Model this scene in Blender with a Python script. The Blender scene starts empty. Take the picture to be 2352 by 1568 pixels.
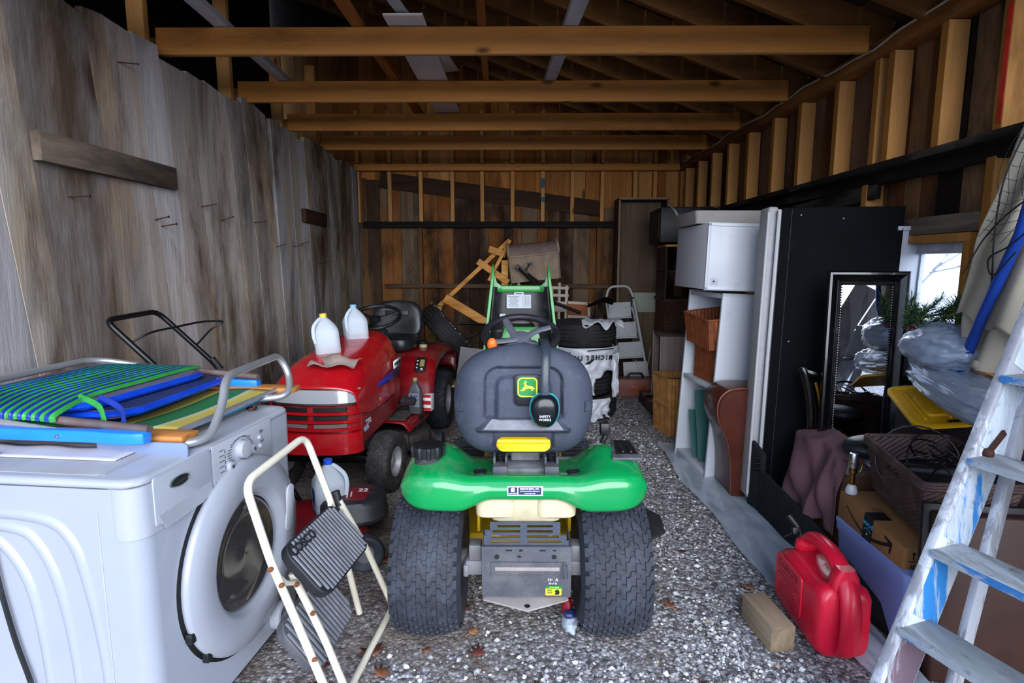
import bpy, bmesh, math, random
from mathutils import Vector, Matrix, Euler, noise

R = math.radians
PI = math.pi
C = bpy.context.scene.collection
S = bpy.context.scene

# ------------------------------------------------------------------ camera
cam_data = bpy.data.cameras.new('camera')
cam_data.sensor_width = 36.0
cam_data.lens = 36.0 * 1300.0 / 2352.0
cam_data.clip_start = 0.05
cam_data.clip_end = 200
cam = bpy.data.objects.new('camera', cam_data)
C.objects.link(cam)
cam.location = (0, 0, 1.40)
cam.rotation_euler = (R(90 - 7.8), 0, R(0.485))
S.camera = cam

# ------------------------------------------------------------------ sky, exposure
S.view_settings.view_transform = 'Standard'
S.view_settings.look = 'None'
S.view_settings.gamma = 1.0
S.view_settings.use_curve_mapping = False
S.view_settings.exposure = 1.0
w = bpy.data.worlds.new('overcast_sky')
S.world = w
w.use_nodes = True
nt = w.node_tree
nt.nodes.clear()
wo = nt.nodes.new('ShaderNodeOutputWorld')
bg = nt.nodes.new('ShaderNodeBackground')
bg.inputs['Strength'].default_value = 1.15
tc = nt.nodes.new('ShaderNodeTexCoord')
sx = nt.nodes.new('ShaderNodeSeparateXYZ')
rp = nt.nodes.new('ShaderNodeValToRGB')
rp.color_ramp.elements[0].position = 0.0
rp.color_ramp.elements[0].color = (0.62, 0.74, 1.0, 1)
rp.color_ramp.elements[1].position = 0.7
rp.color_ramp.elements[1].color = (0.50, 0.66, 1.0, 1)
nt.links.new(tc.outputs['Generated'], sx.inputs[0])
nt.links.new(sx.outputs['Z'], rp.inputs[0])
nt.links.new(rp.outputs[0], bg.inputs['Color'])
nt.links.new(bg.outputs[0], wo.inputs['Surface'])

# daylight through the open front of the shed: a portal only guides sky sampling, it gives off nothing
def portal(loc, rot, sx_, sy_):
    l = bpy.data.lights.new('sky_portal', 'AREA')
    l.shape = 'RECTANGLE'
    l.size = sx_
    l.size_y = sy_
    l.cycles.is_portal = True
    o = bpy.data.objects.new('sky_portal', l)
    o.location = loc
    o.rotation_euler = rot
    C.objects.link(o)

sun = bpy.data.lights.new('sun', 'SUN')
sun.energy = 3.9
sun.angle = R(65)
sun.color = (0.94, 0.97, 1.0)
so = bpy.data.objects.new('sun', sun)
so.rotation_euler = (R(77), 0, R(13))      # soft hazy sun behind the camera, shining into the shed
C.objects.link(so)

# ------------------------------------------------------------------ mesh helper
def V(*a):
    return Vector(a)

def fillet(pts, r, n=5, closed=False):
    pts = [Vector(p) for p in pts]
    out = []
    N = len(pts)
    for i, p in enumerate(pts):
        if not closed and i in (0, N - 1):
            out.append(p)
            continue
        a = pts[i - 1] - p
        b = pts[(i + 1) % N] - p
        rr = min(r, a.length * .48, b.length * .48)
        pa = p + a.normalized() * rr
        pb = p + b.normalized() * rr
        for k in range(n + 1):
            t = k / n
            out.append(pa * (1 - t) ** 2 + p * 2 * t * (1 - t) + pb * t * t)
    return out

def spline(pts, n=6, closed=False):
    P = [Vector(p) for p in pts]
    N = len(P)
    out = []
    rng_ = range(N if closed else N - 1)
    for i in rng_:
        if closed:
            a, b, c, d = P[i - 1], P[i], P[(i + 1) % N], P[(i + 2) % N]
        else:
            a, b, c, d = P[max(i - 1, 0)], P[i], P[i + 1], P[min(i + 2, N - 1)]
        for k in range(n):
            t = k / n
            out.append(.5 * ((2 * b) + (c - a) * t + (2 * a - 5 * b + 4 * c - d) * t * t + (3 * b - a - 3 * c + d) * t ** 3))
    if not closed:
        out.append(P[-1])
    return out

def rrect(w, h, r, n=5):
    """rounded rectangle outline centred on 0, counter-clockwise"""
    out = []
    for cx, cy, a0 in ((w/2 - r, h/2 - r, 0), (-w/2 + r, h/2 - r, 90), (-w/2 + r, -h/2 + r, 180), (w/2 - r, -h/2 + r, 270)):
        for k in range(n + 1):
            a = R(a0 + 90 * k / n)
            out.append((cx + r * math.cos(a), cy + r * math.sin(a)))
    return out

class MB:
    def __init__(s):
        s.v = []
        s.f = []
        s.m = []

    def add(s, vs, fs, mi=0, M=None):
        b = len(s.v)
        for p in vs:
            p = Vector(p)
            s.v.append(M @ p if M is not None else p)
        for f in fs:
            s.f.append([b + i for i in f])
            s.m.append(mi)
        return s

    def box(s, c, d, rot=None, mi=0, M=None):
        x, y, z = d[0] / 2, d[1] / 2, d[2] / 2
        vs = [V(a, b, e) for e in (-z, z) for b in (-y, y) for a in (-x, x)]
        if rot is not None:
            E_ = Euler(rot).to_matrix()
            vs = [E_ @ p for p in vs]
        c = Vector(c)
        vs = [p + c for p in vs]
        return s.add(vs, [(0, 2, 3, 1), (4, 5, 7, 6), (0, 1, 5, 4), (2, 6, 7, 3), (0, 4, 6, 2), (1, 3, 7, 5)], mi, M)

    def bar(s, p0, p1, w, h, up=(0, 0, 1), mi=0, M=None):
        p0, p1 = Vector(p0), Vector(p1)
        d = (p1 - p0).normalized()
        u = Vector(up)
        x = d.cross(u)
        if x.length < 1e-4:
            x = d.cross(V(1, 0, 0))
        x.normalize()
        u = x.cross(d).normalized()
        vs = []
        for p in (p0, p1):
            for a, b in ((-1, -1), (1, -1), (1, 1), (-1, 1)):
                vs.append(p + x * (a * w / 2) + u * (b * h / 2))
        return s.add(vs, [(3, 2, 1, 0), (4, 5, 6, 7), (0, 1, 5, 4), (1, 2, 6, 5), (2, 3, 7, 6), (3, 0, 4, 7)], mi, M)

    def tube(s, pts, r, n=10, closed=False, caps=True, mi=0, M=None, flat=1.0, up=None):
        P = [Vector(p) for p in pts]
        N = len(P)
        rs = r if isinstance(r, (list, tuple)) else [r] * N
        T = []
        for i in range(N):
            if closed:
                t = P[(i + 1) % N] - P[i - 1]
            else:
                t = P[min(i + 1, N - 1)] - P[max(i - 1, 0)]
            T.append(t.normalized())
        u = Vector(up) if up else (V(0, 0, 1) if abs(T[0].z) < .9 else V(1, 0, 0))
        u = (u - T[0] * u.dot(T[0])).normalized()
        vs = []
        for i in range(N):
            u = (u - T[i] * u.dot(T[i])).normalized()
            b = T[i].cross(u)
            for k in range(n):
                a = 2 * PI * k / n
                vs.append(P[i] + (b * math.cos(a) + u * (math.sin(a) * flat)) * rs[i])
        fs = []
        for i in range(N if closed else N - 1):
            j = (i + 1) % N
            for k in range(n):
                l = (k + 1) % n
                fs.append((i * n + k, i * n + l, j * n + l, j * n + k))
        if caps and not closed:
            fs.append(tuple(range(n))[::-1])
            fs.append(tuple((N - 1) * n + k for k in range(n)))
        return s.add(vs, fs, mi, M)

    def cyl(s, p0, p1, r, n=16, r1=None, mi=0, M=None):
        return s.tube([p0, p1], [r, r if r1 is None else r1], n, mi=mi, M=M)

    def lathe(s, prof, n=24, o=(0, 0, 0), ax='z', mi=0, M=None, caps=True):
        vs = []
        o = Vector(o)
        for r, h in prof:
            for k in range(n):
                a = 2 * PI * k / n
                c_, s_ = r * math.cos(a), r * math.sin(a)
                vs.append(o + (V(c_, s_, h) if ax == 'z' else V(h, c_, s_) if ax == 'x' else V(s_, h, c_)))
        fs = []
        for i in range(len(prof) - 1):
            for k in range(n):
                l = (k + 1) % n
                fs.append((i * n + k, i * n + l, (i + 1) * n + l, (i + 1) * n + k))
        if caps:
            if prof[0][0] > 1e-5:
                fs.append(tuple(range(n))[::-1])
            if prof[-1][0] > 1e-5:
                fs.append(tuple((len(prof) - 1) * n + k for k in range(n)))
        return s.add(vs, fs, mi, M)

    def loft(s, rings, caps=True, mi=0, M=None, closed=True, loop=False):
        n = len(rings[0])
        vs = [p for r in rings for p in r]
        fs = []
        K = len(rings)
        for i in range(K if loop else K - 1):
            j = (i + 1) % K
            for k in range(n if closed else n - 1):
                l = (k + 1) % n
                fs.append((i * n + k, i * n + l, j * n + l, j * n + k))
        if caps and closed and not loop:
            fs.append(tuple(range(n))[::-1])
            fs.append(tuple((K - 1) * n + k for k in range(n)))
        return s.add(vs, fs, mi, M)

    def prism(s, poly, h0, h1, M=None, mi=0):
        """outline in local XY, extruded along Z from h0 to h1"""
        return s.loft([[V(x, y, h0) for x, y in poly], [V(x, y, h1) for x, y in poly]], True, mi, M)

    def grid(s, fn, nu, nv, mi=0, M=None, wrap=False):
        vs = [Vector(fn(i / (nu if wrap else nu - 1), j / (nv - 1))) for j in range(nv) for i in range(nu)]
        fs = []
        for j in range(nv - 1):
            for i in range(nu if wrap else nu - 1):
                k = (i + 1) % nu
                fs.append((j * nu + i, j * nu + k, (j + 1) * nu + k, (j + 1) * nu + i))
        return s.add(vs, fs, mi, M)

    def ell(s, c, r, nu=16, nv=10, mi=0, M=None, e=1.0):
        c = Vector(c)
        r = (r, r, r) if not isinstance(r, (tuple, list)) else r
        def pw(x):
            return math.copysign(abs(x) ** e, x)
        prof = []
        rings = []
        for j in range(nv + 1):
            t = -PI / 2 + PI * j / nv
            ct, st = pw(math.cos(t)) if math.cos(t) > 1e-9 else 0.0, pw(math.sin(t))
            ct = max(ct, 1e-4)
            rings.append([c + V(r[0] * ct * pw(math.cos(2 * PI * k / nu)), r[1] * ct * pw(math.sin(2 * PI * k / nu)), r[2] * st) for k in range(nu)])
        return s.loft(rings, True, mi, M)

    def build(s, name, mat, parent=None, bevel=0, seg=2, smooth=38, sub=0, solid=0, world=False, flat=False):
        me = bpy.data.meshes.new(name)
        vs = s.v
        if world and parent is not None:
            inv = parent.matrix_basis.inverted()
            vs = [inv @ p for p in vs]
        me.from_pydata([tuple(p) for p in vs], [], s.f)
        mats = mat if isinstance(mat, (list, tuple)) else [mat]
        for m in mats:
            me.materials.append(m)
        if len(mats) > 1:
            me.polygons.foreach_set('material_index', s.m)
        bm = bmesh.new()
        bm.from_mesh(me)
        bmesh.ops.recalc_face_normals(bm, faces=bm.faces)
        if bevel:
            ed = [e for e in bm.edges if len(e.link_faces) == 2 and e.calc_face_angle(0) > R(40)]
            try:
                bmesh.ops.bevel(bm, geom=ed, offset=bevel, segments=seg, profile=.5, affect='EDGES', clamp_overlap=True)
            except Exception:
                pass
        bm.to_mesh(me)
        bm.free()
        if not flat:
            me.polygons.foreach_set('use_smooth', [True] * len(me.polygons))
            me.set_sharp_from_angle(angle=R(smooth))
        me.update()
        o = bpy.data.objects.new(name, me)
        C.objects.link(o)
        if parent is not None:
            o.parent = parent
        if solid:
            md = o.modifiers.new('solid', 'SOLIDIFY')
            md.thickness = solid
            md.offset = 0
        if sub:
            md = o.modifiers.new('sub', 'SUBSURF')
            md.levels = sub
            md.render_levels = sub
        return o

def tag(o, label=None, cat=None, group=None, kind=None):
    if label:
        o['label'] = label
    if cat:
        o['category'] = cat
    if group:
        o['group'] = group
    if kind:
        o['kind'] = kind
    return o

def thing(name, label, cat, loc=(0, 0, 0), rot=0, group=None):
    o = bpy.data.objects.new(name, None)
    o.empty_display_size = .05
    C.objects.link(o)
    o.location = loc
    o.rotation_euler = rot if isinstance(rot, (tuple, list)) else (0, 0, rot)
    tag(o, label, cat, group)
    return o

def struct(o, label=None, cat=None):
    return tag(o, label, cat, None, 'structure')

def dup(root, loc=None, rot=None, label=None, group=None):
    r = root.copy()
    C.objects.link(r)
    if loc is not None:
        r.location = loc
    if rot is not None:
        r.rotation_euler = rot if isinstance(rot, (tuple, list)) else (0, 0, rot)
    if label:
        r['label'] = label
    if group:
        r['group'] = group
    for ch in list(root.children):
        c = ch.copy()
        C.objects.link(c)
        c.parent = r
        for g in ch.children:
            d = g.copy()
            C.objects.link(d)
            d.parent = c
    return r

def text(name, body, size, mat, parent=None, M=None, ext=.0004, sx=1.0, shear=0.0, bold=0.0):
    cu = bpy.data.curves.new(name, 'FONT')
    cu.body = body
    cu.size = size
    cu.align_x = 'CENTER'
    cu.align_y = 'CENTER'
    cu.extrude = ext
    cu.shear = shear
    cu.offset = bold
    cu.resolution_u = 2
    t = bpy.data.objects.new(name, cu)
    C.objects.link(t)
    me = bpy.data.meshes.new_from_object(t.evaluated_get(bpy.context.evaluated_depsgraph_get()))
    bpy.data.objects.remove(t)
    bpy.data.curves.remove(cu)
    me.materials.clear()
    me.materials.append(mat)
    Mx = Matrix.Diagonal((sx, 1, 1, 1))
    me.transform(M @ Mx if M is not None else Mx)
    o = bpy.data.objects.new(name, me)
    C.objects.link(o)
    if parent is not None:
        o.parent = parent
    return o

def frame(o, x, y):
    """matrix whose X and Y axes are given (text plane), Z = X x Y"""
    x = Vector(x).normalized()
    y = Vector(y)
    y = (y - x * y.dot(x)).normalized()
    z = x.cross(y)
    m = Matrix((x, y, z)).transposed().to_4x4()
    m.translation = Vector(o)
    return m

def T(x, y, z):
    return Matrix.Translation((x, y, z))

def RX(a):
    return Matrix.Rotation(R(a), 4, 'X')

def RY(a):
    return Matrix.Rotation(R(a), 4, 'Y')

def RZ(a):
    return Matrix.Rotation(R(a), 4, 'Z')

# ------------------------------------------------------------------ materials
def lin(h):
    if not isinstance(h, str):
        return tuple(h)
    h = h.lstrip('#')
    o = []
    for i in (0, 2, 4):
        c = int(h[i:i + 2], 16) / 255
        o.append(c / 12.92 if c <= .04045 else ((c + .055) / 1.055) ** 2.4)
    return tuple(o)

class NT:
    def __init__(s, name):
        s.mat = bpy.data.materials.new(name)
        s.mat.use_nodes = True
        s.t = s.mat.node_tree
        s.b = s.t.nodes['Principled BSDF']

    def n(s, kind, **kw):
        x = s.t.nodes.new('ShaderNode' + kind)
        for k, v in kw.items():
            if k[0] == '_':
                setattr(x, k[1:], v)
        return x

    def l(s, a, b):
        s.t.links.new(a, b)

    def coord(s, sc=(1, 1, 1), off=None, rot=(0, 0, 0)):
        t = s.n('TexCoord')
        m = s.n('Mapping')
        m.inputs['Scale'].default_value = sc
        m.inputs['Rotation'].default_value = rot
        s.l(t.outputs['Object'], m.inputs['Vector'])
        if off is not None:
            a = s.n('VectorMath', _operation='ADD')
            s.l(m.outputs[0], a.inputs[0])
            s.l(off, a.inputs[1])
            return a.outputs[0]
        return m.outputs[0]

    def noise(s, vec, scale=5, detail=4, rough=.55, dist=0):
        x = s.n('TexNoise')
        x.inputs['Scale'].default_value = scale
        x.inputs['Detail'].default_value = detail
        x.inputs['Roughness'].default_value = rough
        x.inputs['Distortion'].default_value = dist
        if vec is not None:
            s.l(vec, x.inputs['Vector'])
        return x.outputs['Fac']

    def ramp(s, fac, stops):
        x = s.n('ValToRGB')
        e = x.color_ramp.elements
        while len(e) < len(stops):
            e.new(.5)
        for i, (p, c) in enumerate(stops):
            e[i].position = p
            c = lin(c) if isinstance(c, str) else c
            c = (c, c, c) if isinstance(c, (int, float)) else c
            e[i].color = (*c[:3], 1)
        s.l(fac, x.inputs[0])
        return x.outputs[0]

    def mix(s, fac, a, b, mode='MIX'):
        x = s.n('Mix', _data_type='RGBA', _blend_type=mode)
        for sock, v in ((x.inputs[0], fac), (x.inputs[6], a), (x.inputs[7], b)):
            if isinstance(v, (int, float)):
                sock.default_value = v
            elif isinstance(v, (tuple, str)):
                sock.default_value = (*lin(v)[:3], 1)
            else:
                s.l(v, sock)
        return x.outputs[2]

    def bump(s, h, strength=.3, dist=.01):
        x = s.n('Bump')
        x.inputs['Strength'].default_value = strength
        x.inputs['Distance'].default_value = dist
        s.l(h, x.inputs['Height'])
        s.l(x.outputs[0], s.b.inputs['Normal'])

    def island(s):
        g = s.n('NewGeometry')
        return g.outputs['Random Per Island']

    def objrand(s):
        return s.n('ObjectInfo').outputs['Random']

_mc = {}
def pm(name, col, rough=.5, metal=0, var=.1, scale=6, bump=0, bscale=80, dust=0, dcol='#8f8a86', dscale=7, coat=0, trans=0, alpha=1, ior=1.45, sheen=0, spec=.5, stretch=(1, 1, 1)):
    if name in _mc:
        return _mc[name]
    q = NT(name)
    c = lin(col)
    vec = q.coord(stretch)
    f = q.noise(vec, scale, 5, .6)
    lo = tuple(max(0, x * (1 - var * 1.6)) for x in c)
    hi = tuple(min(1, x * (1 + var * 1.6)) for x in c)
    col_ = q.ramp(f, [(.3, lo), (.7, hi)])
    rr = rough
    if dust:
        d = q.noise(q.coord(), dscale, 6, .7)
        df = q.ramp(d, [(.62 - dust * .45, 0.0), (.86 - dust * .3, min(1, .35 + dust * .6))])
        col_ = q.mix(df, col_, dcol)
        q.l(q.ramp(df, [(0, rough), (1, max(rough, .75))]), q.b.inputs['Roughness'])
    else:
        q.b.inputs['Roughness'].default_value = rr
    q.l(col_, q.b.inputs['Base Color'])
    q.b.inputs['Metallic'].default_value = metal
    q.b.inputs['Coat Weight'].default_value = coat
    q.b.inputs['Transmission Weight'].default_value = trans
    q.b.inputs['Alpha'].default_value = alpha
    q.b.inputs['IOR'].default_value = ior
    q.b.inputs['Sheen Weight'].default_value = sheen
    q.b.inputs['Specular IOR Level'].default_value = spec
    if bump:
        q.bump(q.noise(vec, bscale, 3, .6), bump, .004)
    _mc[name] = q.mat
    return q.mat

def wood(name, c_lo, c_mid, c_hi, axis='z', grain=14, rough=.75, stain=0, stcol='#2a1a0e', island=.5, knots=0, bump=.25, patch=None, pscale=1.3, tones=None, contrast=1.0):
    """sawn boards: grain stretched along an axis, each board (mesh island) its own tone"""
    if name in _mc:
        return _mc[name]
    q = NT(name)
    ix = {'x': 0, 'y': 1, 'z': 2}[axis]
    isl = q.island()
    cb = q.n('CombineXYZ')
    mu = q.n('Math', _operation='MULTIPLY')
    q.l(isl, mu.inputs[0])
    mu.inputs[1].default_value = 37.0
    for k in range(3):
        q.l(mu.outputs[0], cb.inputs[k])
    sc = [1, 1, 1]
    sc[ix] = .07
    vec = q.coord(tuple(sc), cb.outputs[0])
    g1 = q.noise(vec, grain, 6, .65, .6)
    col = q.ramp(g1, [(.28, c_lo), (.5, c_mid), (.74, c_hi)])
    if tones:
        base = q.ramp(isl, [(k / len(tones), c_) for k, c_ in enumerate(tones)])
        base.node.color_ramp.interpolation = 'CONSTANT'
        lo = 1 - .5 * contrast
        col = q.mix(1.0, base, q.ramp(g1, [(.30, lo), (.5, 1 - .2 * contrast), (.68, 1.0)]), 'MULTIPLY')
        g2 = q.noise(vec, grain * .35, 4, .6, .3)
        col = q.mix(.8, col, q.ramp(g2, [(.32, 1 - .45 * contrast), (.6, 1.0)]), 'MULTIPLY')
    # board to board tone
    tone = q.ramp(isl, [(0, 1 - island), (.5, 1.0), (1, 1 + island * .45)])
    col = q.mix(1.0, col, tone, 'MULTIPLY')
    fine = q.noise(vec, grain * 7, 3, .7)
    col = q.mix(.35, col, q.ramp(fine, [(.3, .55), (.7, 1.0)]), 'MULTIPLY')
    if patch:
        sp = [1, 1, 1]
        sp[ix] = .3
        pf = q.noise(q.coord(tuple(sp), cb.outputs[0]), pscale * 2.2, 5, .6)
        col = q.mix(q.ramp(pf, [(.5, 0.0), (.68, .75)]), col, patch)
    if stain:
        ss = [1, 1, 1]
        ss[ix] = .35
        sf = q.noise(q.coord(tuple(ss)), 1.7, 6, .68, .4)
        col = q.mix(q.ramp(sf, [(.60 - stain * .3, 0.0), (.71 - stain * .2, min(.92, .45 + stain))]), col, stcol)
    if knots:
        kv = [1, 1, 1]
        kv[ix] = .45
        vo = q.n('TexVoronoi')
        vo.inputs['Scale'].default_value = knots
        q.l(q.coord(tuple(kv), cb.outputs[0]), vo.inputs['Vector'])
        col = q.mix(q.ramp(vo.outputs['Distance'], [(.05, .85), (.13, 0.0)]), col, '#3a1c0a')
    q.l(col, q.b.inputs['Base Color'])
    q.b.inputs['Roughness'].default_value = rough
    q.b.inputs['Specular IOR Level'].default_value = .25
    q.bump(fine, bump, .004)
    _mc[name] = q.mat
    return q.mat

def rubber(name, col='#1b1c20', dust=.25, dcol='#5c5a5c', rough=.75, bump=.3):
    return pm(name, col, rough, 0, .15, 12, bump, 160, dust, dcol, 14)

BLACKP = pm('black_plastic', '#131418', .45, 0, .15, 10, .1, 200, .18, '#55545a', 10)
BLACKM = pm('black_metal', '#0e0e11', .4, .2, .15, 10)
CHROME = pm('bright_metal', '#c4c8cf', .25, 1, .06, 10)
STEEL = pm('dull_steel', '#75777c', .45, .9, .15, 14, 0, 80, .2, '#5a4a3c')
WHITEM = pm('white_marking', '#e8eaec', .5, 0, .02)
BLACKMK = pm('black_marking', '#0c0c0e', .6, 0, .02)
# ================================================================== the shed
XL, XR, YB, ZJ = -1.92, 1.96, 7.0, 2.54
rs = random.Random(11)

# gravel and dirt floor (continues outside as the driveway)
def floor_material():
    q = NT('gravel_ground')
    co = q.coord()
    vo = q.n('TexVoronoi')
    vo.inputs['Scale'].default_value = 75
    q.l(co, vo.inputs['Vector'])
    v2 = q.n('TexVoronoi')
    v2.inputs['Scale'].default_value = 38
    q.l(co, v2.inputs['Vector'])
    sp = q.n('SeparateColor')
    q.l(vo.outputs['Color'], sp.inputs[0])
    stones = q.ramp(sp.outputs[0], [(0, '#5c5857'), (.35, '#8a878a'), (.7, '#b5b4b9'), (1, '#e4e4e8')])
    dirt = q.ramp(q.noise(co, 9, 8, .7), [(.3, '#4c4039'), (.55, '#73665d'), (.75, '#968a80')])
    big = q.noise(co, 1.6, 5, .65)
    sx_ = q.n('SeparateXYZ')
    q.l(co, sx_.inputs[0])
    side = q.n('MapRange')
    side.inputs['From Min'].default_value = -.9
    side.inputs['From Max'].default_value = 1.0
    q.l(sx_.outputs['X'], side.inputs['Value'])
    ad = q.n('Math', _operation='ADD')
    q.l(big, ad.inputs[0])
    m_ = q.n('Math', _operation='MULTIPLY')
    q.l(side.outputs[0], m_.inputs[0])
    m_.inputs[1].default_value = .22
    q.l(m_.outputs[0], ad.inputs[1])
    fac = q.ramp(ad.outputs[0], [(.46, .15), (.66, .95)])
    edge = q.ramp(vo.outputs['Distance'], [(.35, 1.0), (.62, .5)])
    st = q.mix(1.0, stones, edge, 'MULTIPLY')
    col = q.mix(fac, dirt, st)
    q.l(col, q.b.inputs['Base Color'])
    q.b.inputs['Roughness'].default_value = .92
    q.b.inputs['Specular IOR Level'].default_value = .2
    h = q.mix(.5, vo.outputs['Distance'], v2.outputs['Distance'])
    iv = q.n('Invert')
    q.l(h, iv.inputs['Color'])
    q.bump(iv.outputs[0], .6, .010)
    return q.mat

GROUND = floor_material()
b = MB()
def fl(u, v):
    x = -14 + 28 * u
    y = -22 + 36 * v
    return (x, y, 0)
b.grid(fl, 29, 37)
b.box((0, -4, -.1), (27.9, 35.9, .12))
floor_o = struct(b.build('floor', GROUND), 'gravel and dirt floor of the shed')

# loose pebbles nobody could count
def pebble_material():
    q = NT('pebble_stone')
    col = q.ramp(q.island(), [(0, '#565152'), (.3, '#8a8789'), (.62, '#b4b3b7'), (.9, '#e0e0e4'), (1, '#a8937f')])
    q.l(q.mix(.4, col, q.ramp(q.noise(q.coord(), 90, 3), [(.3, .5), (.7, 1.0)]), 'MULTIPLY'), q.b.inputs['Base Color'])
    q.b.inputs['Roughness'].default_value = .85
    return q.mat
b = MB()
ico = [(0, 0, 1), (.9, 0, .1), (.28, .85, .1), (-.72, .53, .15), (-.72, -.53, .1), (.28, -.85, .12), (0, 0, -.6)]
icf = [(0, 1, 2), (0, 2, 3), (0, 3, 4), (0, 4, 5), (0, 5, 1), (6, 2, 1), (6, 3, 2), (6, 4, 3), (6, 5, 4), (6, 1, 5)]
n_p = 0
def under(x, y):
    for (cx, cy, rx, ry) in ((-.35, 2.06, .2, .16), (.36, 2.06, .2, .16), (-.82, 3.4, .14, .14), (1.17, 2.03, .14, .26), (.955, 2.0, .09, .15), (-.05, 3.24, .5, .12)):
        if abs(x - cx) < rx and abs(y - cy) < ry:
            return True
    return x < -.56 + .2 * (y < 1.72) * 0 or x > 1.09
while n_p < 9000:
    y = 1.55 + 4.6 * rs.random() ** 1.7
    x = -1.1 + 2.4 * rs.random()
    if under(x, y):
        continue
    keep = noise.noise(V(x * 1.6, y * 1.6, 3)) * .9 + .25 + .28 * x
    if rs.random() > max(.07, keep):
        continue
    s_ = rs.choice((.0035, .005, .005, .0065, .008, .011)) * (.75 + .6 * rs.random())
    M = T(x, y, s_ * .25) @ RZ(rs.random() * 360) @ RX(rs.uniform(-25, 25)) @ Matrix.Diagonal((s_ * rs.uniform(.8, 1.5), s_, s_ * rs.uniform(.6, 1), 1))
    b.add(ico, icf, 0, M)
    n_p += 1
tag(b.build('gravel_pebbles', pebble_material(), flat=True), 'loose grey and white pebbles scattered over the dirt floor', 'gravel', None, 'stuff')

# --- left wall: tall weathered barn boards
BARN = wood('weathered_barn_board', '#776e68', '#bdb4ad', '#e2dad2', 'z', 9, .85, .46, '#4a3826', .12, 1.6, .6, '#a98c6a', 1.0, ['#c2bab4', '#aaa19c', '#cbc2b8', '#b8aca4', '#c9c4c4', '#a0968c', '#c0b4a6', '#b4b0b2'], .8)
b = MB()
y = .75
LEAN = .11
while y < YB + .3:
    wd = rs.uniform(.13, .26)
    top = ZJ - .02 + rs.uniform(-.03, .035)
    if y > YB - .25:
        LEAN = .02
    elif y > YB - 2.5:
        LEAN = .06
    off = rs.uniform(0, .004)
    g = .0012
    x0, x1 = XL - .03 - off, XL - off
    pts = []
    for z in (-.02, top):
        sh = -LEAN * (z - 1.0)
        zz0 = z
        zz1 = z + (rs.uniform(-.03, .03) if z > 1 else 0)
        pts += [V(x0, y + g + sh, zz0), V(x1, y + g + sh, zz0), V(x1, min(y + wd - g + sh, YB - .004), zz1), V(x0, min(y + wd - g + sh, YB - .004), zz1)]
    b.add(pts, [(3, 2, 1, 0), (4, 5, 6, 7), (0, 1, 5, 4), (1, 2, 6, 5), (2, 3, 7, 6), (3, 0, 4, 7)])
    y += wd
struct(b.build('wall_left', BARN), 'tall wall of weathered grey barn boards')
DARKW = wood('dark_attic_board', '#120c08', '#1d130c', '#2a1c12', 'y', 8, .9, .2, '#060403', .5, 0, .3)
b = MB()
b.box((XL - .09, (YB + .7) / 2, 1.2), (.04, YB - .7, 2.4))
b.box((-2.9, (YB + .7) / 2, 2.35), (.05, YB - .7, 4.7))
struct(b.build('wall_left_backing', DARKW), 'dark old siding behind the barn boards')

# --- right wall: rough boards behind open studs
RB = wood('rough_brown_board', '#331d10', '#6a4326', '#966540', 'z', 7, .85, .5, '#0d0907', .15, 2.4, .4, '#806a54', 1.0, ['#8a5a30', '#4a2c18', '#9c7248', '#2c1c12', '#7a5236', '#a07c58', '#5c3a20', '#3a2416', '#86644a', '#70441f'], 1.1)
b = MB()
y = .75
WY0, WY1, WZ0, WZ1 = 2.58, 3.04, 1.06, 1.50      # window opening
while y < YB + .1:
    wd = rs.uniform(.11, .22)
    e = y + wd - .004
    for z0, z1 in (((-.02, WZ0), (WZ1, 2.62)) if (e > WY0 and y < WY1) else ((-.02, 2.62),)):
        o_ = rs.uniform(0, .012)
        ya, yb_ = y, e
        b.box((XR + .11 + o_, (ya + yb_) / 2, (z0 + z1) / 2), (.022, yb_ - ya, z1 - z0))
    y += wd
struct(b.build('wall_right', RB), 'right wall of rough brown vertical boards')
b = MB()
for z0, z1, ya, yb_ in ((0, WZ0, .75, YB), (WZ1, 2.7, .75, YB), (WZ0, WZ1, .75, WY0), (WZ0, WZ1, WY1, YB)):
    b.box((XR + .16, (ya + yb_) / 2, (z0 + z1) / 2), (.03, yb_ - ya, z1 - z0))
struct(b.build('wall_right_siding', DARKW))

STUD = wood('orange_stud_timber', '#84542a', '#b27c45', '#d09c66', 'z', 10, .7, .14, '#5a3414', .1, 4, .2, None, 1, ['#d0904a', '#c08038', '#d89c5a', '#c68a48'], .6)
JOIST = wood('orange_joist_timber', '#936033', '#bf8850', '#d8aa78', 'x', 10, .65, .12, '#6a3c14', .08, 5, .2, None, 1, ['#d2914c', '#ca8640', '#dca05e'], .55)
PLATE = wood('plate_timber', '#5e3a18', '#8c5a28', '#ab7840', 'y', 9, .75, .25, '#2d190b', .2, 3, .2)
BLKW = wood('black_stained_timber', '#0b0908', '#15110f', '#241e1a', 'y', 10, .8, 0, '#000000', .3, 0, .4, '#4e4640', 2.5)
BLKX = wood('black_stained_timber_cross', '#0b0908', '#15110f', '#241e1a', 'x', 10, .8, 0, '#000000', .3, 0, .4)
RAFT = wood('brown_rafter_timber', '#6a4220', '#94632f', '#b58248', 'x', 8, .8, .3, '#2c1a0c', .1, 3, .25, None, 1, ['#b07c44', '#8a5c30', '#a06c38', '#9a744c'], .8)

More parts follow.
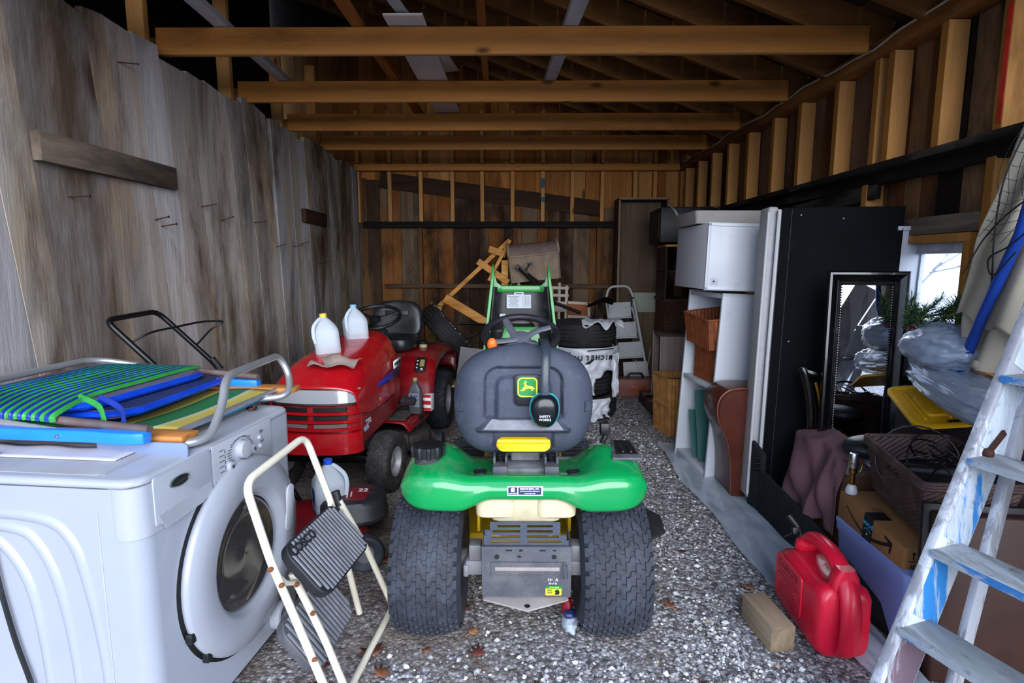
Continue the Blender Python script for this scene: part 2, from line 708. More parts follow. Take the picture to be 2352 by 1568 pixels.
for yy in (2.43, 2.78, 3.15, 3.27, 3.66, 4.12, 4.53, 5.01, 5.46, 5.9, 6.34, 6.80):
    b = MB()
    b.box((XR + .05, yy, (1.94 + 2.50) / 2), (.098, .048, .56))
    struct(b.build('wall_stud', STUD, bevel=.002, seg=1))
for yy in (2.44, 3.3, 4.9):
    b = MB()
    b.box((XR + .05, yy, .92), (.098, .048, 1.84))
    struct(b.build('wall_stud', STUD, bevel=.002, seg=1))
# red painted edge on the nearest stud
RED_PAINT = pm('red_spray_paint', '#c02a1c', .7, 0, .3, 8)
o = MB().box((XR - .0012, 2.420, 2.20), (.002, .022, .46)).build('wall_paint_mark', RED_PAINT)
struct(o, 'red spray paint stripe on the nearest stud')
struct(MB().box((XR + .04, (YB + .75) / 2, 2.545), (.12, YB - .75, .085)).build('wall_plate_right', PLATE, bevel=.002), 'long top plate along the right wall')
b = MB()
b.box((XR - .02, (YB + .75) / 2, 1.90), (.17, YB - .75, .035))
b.box((XR + .03, (YB + .75) / 2, 1.865), (.05, YB - .75, .07))
struct(b.build('wall_ledge_right', BLKW, bevel=.003), 'black ledge beam along the right wall')
b = MB().bar((XR + .02, 5.1, 1.72), (XR + .02, 3.2, 1.80), .03, .09)
struct(b.build('wall_brace_right', BLKW, bevel=.003), 'dark sloping board under the black ledge')

# --- back wall
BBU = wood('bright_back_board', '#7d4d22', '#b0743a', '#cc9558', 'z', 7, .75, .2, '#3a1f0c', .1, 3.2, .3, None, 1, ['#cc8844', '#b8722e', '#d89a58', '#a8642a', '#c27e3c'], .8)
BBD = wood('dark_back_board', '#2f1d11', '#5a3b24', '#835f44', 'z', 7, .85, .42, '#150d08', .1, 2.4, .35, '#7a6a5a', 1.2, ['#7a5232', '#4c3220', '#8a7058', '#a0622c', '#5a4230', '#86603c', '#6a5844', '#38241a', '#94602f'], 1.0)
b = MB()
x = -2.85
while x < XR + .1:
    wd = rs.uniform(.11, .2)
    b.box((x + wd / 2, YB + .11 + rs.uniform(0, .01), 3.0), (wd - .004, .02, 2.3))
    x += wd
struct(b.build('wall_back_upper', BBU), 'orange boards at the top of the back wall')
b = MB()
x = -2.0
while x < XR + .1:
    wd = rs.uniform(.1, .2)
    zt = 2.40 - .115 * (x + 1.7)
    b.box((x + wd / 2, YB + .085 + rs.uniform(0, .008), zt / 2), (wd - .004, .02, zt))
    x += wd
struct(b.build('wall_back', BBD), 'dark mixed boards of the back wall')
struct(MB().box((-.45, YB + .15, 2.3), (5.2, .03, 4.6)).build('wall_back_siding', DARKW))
struct(MB().bar((-1.66, YB + .06, 2.41), (1.05, YB + .06, 2.06), .03, .19, up=(0, 0, 1)).build('wall_brace_back', wood('grey_brown_brace', '#2a1d14', '#3f2c1e', '#543d2c', 'x', 8, .85, .3), bevel=.002), 'wide dark sloping brace board on the back wall')
for i, px in enumerate((825, 897, 968, 1040, 1108, 1177, 1246, 1313, 1381, 1455, 1500, 1562)):
    xx = (px - 1187) / 1300 * 7.0 * .985
    z0 = 1.9
    b = MB().box((xx, YB + .045, (z0 + 2.5) / 2), (.045, .08, 2.5 - z0))
    if px == 1246:
        b.box((xx, YB + .003, 2.36), (.046, .004, .12), mi=1)
        b.box((xx, YB + .003, 2.17), (.046, .004, .06), mi=1)
    struct(b.build('wall_stud', [STUD, pm('blue_paint', '#2c5f78', .7)], bevel=.0015, seg=1))
    b = MB().box((xx, YB + .045, 2.9), (.045, .08, .6))
    struct(b.build('wall_stud', STUD, bevel=.0015, seg=1))
for xx in (-1.18, -.02, 1.0):
    struct(MB().box((xx, YB + .045, .93), (.05, .08, 1.86)).build('wall_stud', wood('brown_stud', '#3e2511', '#65401f', '#835a30', 'z', 9), bevel=.0015, seg=1))
struct(MB().box((0, YB + .03, 2.545), (3.9, .12, .075)).build('wall_plate_back', JOIST, bevel=.002), 'top plate across the back wall')
struct(MB().box((-.35, YB + .0, 1.87), (3.0, .17, .07)).build('wall_ledge_back', BLKX, bevel=.003), 'black ledge across the back wall')
struct(MB().box((-.25, YB + .0, 1.13), (2.75, .03, .05)).build('wall_rail_back', wood('grey_rail', '#3c2d22', '#5b4838', '#7a6653', 'x', 9), bevel=.002), 'thin horizontal rail low on the back wall')

# --- roof: rises from the right plate to the left, rafters beside joists
SL = .38
def rz(x):
    return 2.60 + SL * (XR - x)
b = MB()
xx = XR + .3
while xx > -2.95:
    b.add([V(xx, .75, rz(xx) + .15), V(xx - .19, .75, rz(xx - .19) + .15), V(xx - .19, YB + .15, rz(xx - .19) + .15), V(xx, YB + .15, rz(xx) + .15),
           V(xx, .75, rz(xx) + .18), V(xx - .19, .75, rz(xx - .19) + .18), V(xx - .19, YB + .15, rz(xx - .19) + .18), V(xx, YB + .15, rz(xx) + .18)],
          [(0, 1, 2, 3), (7, 6, 5, 4), (0, 4, 5, 1), (1, 5, 6, 2), (2, 6, 7, 3), (3, 7, 4, 0)])
    xx -= .195
ROOFB = wood('roof_board', '#3c2512', '#5e3c1f', '#7c5430', 'y', 6, .85, .4, '#140c06', .2, 2, .3, None, 1, ['#7c5630', '#4a3018', '#6a4a28', '#8a6238', '#3a2614'], .9)
struct(b.build('ceiling', ROOFB), 'underside of the sloping plank roof')
JY = (1.5, 2.4, 3.28, 4.20, 5.07, 5.91)
for yy in JY:
    struct(MB().bar((XR + .08, yy + .06, rz(XR + .08) + .05), (-2.85, yy + .06, rz(-2.85) + .05), .045, .19).build('roof_beam', RAFT, bevel=.002), 'brown rafter rising to the left')
    struct(MB().bar((XR + .08, yy + .50, rz(XR + .08) + .05), (-2.85, yy + .50, rz(-2.85) + .05), .045, .19).build('roof_beam', RAFT, bevel=.002), 'brown rafter rising to the left')
for i, yy in enumerate(JY):
    b = MB().box(((XR - .05 - 1.98) / 2, yy + .02, ZJ + .07), (XR - .05 + 1.98, .042, .14))
    struct(b.build('ceiling_beam', JOIST, bevel=.004), 'orange ceiling joist across the shed')
    if i:
        struct(MB().box((-2.04, yy - .05, 2.85), (.09, .045, .95)).build('wall_post', STUD, bevel=.002), 'timber hanger post beside a joist at the left wall')
        struct(MB().box((-2.0, yy + .07, 2.60), (.1, .05, .09)).build('wall_block', STUD, bevel=.002), 'short timber block at the joist end')
struct(MB().box((0, .74, 3.80), (5.8, .03, 1.9)).build('wall_front', DARKW))
struct(MB().box((-2.45, .74, 1.3), (.95, .03, 2.7)).build('wall_front', DARKW))
struct(MB().box((2.2, .74, 1.3), (.3, .03, 2.7)).build('wall_front', DARKW))
portal((0, .80, 1.42), (R(90), 0, 0), 3.95, 2.84)

# boards stored on the joists
ZS = ZJ + .142
def stick(name, label, cat, p0, p1, w_, h_, mat, bev=.003):
    o_ = thing(name, label, cat, p0)
    return tag(MB().bar(p0, p1, w_, h_).build(name, mat, bevel=bev, world=False), label, cat) if False else o_

def flatboard(name, label, cat, p0, p1, w_, h_, mat):
    o_ = MB().bar(p0, p1, w_, h_).build(name, mat, bevel=.002)
    return tag(o_, label, cat)
WPAINT = pm('white_painted_board', '#b9bcc6', .6, 0, .12, 5, .1, 60, .12, '#6e6a68')
SHEETW = pm('pale_sheet', '#c5bfbc', .7, 0, .06, 3)
STK = wood('orange_stick', '#7d4416', '#a5622a', '#c07f42', 'y', 12, .7, .1)
flatboard('painted_batten', 'white painted batten lying lengthwise on the joists near the left wall', 'board', (-1.56, 2.0, ZS + .02), (-1.665, 4.30, ZS + .02), .075, .035, WPAINT)
flatboard('timber_stick', 'orange timber stick on the joists between white batten and wide pale sheet', 'timber', (-.885, 2.1, ZS + .022), (-.855, 5.3, ZS + .022), .06, .04, STK)
flatboard('pale_sheet', 'wide pale flat sheet lying lengthwise across the joists', 'sheet', (-.60, 3.16, ZS + .012), (-.592, 5.2, ZS + .012), .21, .012, SHEETW)
flatboard('painted_batten', 'narrow white batten end above the wide pale sheet', 'board', (-.72, 2.5, ZS + .06), (-.56, 3.5, ZS + .03), .055, .02, WPAINT)
b = MB().add([V(-.47, 3.5, ZS + .02), V(-.39, 4.05, ZS + .016), V(-.49, 4.07, ZS + .016), V(-.50, 3.5, ZS + .02)], [(0, 1, 2, 3)])
tag(b.build('torn_cardboard_strip', SHEETW, solid=.004), 'torn pale strip beside the wide sheet above the joists', 'cardboard')
flatboard('timber_stick', 'thin orange timber stick at the middle of the joists with pale lamp at end', 'timber', (-.16, 2.2, ZS + .016), (-.25, 5.25, ZS + .016), .042, .03, STK)
tag(MB().ell((-.20, 2.93, ZS + .075), (.035, .05, .035)).build('light_bulb', pm('bulb_glass', '#cfd3da', .25, 0, .02)), 'pale bulb resting on the thin middle stick above the joists', 'bulb')
flatboard('painted_batten', 'white painted batten slanting across the joists right of the middle', 'board', (.375, 2.1, ZS + .025), (.226, 4.35, ZS + .02), .078, .04, WPAINT)
# white cable clipped along the right plate
pts = []
for i in range(31):
    t = i / 30
    y = .9 + t * 5.9
    pts.append(V(XR - .027, y, 2.565 + .012 * math.sin(y * 5.1) + .008 * math.sin(y * 13)))
tag(MB().tube(pts, .006, 6).build('power_cable', pm('cable_sheath', '#b9b2a6', .5)), 'white power cable clipped along the right top plate', 'cable')
# barn wall details
GB = wood('grey_brown_board', '#3f3630', '#6a5c50', '#8f8172', 'y', 7, .85, .3, '#2a211b', .2, 2, .4)
tag(MB().bar((XL + .022, 2.30, 1.865), (XL + .022, 3.21, 1.865), .04, .118).build('nailed_board', GB, bevel=.004), 'long grey-brown board nailed across the barn boards', 'board')
tag(MB().bar((XL + .022, 5.13, 1.83), (XL + .022, 5.70, 1.825), .04, .12).build('nailed_board', wood('dark_brown_block', '#1f120c', '#38211a', '#4d3124', 'y', 7)  , bevel=.004), 'short dark brown block nailed on the barn wall near the back corner', 'board')
RUST = pm('rusty_nail', '#3d2318', .8, .3, .2, 30)
for (y, z, dy, dz) in ((2.863, 2.362, .16, .01), (2.469, 1.684, .10, .02), (3.05, 1.63, -.01, .06), (3.507, 1.744, .13, .06), (3.731, 1.677, .07, .09), (3.1, 1.60, .05, .05), (4.559, 1.53, .12, .10), (4.9, 1.55, .12, .02), (5.05, 1.57, .12, .08), (5.5, 1.40, .04, .08), (5.65, 1.41, .10, .08), (4.2, 1.70, .08, .03)):
    p0 = V(XL - .01, y, z)
    p1 = V(XL + .075, y + dy * .25, z + dz * .3)
    b = MB().cyl(p0, p1, .0032, 6)
    b.cyl(p1 - (p1 - p0).normalized() * .002, p1 + (p1 - p0).normalized() * .001, .007, 8)
    tag(b.build('rusty_nail', RUST), 'rusty nail sticking out of the weathered barn boards', 'nail', 'nails in the barn wall')

# ---- what the little window looks out on
def win():
    o_ = thing('window_1', None, None, (XR + .10, 0, 0))
    tag(o_, 'small square window in the right wall with worn white sash', None, None, 'structure')
    WS = pm('worn_white_paint', '#a9adb4', .7, 0, .2, 12, .2, 60, .3, '#5b5048', 16)
    def frm(name, y0, y1, z0, z1, w_, d_, x_, m_):
        b_ = MB()
        b_.box((x_, (y0 + y1) / 2, z0 + w_ / 2), (d_, y1 - y0, w_))
        b_.box((x_, (y0 + y1) / 2, z1 - w_ / 2), (d_, y1 - y0, w_))
        b_.box((x_, y0 + w_ / 2, (z0 + z1) / 2), (d_, w_, z1 - z0 - 2 * w_))
        b_.box((x_, y1 - w_ / 2, (z0 + z1) / 2), (d_, w_, z1 - z0 - 2 * w_))
        return b_.build(name, m_, o_, bevel=.002)
    frm('window_frame', WY0 - .04, WY1 + .04, WZ0 - .04, WZ1 + .04, .04, .10, -.02, STUD)
    frm('window_sash', WY0, WY1, WZ0, WZ1, .05, .04, .0, WS)
    MB().bar((-.04, WY0 - .1, WZ1 + .085), (-.04, WY1 + .1, WZ1 + .085), .06, .085).build('window_lintel', GB, o_, bevel=.003)
    gl = NT('dirty_window_glass')
    gl.b.inputs['Base Color'].default_value = (.86, .92, 1, 1)
    gl.b.inputs['Roughness'].default_value = .12
    gl.b.inputs['Transmission Weight'].default_value = 1
    gl.b.inputs['IOR'].default_value = 1.02
    MB().box((.0, (WY0 + WY1) / 2, (WZ0 + WZ1) / 2), (.004, WY1 - WY0 - .09, WZ1 - WZ0 - .09)).build('window_pane', gl.mat, o_)
win()
BARK = pm('frosty_twig', '#6f7076', .9, 0, .2, 20)
rt = random.Random(5)
for k, (x, y) in enumerate(((4.8, 4.6), (5.2, 7.9), (8.6, 6.0), (7.8, 11.6), (11.9, 9.0))):
    b = MB()
    def grow(p, d, l, r, dep):
        e = p + d * l
        m_ = p + d * l * .5 + V(rt.uniform(-1, 1), rt.uniform(-1, 1), rt.uniform(-1, 1)) * l * .07
        b.tube([p, m_, e], [r, r * .85, r * .65], 4, caps=False)
        if dep:
            for _ in range(3):
                q_ = (d + V(rt.uniform(-.8, .8), rt.uniform(-.8, .8), rt.uniform(-.35, .6))).normalized()
                grow(p + (e - p) * rt.uniform(.5, 1), q_, l * rt.uniform(.6, .85), r * .55, dep - 1)
    grow(V(x, y, 0), V(rt.uniform(-.15, .15), rt.uniform(-.15, .15), 1).normalized(), 1.0, .03, 5)
    tag(b.build('bare_bush', BARK), ['bare grey bush outside just beyond the window', 'second bare bush outside the window', 'bare bush behind the nearer two outside', 'far bare bush outside beyond the window', 'farthest bare bush outside the window'][k], 'bush')
# ================================================================== wheels
def tyre_mb(r, w, rim, lugs=True, cols=7, rows=34, car=False, lug_h=.006):
    """tyre about the x axis, centred on the origin"""
    b = MB()
    hw = w / 2
    sq = .82 if not car else .9
    prof = [(rim, -hw * .72), (rim + .01, -hw * .86), ((r + rim) / 2, -hw * 1.0), (r - .045 * (r / .26), -hw * .97), (r - .018 * (r / .26), -hw * sq), (r - .005, -hw * .5), (r, 0),
            (r - .005, hw * .5), (r - .018 * (r / .26), hw * sq), (r - .045 * (r / .26), hw * .97), ((r + rim) / 2, hw), (rim + .01, hw * .86), (rim, hw * .72)]
    b.lathe(prof, 56, ax='x', caps=False)
    b.lathe([(rim, -hw * .72), (rim - .012, -hw * .5), (rim - .012, hw * .5), (rim, hw * .72)], 40, ax='x', caps=False)
    def surf(u, th, h):
        # u in -1..1 across the tread
        a = abs(u)
        rr = r - .005 * (a / .5) if a < .5 else r - .005 - .013 * (r / .26) * ((a - .5) / (sq - .5)) if a < sq else r - .018 * (r / .26) - .05 * (a - sq)
        rr += h
        return V(u * hw, rr * math.cos(th), rr * math.sin(th))
    if lugs:
        dt = 2 * PI / rows
        for c_ in range(cols):
            u0 = -.93 + 1.86 * c_ / cols + .012
            u1 = -.93 + 1.86 * (c_ + 1) / cols - .012
            sgn = 1 if c_ % 2 else -1
            for k in range(rows):
                base = (k + .5 * (c_ % 2)) * dt
                us = [u0, u0 + (u1 - u0) * .38, u0 + (u1 - u0) * .62, u1]
                ce = [base + sgn * q_ * dt for q_ in (-.20, -.20, .20, .20)]
                lo = [surf(u, t - dt * .36, -.002) for u, t in zip(us, ce)] + [surf(u, t + dt * .36, -.002) for u, t in zip(us[::-1], ce[::-1])]
                hi = [surf(u, t - dt * .32, lug_h) for u, t in zip(us, ce)] + [surf(u, t + dt * .32, lug_h) for u, t in zip(us[::-1], ce[::-1])]
                n = 8
                vs = lo + hi
                fs = [(8, 9, 14, 15), (9, 10, 13, 14), (10, 11, 12, 13)]
                fs += [(i, (i + 1) % n, n + (i + 1) % n, n + i) for i in range(n)]
                b.add(vs, fs)
    return b

def rim_mb(rim, w, dish=.02, side=1):
    b = MB()
    hw = w / 2
    x_ = side * hw
    b.lathe([(rim - .012, -side * hw * .6), (rim - .014, x_ * .55), (rim, x_ * .8), (rim + .004, x_ * .86), (rim - .01, x_ * .84), (rim - .02, x_ * .5), (rim * .72, x_ * .38), (rim * .35, x_ * .5), (rim * .3, x_ * .62), (.012, x_ * .62)], 36, ax='x')
    return b

TURF = rubber('turf_tyre_rubber', '#262a33', .28, '#4c515e', .7, .25)
YEL = pm('yellow_paint', '#d6ae12', .42, 0, .08, 6, 0, 0, .12, '#80745c', 8, .3)
GREEN = pm('green_gloss_plastic', '#068544', .24, 0, .06, 3, 0, 0, .16, '#7d8a78', 4, .5)
GREEN2 = pm('green_paint', '#0c7c26', .35, 0, .08, 4, 0, 0, .1, '#5e6c58', 6, .3)
SEATV = pm('dark_seat_vinyl', '#343a48', .6, 0, .14, 6, .6, 260, .18, '#6c7588', 5)
GREYP = pm('textured_grey_steel', '#4b4d54', .65, .1, .12, 8, .8, 220, .25, '#7f7b78', 6)
TAN = pm('dusty_steel_lip', '#8a8280', .8, 0, .12, 14, .2, 200)
CREAM = pm('cream_tank_plastic', '#bdb292', .5, 0, .12, 5, 0, 0, .22, '#6e655c', 7)

gt = thing('ride_on_mower', 'green ride-on mower seen from behind with hood raised and dark seat', 'ride-on mower', (.025, 2.06, 0))

def rear_wheel(x, mir):
    rm = rim_mb(.115, .26, side=mir).build('rear_wheel', YEL, gt)
    rm.location = (x, 0, .268)
    ty = tyre_mb(.262, .26, .115).build('tyre', TURF, rm, smooth=30)
    ty.rotation_euler = (.3 * mir, 0, 0)
    return rm
rear_wheel(-.352, -1)
rear_wheel(.352 - .02, 1)
for sx_ in (-1, 1):
    rm = rim_mb(.1, .15, side=sx_).build('front_wheel', YEL, gt)
    rm.location = (sx_ * .33, 1.18, .19)
    tyre_mb(.185, .15, .1, True, 4, 26).build('tyre', TURF, rm)

# fender body: one moulded sheet from the rear face up over the top
def fender(u, v):
    s = (u - .5) * 2
    s = math.copysign(1 - (1 - abs(s)) ** 1.35, s)
    x = .432 * s
    a = abs(s)
    k = max(0.0, 1 - a ** 10) ** .5
    kb = max(0.0, 1 - a ** 12) ** .5
    sm = min(1, max(0, (abs(x) - .11) / .12))
    sm = sm * sm * (3 - 2 * sm)
    zb = .594 - .038 * sm
    zb = .612 - (.612 - zb) * kb
    yr = -.222 + .07 * a ** 9 + .012 * (1 - sm)
    hs = min(1, max(0, (abs(x) - .17) / .13))
    hs = hs * hs * (3 - 2 * hs)
    z1 = .664 + .018 * hs
    z2 = .650 + .055 * hs
    z3 = .640 + .080 * hs
    z4 = .63 + .07 * hs
    P = [(yr + .012, zb + .002), (yr, zb + .012), (yr - .003, zb + .04), (yr + .002, z1 - .022), (yr + .016, z1 - .004), (yr + .035, z1 + .004), (-.09, z2), (.0, z3 ), (.10, z4), (.22, .60), (.30, .46)]
    t = v * (len(P) - 1)
    i = min(int(t), len(P) - 2)
    f = t - i
    y = P[i][0] * (1 - f) + P[i + 1][0] * f
    z = P[i][1] * (1 - f) + P[i + 1][1] * f
    zc = .628
    if i >= 3 or z > zc:
        z = zc + (z - zc) * max(k, .0)
    return (x, y, z)
fo = MB().grid(fender, 61, 31).build('fender_body', GREEN, gt, smooth=60, solid=.006)
# rear dealer plate
st = MB().prism(rrect(.122, .034, .002, 2), 0, .0012, frame((.004, -.2155, .633), (1, 0, 0), (0, .02, 1))).build('dealer_sticker', WHITEM, gt)
st['label'] = 'small white and navy dealer sticker'
NAVY = pm('navy_print', '#1c2c4e', .5, 0, .03)
MB().prism(rrect(.031, .026, .001, 2), 0, .0006, frame((-.038, -.2166, .633), (1, 0, 0), (0, .02, 1))).build('sticker_field', NAVY, st)
MB().prism(rrect(.078, .026, .001, 2), 0, .0006, frame((.020, -.2166, .633), (1, 0, 0), (0, .02, 1))).build('sticker_field', NAVY, st)
MB().prism(rrect(.013, .014, .004, 4), 0, .0006, frame((-.038, -.2174, .637), (1, 0, 0), (0, .02, 1))).build('sticker_emblem', WHITEM, st)
text('sticker_lettering', 'JOHN DEERE', .0055, WHITEM, st, frame((-.038, -.2176, .6245), (1, 0, 0), (0, .02, 1)), .0002, .8, .2, .0001)
text('sticker_lettering', 'GIROUX BROS., INC.', .0085, WHITEM, st, frame((.020, -.2176, .6405), (1, 0, 0), (0, .02, 1)), .0002, .85, 0, .0002)
b = MB()
for r_, (zz, xs) in enumerate(((.6325, 14), (.6245, 8))):
    rq = random.Random(r_)
    for i in range(xs):
        b.box((.020 + (i - (xs - 1) / 2) * .0048, -.2176, zz), (.0034 * rq.uniform(.6, 1.1), .0004, .0034))
b.build('sticker_lettering', WHITEM, st)

# seat
def seat_back(u, v):
    s = (u - .5) * 2
    t = (v - .5) * 2
    w_ = max(0.0, 1 - abs(t) ** 3.0) ** (1 / 2.6)
    hwid = .262 * w_ * (1 - .07 * max(0, t) ** 2)
    x = s * hwid
    z = .888 + .212 * t
    z += .012 * (1 - abs(s) ** 2) * (1 if t > 0 else -.4) * abs(t) ** 3
    e = (1 - abs(s) ** 4) * (1 - abs(t) ** 5)
    bul = .075 * max(0, e) ** .55
    # padded side swell and inner panel groove
    ax_ = abs(x)
    d = 0
    pw = .128 + .02 * max(0, (.95 - z)) 
    top = 1.015
    def rbox(hw_, zt_, rad):
        # signed distance to an arch: straight sides, rounded top corners, open foot
        qx, qz = ax_ - (hw_ - rad), z - (zt_ - rad)
        return math.hypot(max(qx, 0), max(qz, 0)) + min(max(qx, qz), 0) - rad
    inside = max(rbox(pw + .018, 1.030, .055), .836 - z)
    if inside < 0:
        d -= .020 * min(1, -inside / .010)
        p2 = rbox(pw - .022, .998, .045)
        if p2 < 0:
            d += .022 * min(1, -p2 / .016)
    if .800 < z < .838:
        lim = .118 + .035 * (.838 - z) / .038
        if ax_ < lim + .02:
            d += .030 * (.838 - z) / .038 * min(1, (lim + .02 - ax_) / .02)
    elif .785 < z <= .800 and ax_ < .17:
        d += .030 * (z - .785) / .015
    if .722 < z < .782 and ax_ < .115:
        d -= .014 * min(1, (.115 - ax_) / .01)
    # rounded shoulders roll at left and right
    if ax_ > .14 and z < 1.03:
        d += .008 * math.sin((ax_ - .14) / .10 * PI) * min(1, (1.03 - z) / .05)
    if .86 < z < .90 and ax_ > .225:
        d += .012
    tilt = (z - .888) * -.10
    return (x, .035 - bul - d + tilt * -1.0 * .4, z)
sb = MB().grid(seat_back, 97, 97)
def seat_front(u, v):
    s = (u - .5) * 2
    t = (v - .5) * 2
    w_ = max(0.0, 1 - abs(t) ** 3.0) ** (1 / 2.6)
    x = s * .262 * w_ * (1 - .07 * max(0, t) ** 2)
    z = .888 + .212 * t + .012 * (1 - abs(s) ** 2) * (1 if t > 0 else -.4) * abs(t) ** 3
    e = max(0, (1 - abs(s) ** 4) * (1 - abs(t) ** 5))
    return (x, .036 + .055 * e ** .5, z)
sb.grid(seat_front, 33, 33)
seat = sb.build('seat_back', SEATV, gt, smooth=50)
b = MB()
b.loft([[V(x, y, z) for x, y in [(p[0], p[1] + .30) for p in rrect(.50 * k, .46 * k, .12, 6)]] for z, k in ((.70, .86), (.72, 1), (.77, 1), (.80, .93), (.805, .7))])
b.build('seat_cushion', SEATV, gt)
lg_ = MB()
def ledge(u, v):
    zz = .804 + .032 * v
    hw_ = .142 - .030 * v
    p = seat_back(.5 + .5 * (2 * u - 1) * hw_ / .25, (zz - .676) / .424)
    return V(p[0], p[1] - .0018, p[2])
lg_.grid(ledge, 30, 6)
lg_.build('dusty_ledge', pm('settled_dust', '#77787f', .95, 0, .12, 30), gt, smooth=60)
yh = MB()
yh.loft([[V(x, -.070 + y, z) for x, z in [(p[0], p[1] + .752) for p in rrect(.196 * k, .048 * k, .020 * k, 6)]] for y, k in ((.01, .96), (-.012, 1), (-.020, .93))])
yh.loft([[V(x, -.092 + y, z) for x, z in [(p[0], p[1] + .768) for p in rrect(.19 * k, .012 * k, .005 * k, 4)]] for y, k in ((.01, 1), (-.002, 1), (-.006, .8))])
yh.build('seat_handle', YEL, gt, smooth=50)['label'] = 'yellow grab handle under the seat back'
# maker badge
lg = MB().prism(rrect(.105, .115, .02, 5), -.008, .003, frame((.017, -.048, .945), (1, 0, 0), (0, 0, 1))).build('badge_pad', BLACKP, gt, bevel=.003)
GR_D = pm('badge_green', '#1d7a35', .4, 0, .02)
YL_D = pm('badge_yellow', '#e9d434', .4, 0, .02)
bf = frame((.014, -.0515, .958), (1, 0, 0), (0, 0, 1))
MB().prism(rrect(.076, .076, .018, 6), 0, .0015, bf).build('badge', GR_D, lg)
MB().prism(rrect(.071, .071, .016, 6), .0015, .0022, bf).build('badge_border', YL_D, lg)
MB().prism(rrect(.063, .063, .013, 6), .0022, .0030, bf).build('badge_field', GR_D, lg)
deer = [(-.026, -.012), (-.022, -.014), (-.016, -.008), (-.010, -.004), (-.016, -.012), (-.014, -.014), (-.004, -.005), (.006, -.004), (.013, -.005), (.016, -.013), (.019, -.012), (.018, -.003), (.023, -.008), (.027, -.006), (.021, .001), (.016, .004), (.004, .005), (-.003, .008), (-.006, .013), (-.005, .017), (-.002, .020), (-.003, .021), (-.006, .019), (-.004, .024), (-.006, .024), (-.008, .019), (-.010, .024), (-.012, .023), (-.009, .017), (-.015, .014), (-.014, .012), (-.010, .012), (-.011, .003), (-.017, -.002), (-.020, -.008)]
MB().prism(deer, .003, .0038, bf).build('badge_emblem', YL_D, lg, flat=True)

# under the seat: two spring brackets
for sx_ in (-1, 1):
    x = .092 * sx_ + .008
    b = MB()
    b.box((x, -.10, .672), (.052, .075, .035))
    b.box((x - .021, -.07, .70), (.010, .07, .03))
    b.box((x + .021, -.07, .70), (.010, .07, .03))
    br = b.build('seat_bracket', pm('dusty_black_plastic', '#3b3d45', .6, 0, .1, 8, 0, 0, .35, '#7d7a7b', 9), gt, bevel=.005)
    sp = []
    for i in range(61):
        a = 2 * PI * 5 * i / 60
        sp.append(V(x + .016 * math.cos(a), -.075 + .016 * math.sin(a), .668 + .05 * i / 60))
    MB().tube(sp, .0035, 6).build('spring', BLACKM, br)
MB().box((.008, -.02, .660), (.17, .16, .016)).build('seat_pan', pm('dusty_pan', '#55565c', .8, 0, .1, 8, .3, 100, .4, '#8b8a8a', 8), gt, bevel=.003)
MB().box((.008, -.0, .70), (.11, .05, .06)).build('seat_pivot', pm('dusty_pan'  , '#55565c'), gt, bevel=.008)
# hole plugs
for x in (-.155, .178):
    MB().lathe([(.024, -.004), (.024, .002), (.019, .003), (.018, .0015), (.003, .0015)], 24, o=(x, -.115, .665)).build('hole_plug', BLACKP, gt)
# big ribbed fuel cap on the left
b = MB()
ring0, rings = [], []
for z, k in ((.0, .86), (.004, .96), (.034, 1.0), (.042, .95), (.045, .8)):
    rg = []
    for i in range(72):
        a = 2 * PI * i / 72
        r_ = .060 * k * (1 + .055 * (1 if math.cos(a * 9) > 0 else -1) * (1 if z < .04 else .1))
        rg.append(V(-.345 + r_ * math.cos(a), -.085 + r_ * math.sin(a), .712 + z))
    rings.append(rg)
b.loft(rings)
b.build('fuel_cap', BLACKP, gt, smooth=30)
MB().lathe([(.05, 0), (.05, .06)], 28, o=(-.345, -.085, .665)).build('filler_neck', rubber('dusty_neck', '#2a2a2e', .4), gt)
# cup holder tray on the right
b = MB()
b.prism([(-.055, -.075), (.055, -.075), (.045, .095), (-.03, .105)], 0, .012, T(.372, -.03, .706) @ RX(4))
tr = b.build('tool_tray', pm('dusty_black_plastic', '#3b3d45'), gt, bevel=.004)
b = MB()
b.prism([(-.036, -.045), (.044, -.045), (.036, .085), (-.022, .09)], .013, .0145, T(.372, -.03, .706) @ RX(4))
b.build('tray_recess', BLACKMK, tr)
b = MB()
b.box((.362, -.02, .722), (.008, .10, .008))
b.box((.392, -.02, .722), (.008, .10, .008))
b.build('tray_rib', BLACKP, tr, bevel=.002)

# fuel tank under the rear edge
b = MB()
for sx_ in (-1, 1):
    cx = .008 + sx_ * .105
    b.loft([[V(cx + x, -.11 + y, z) for x, y in rrect(.145 * k, .16 * k, .035, 5)] for z, k in ((.515, .8), (.525, .98), (.565, 1), (.60, .92))])
b.loft([[V(.008 + x, -.10 + y, z) for x, y in rrect(.25 * k, .15 * k, .03, 5)] for z, k in ((.495, .85), (.505, .98), (.57, 1), (.60, .9))])
b.build('fuel_tank', CREAM, gt, smooth=50)
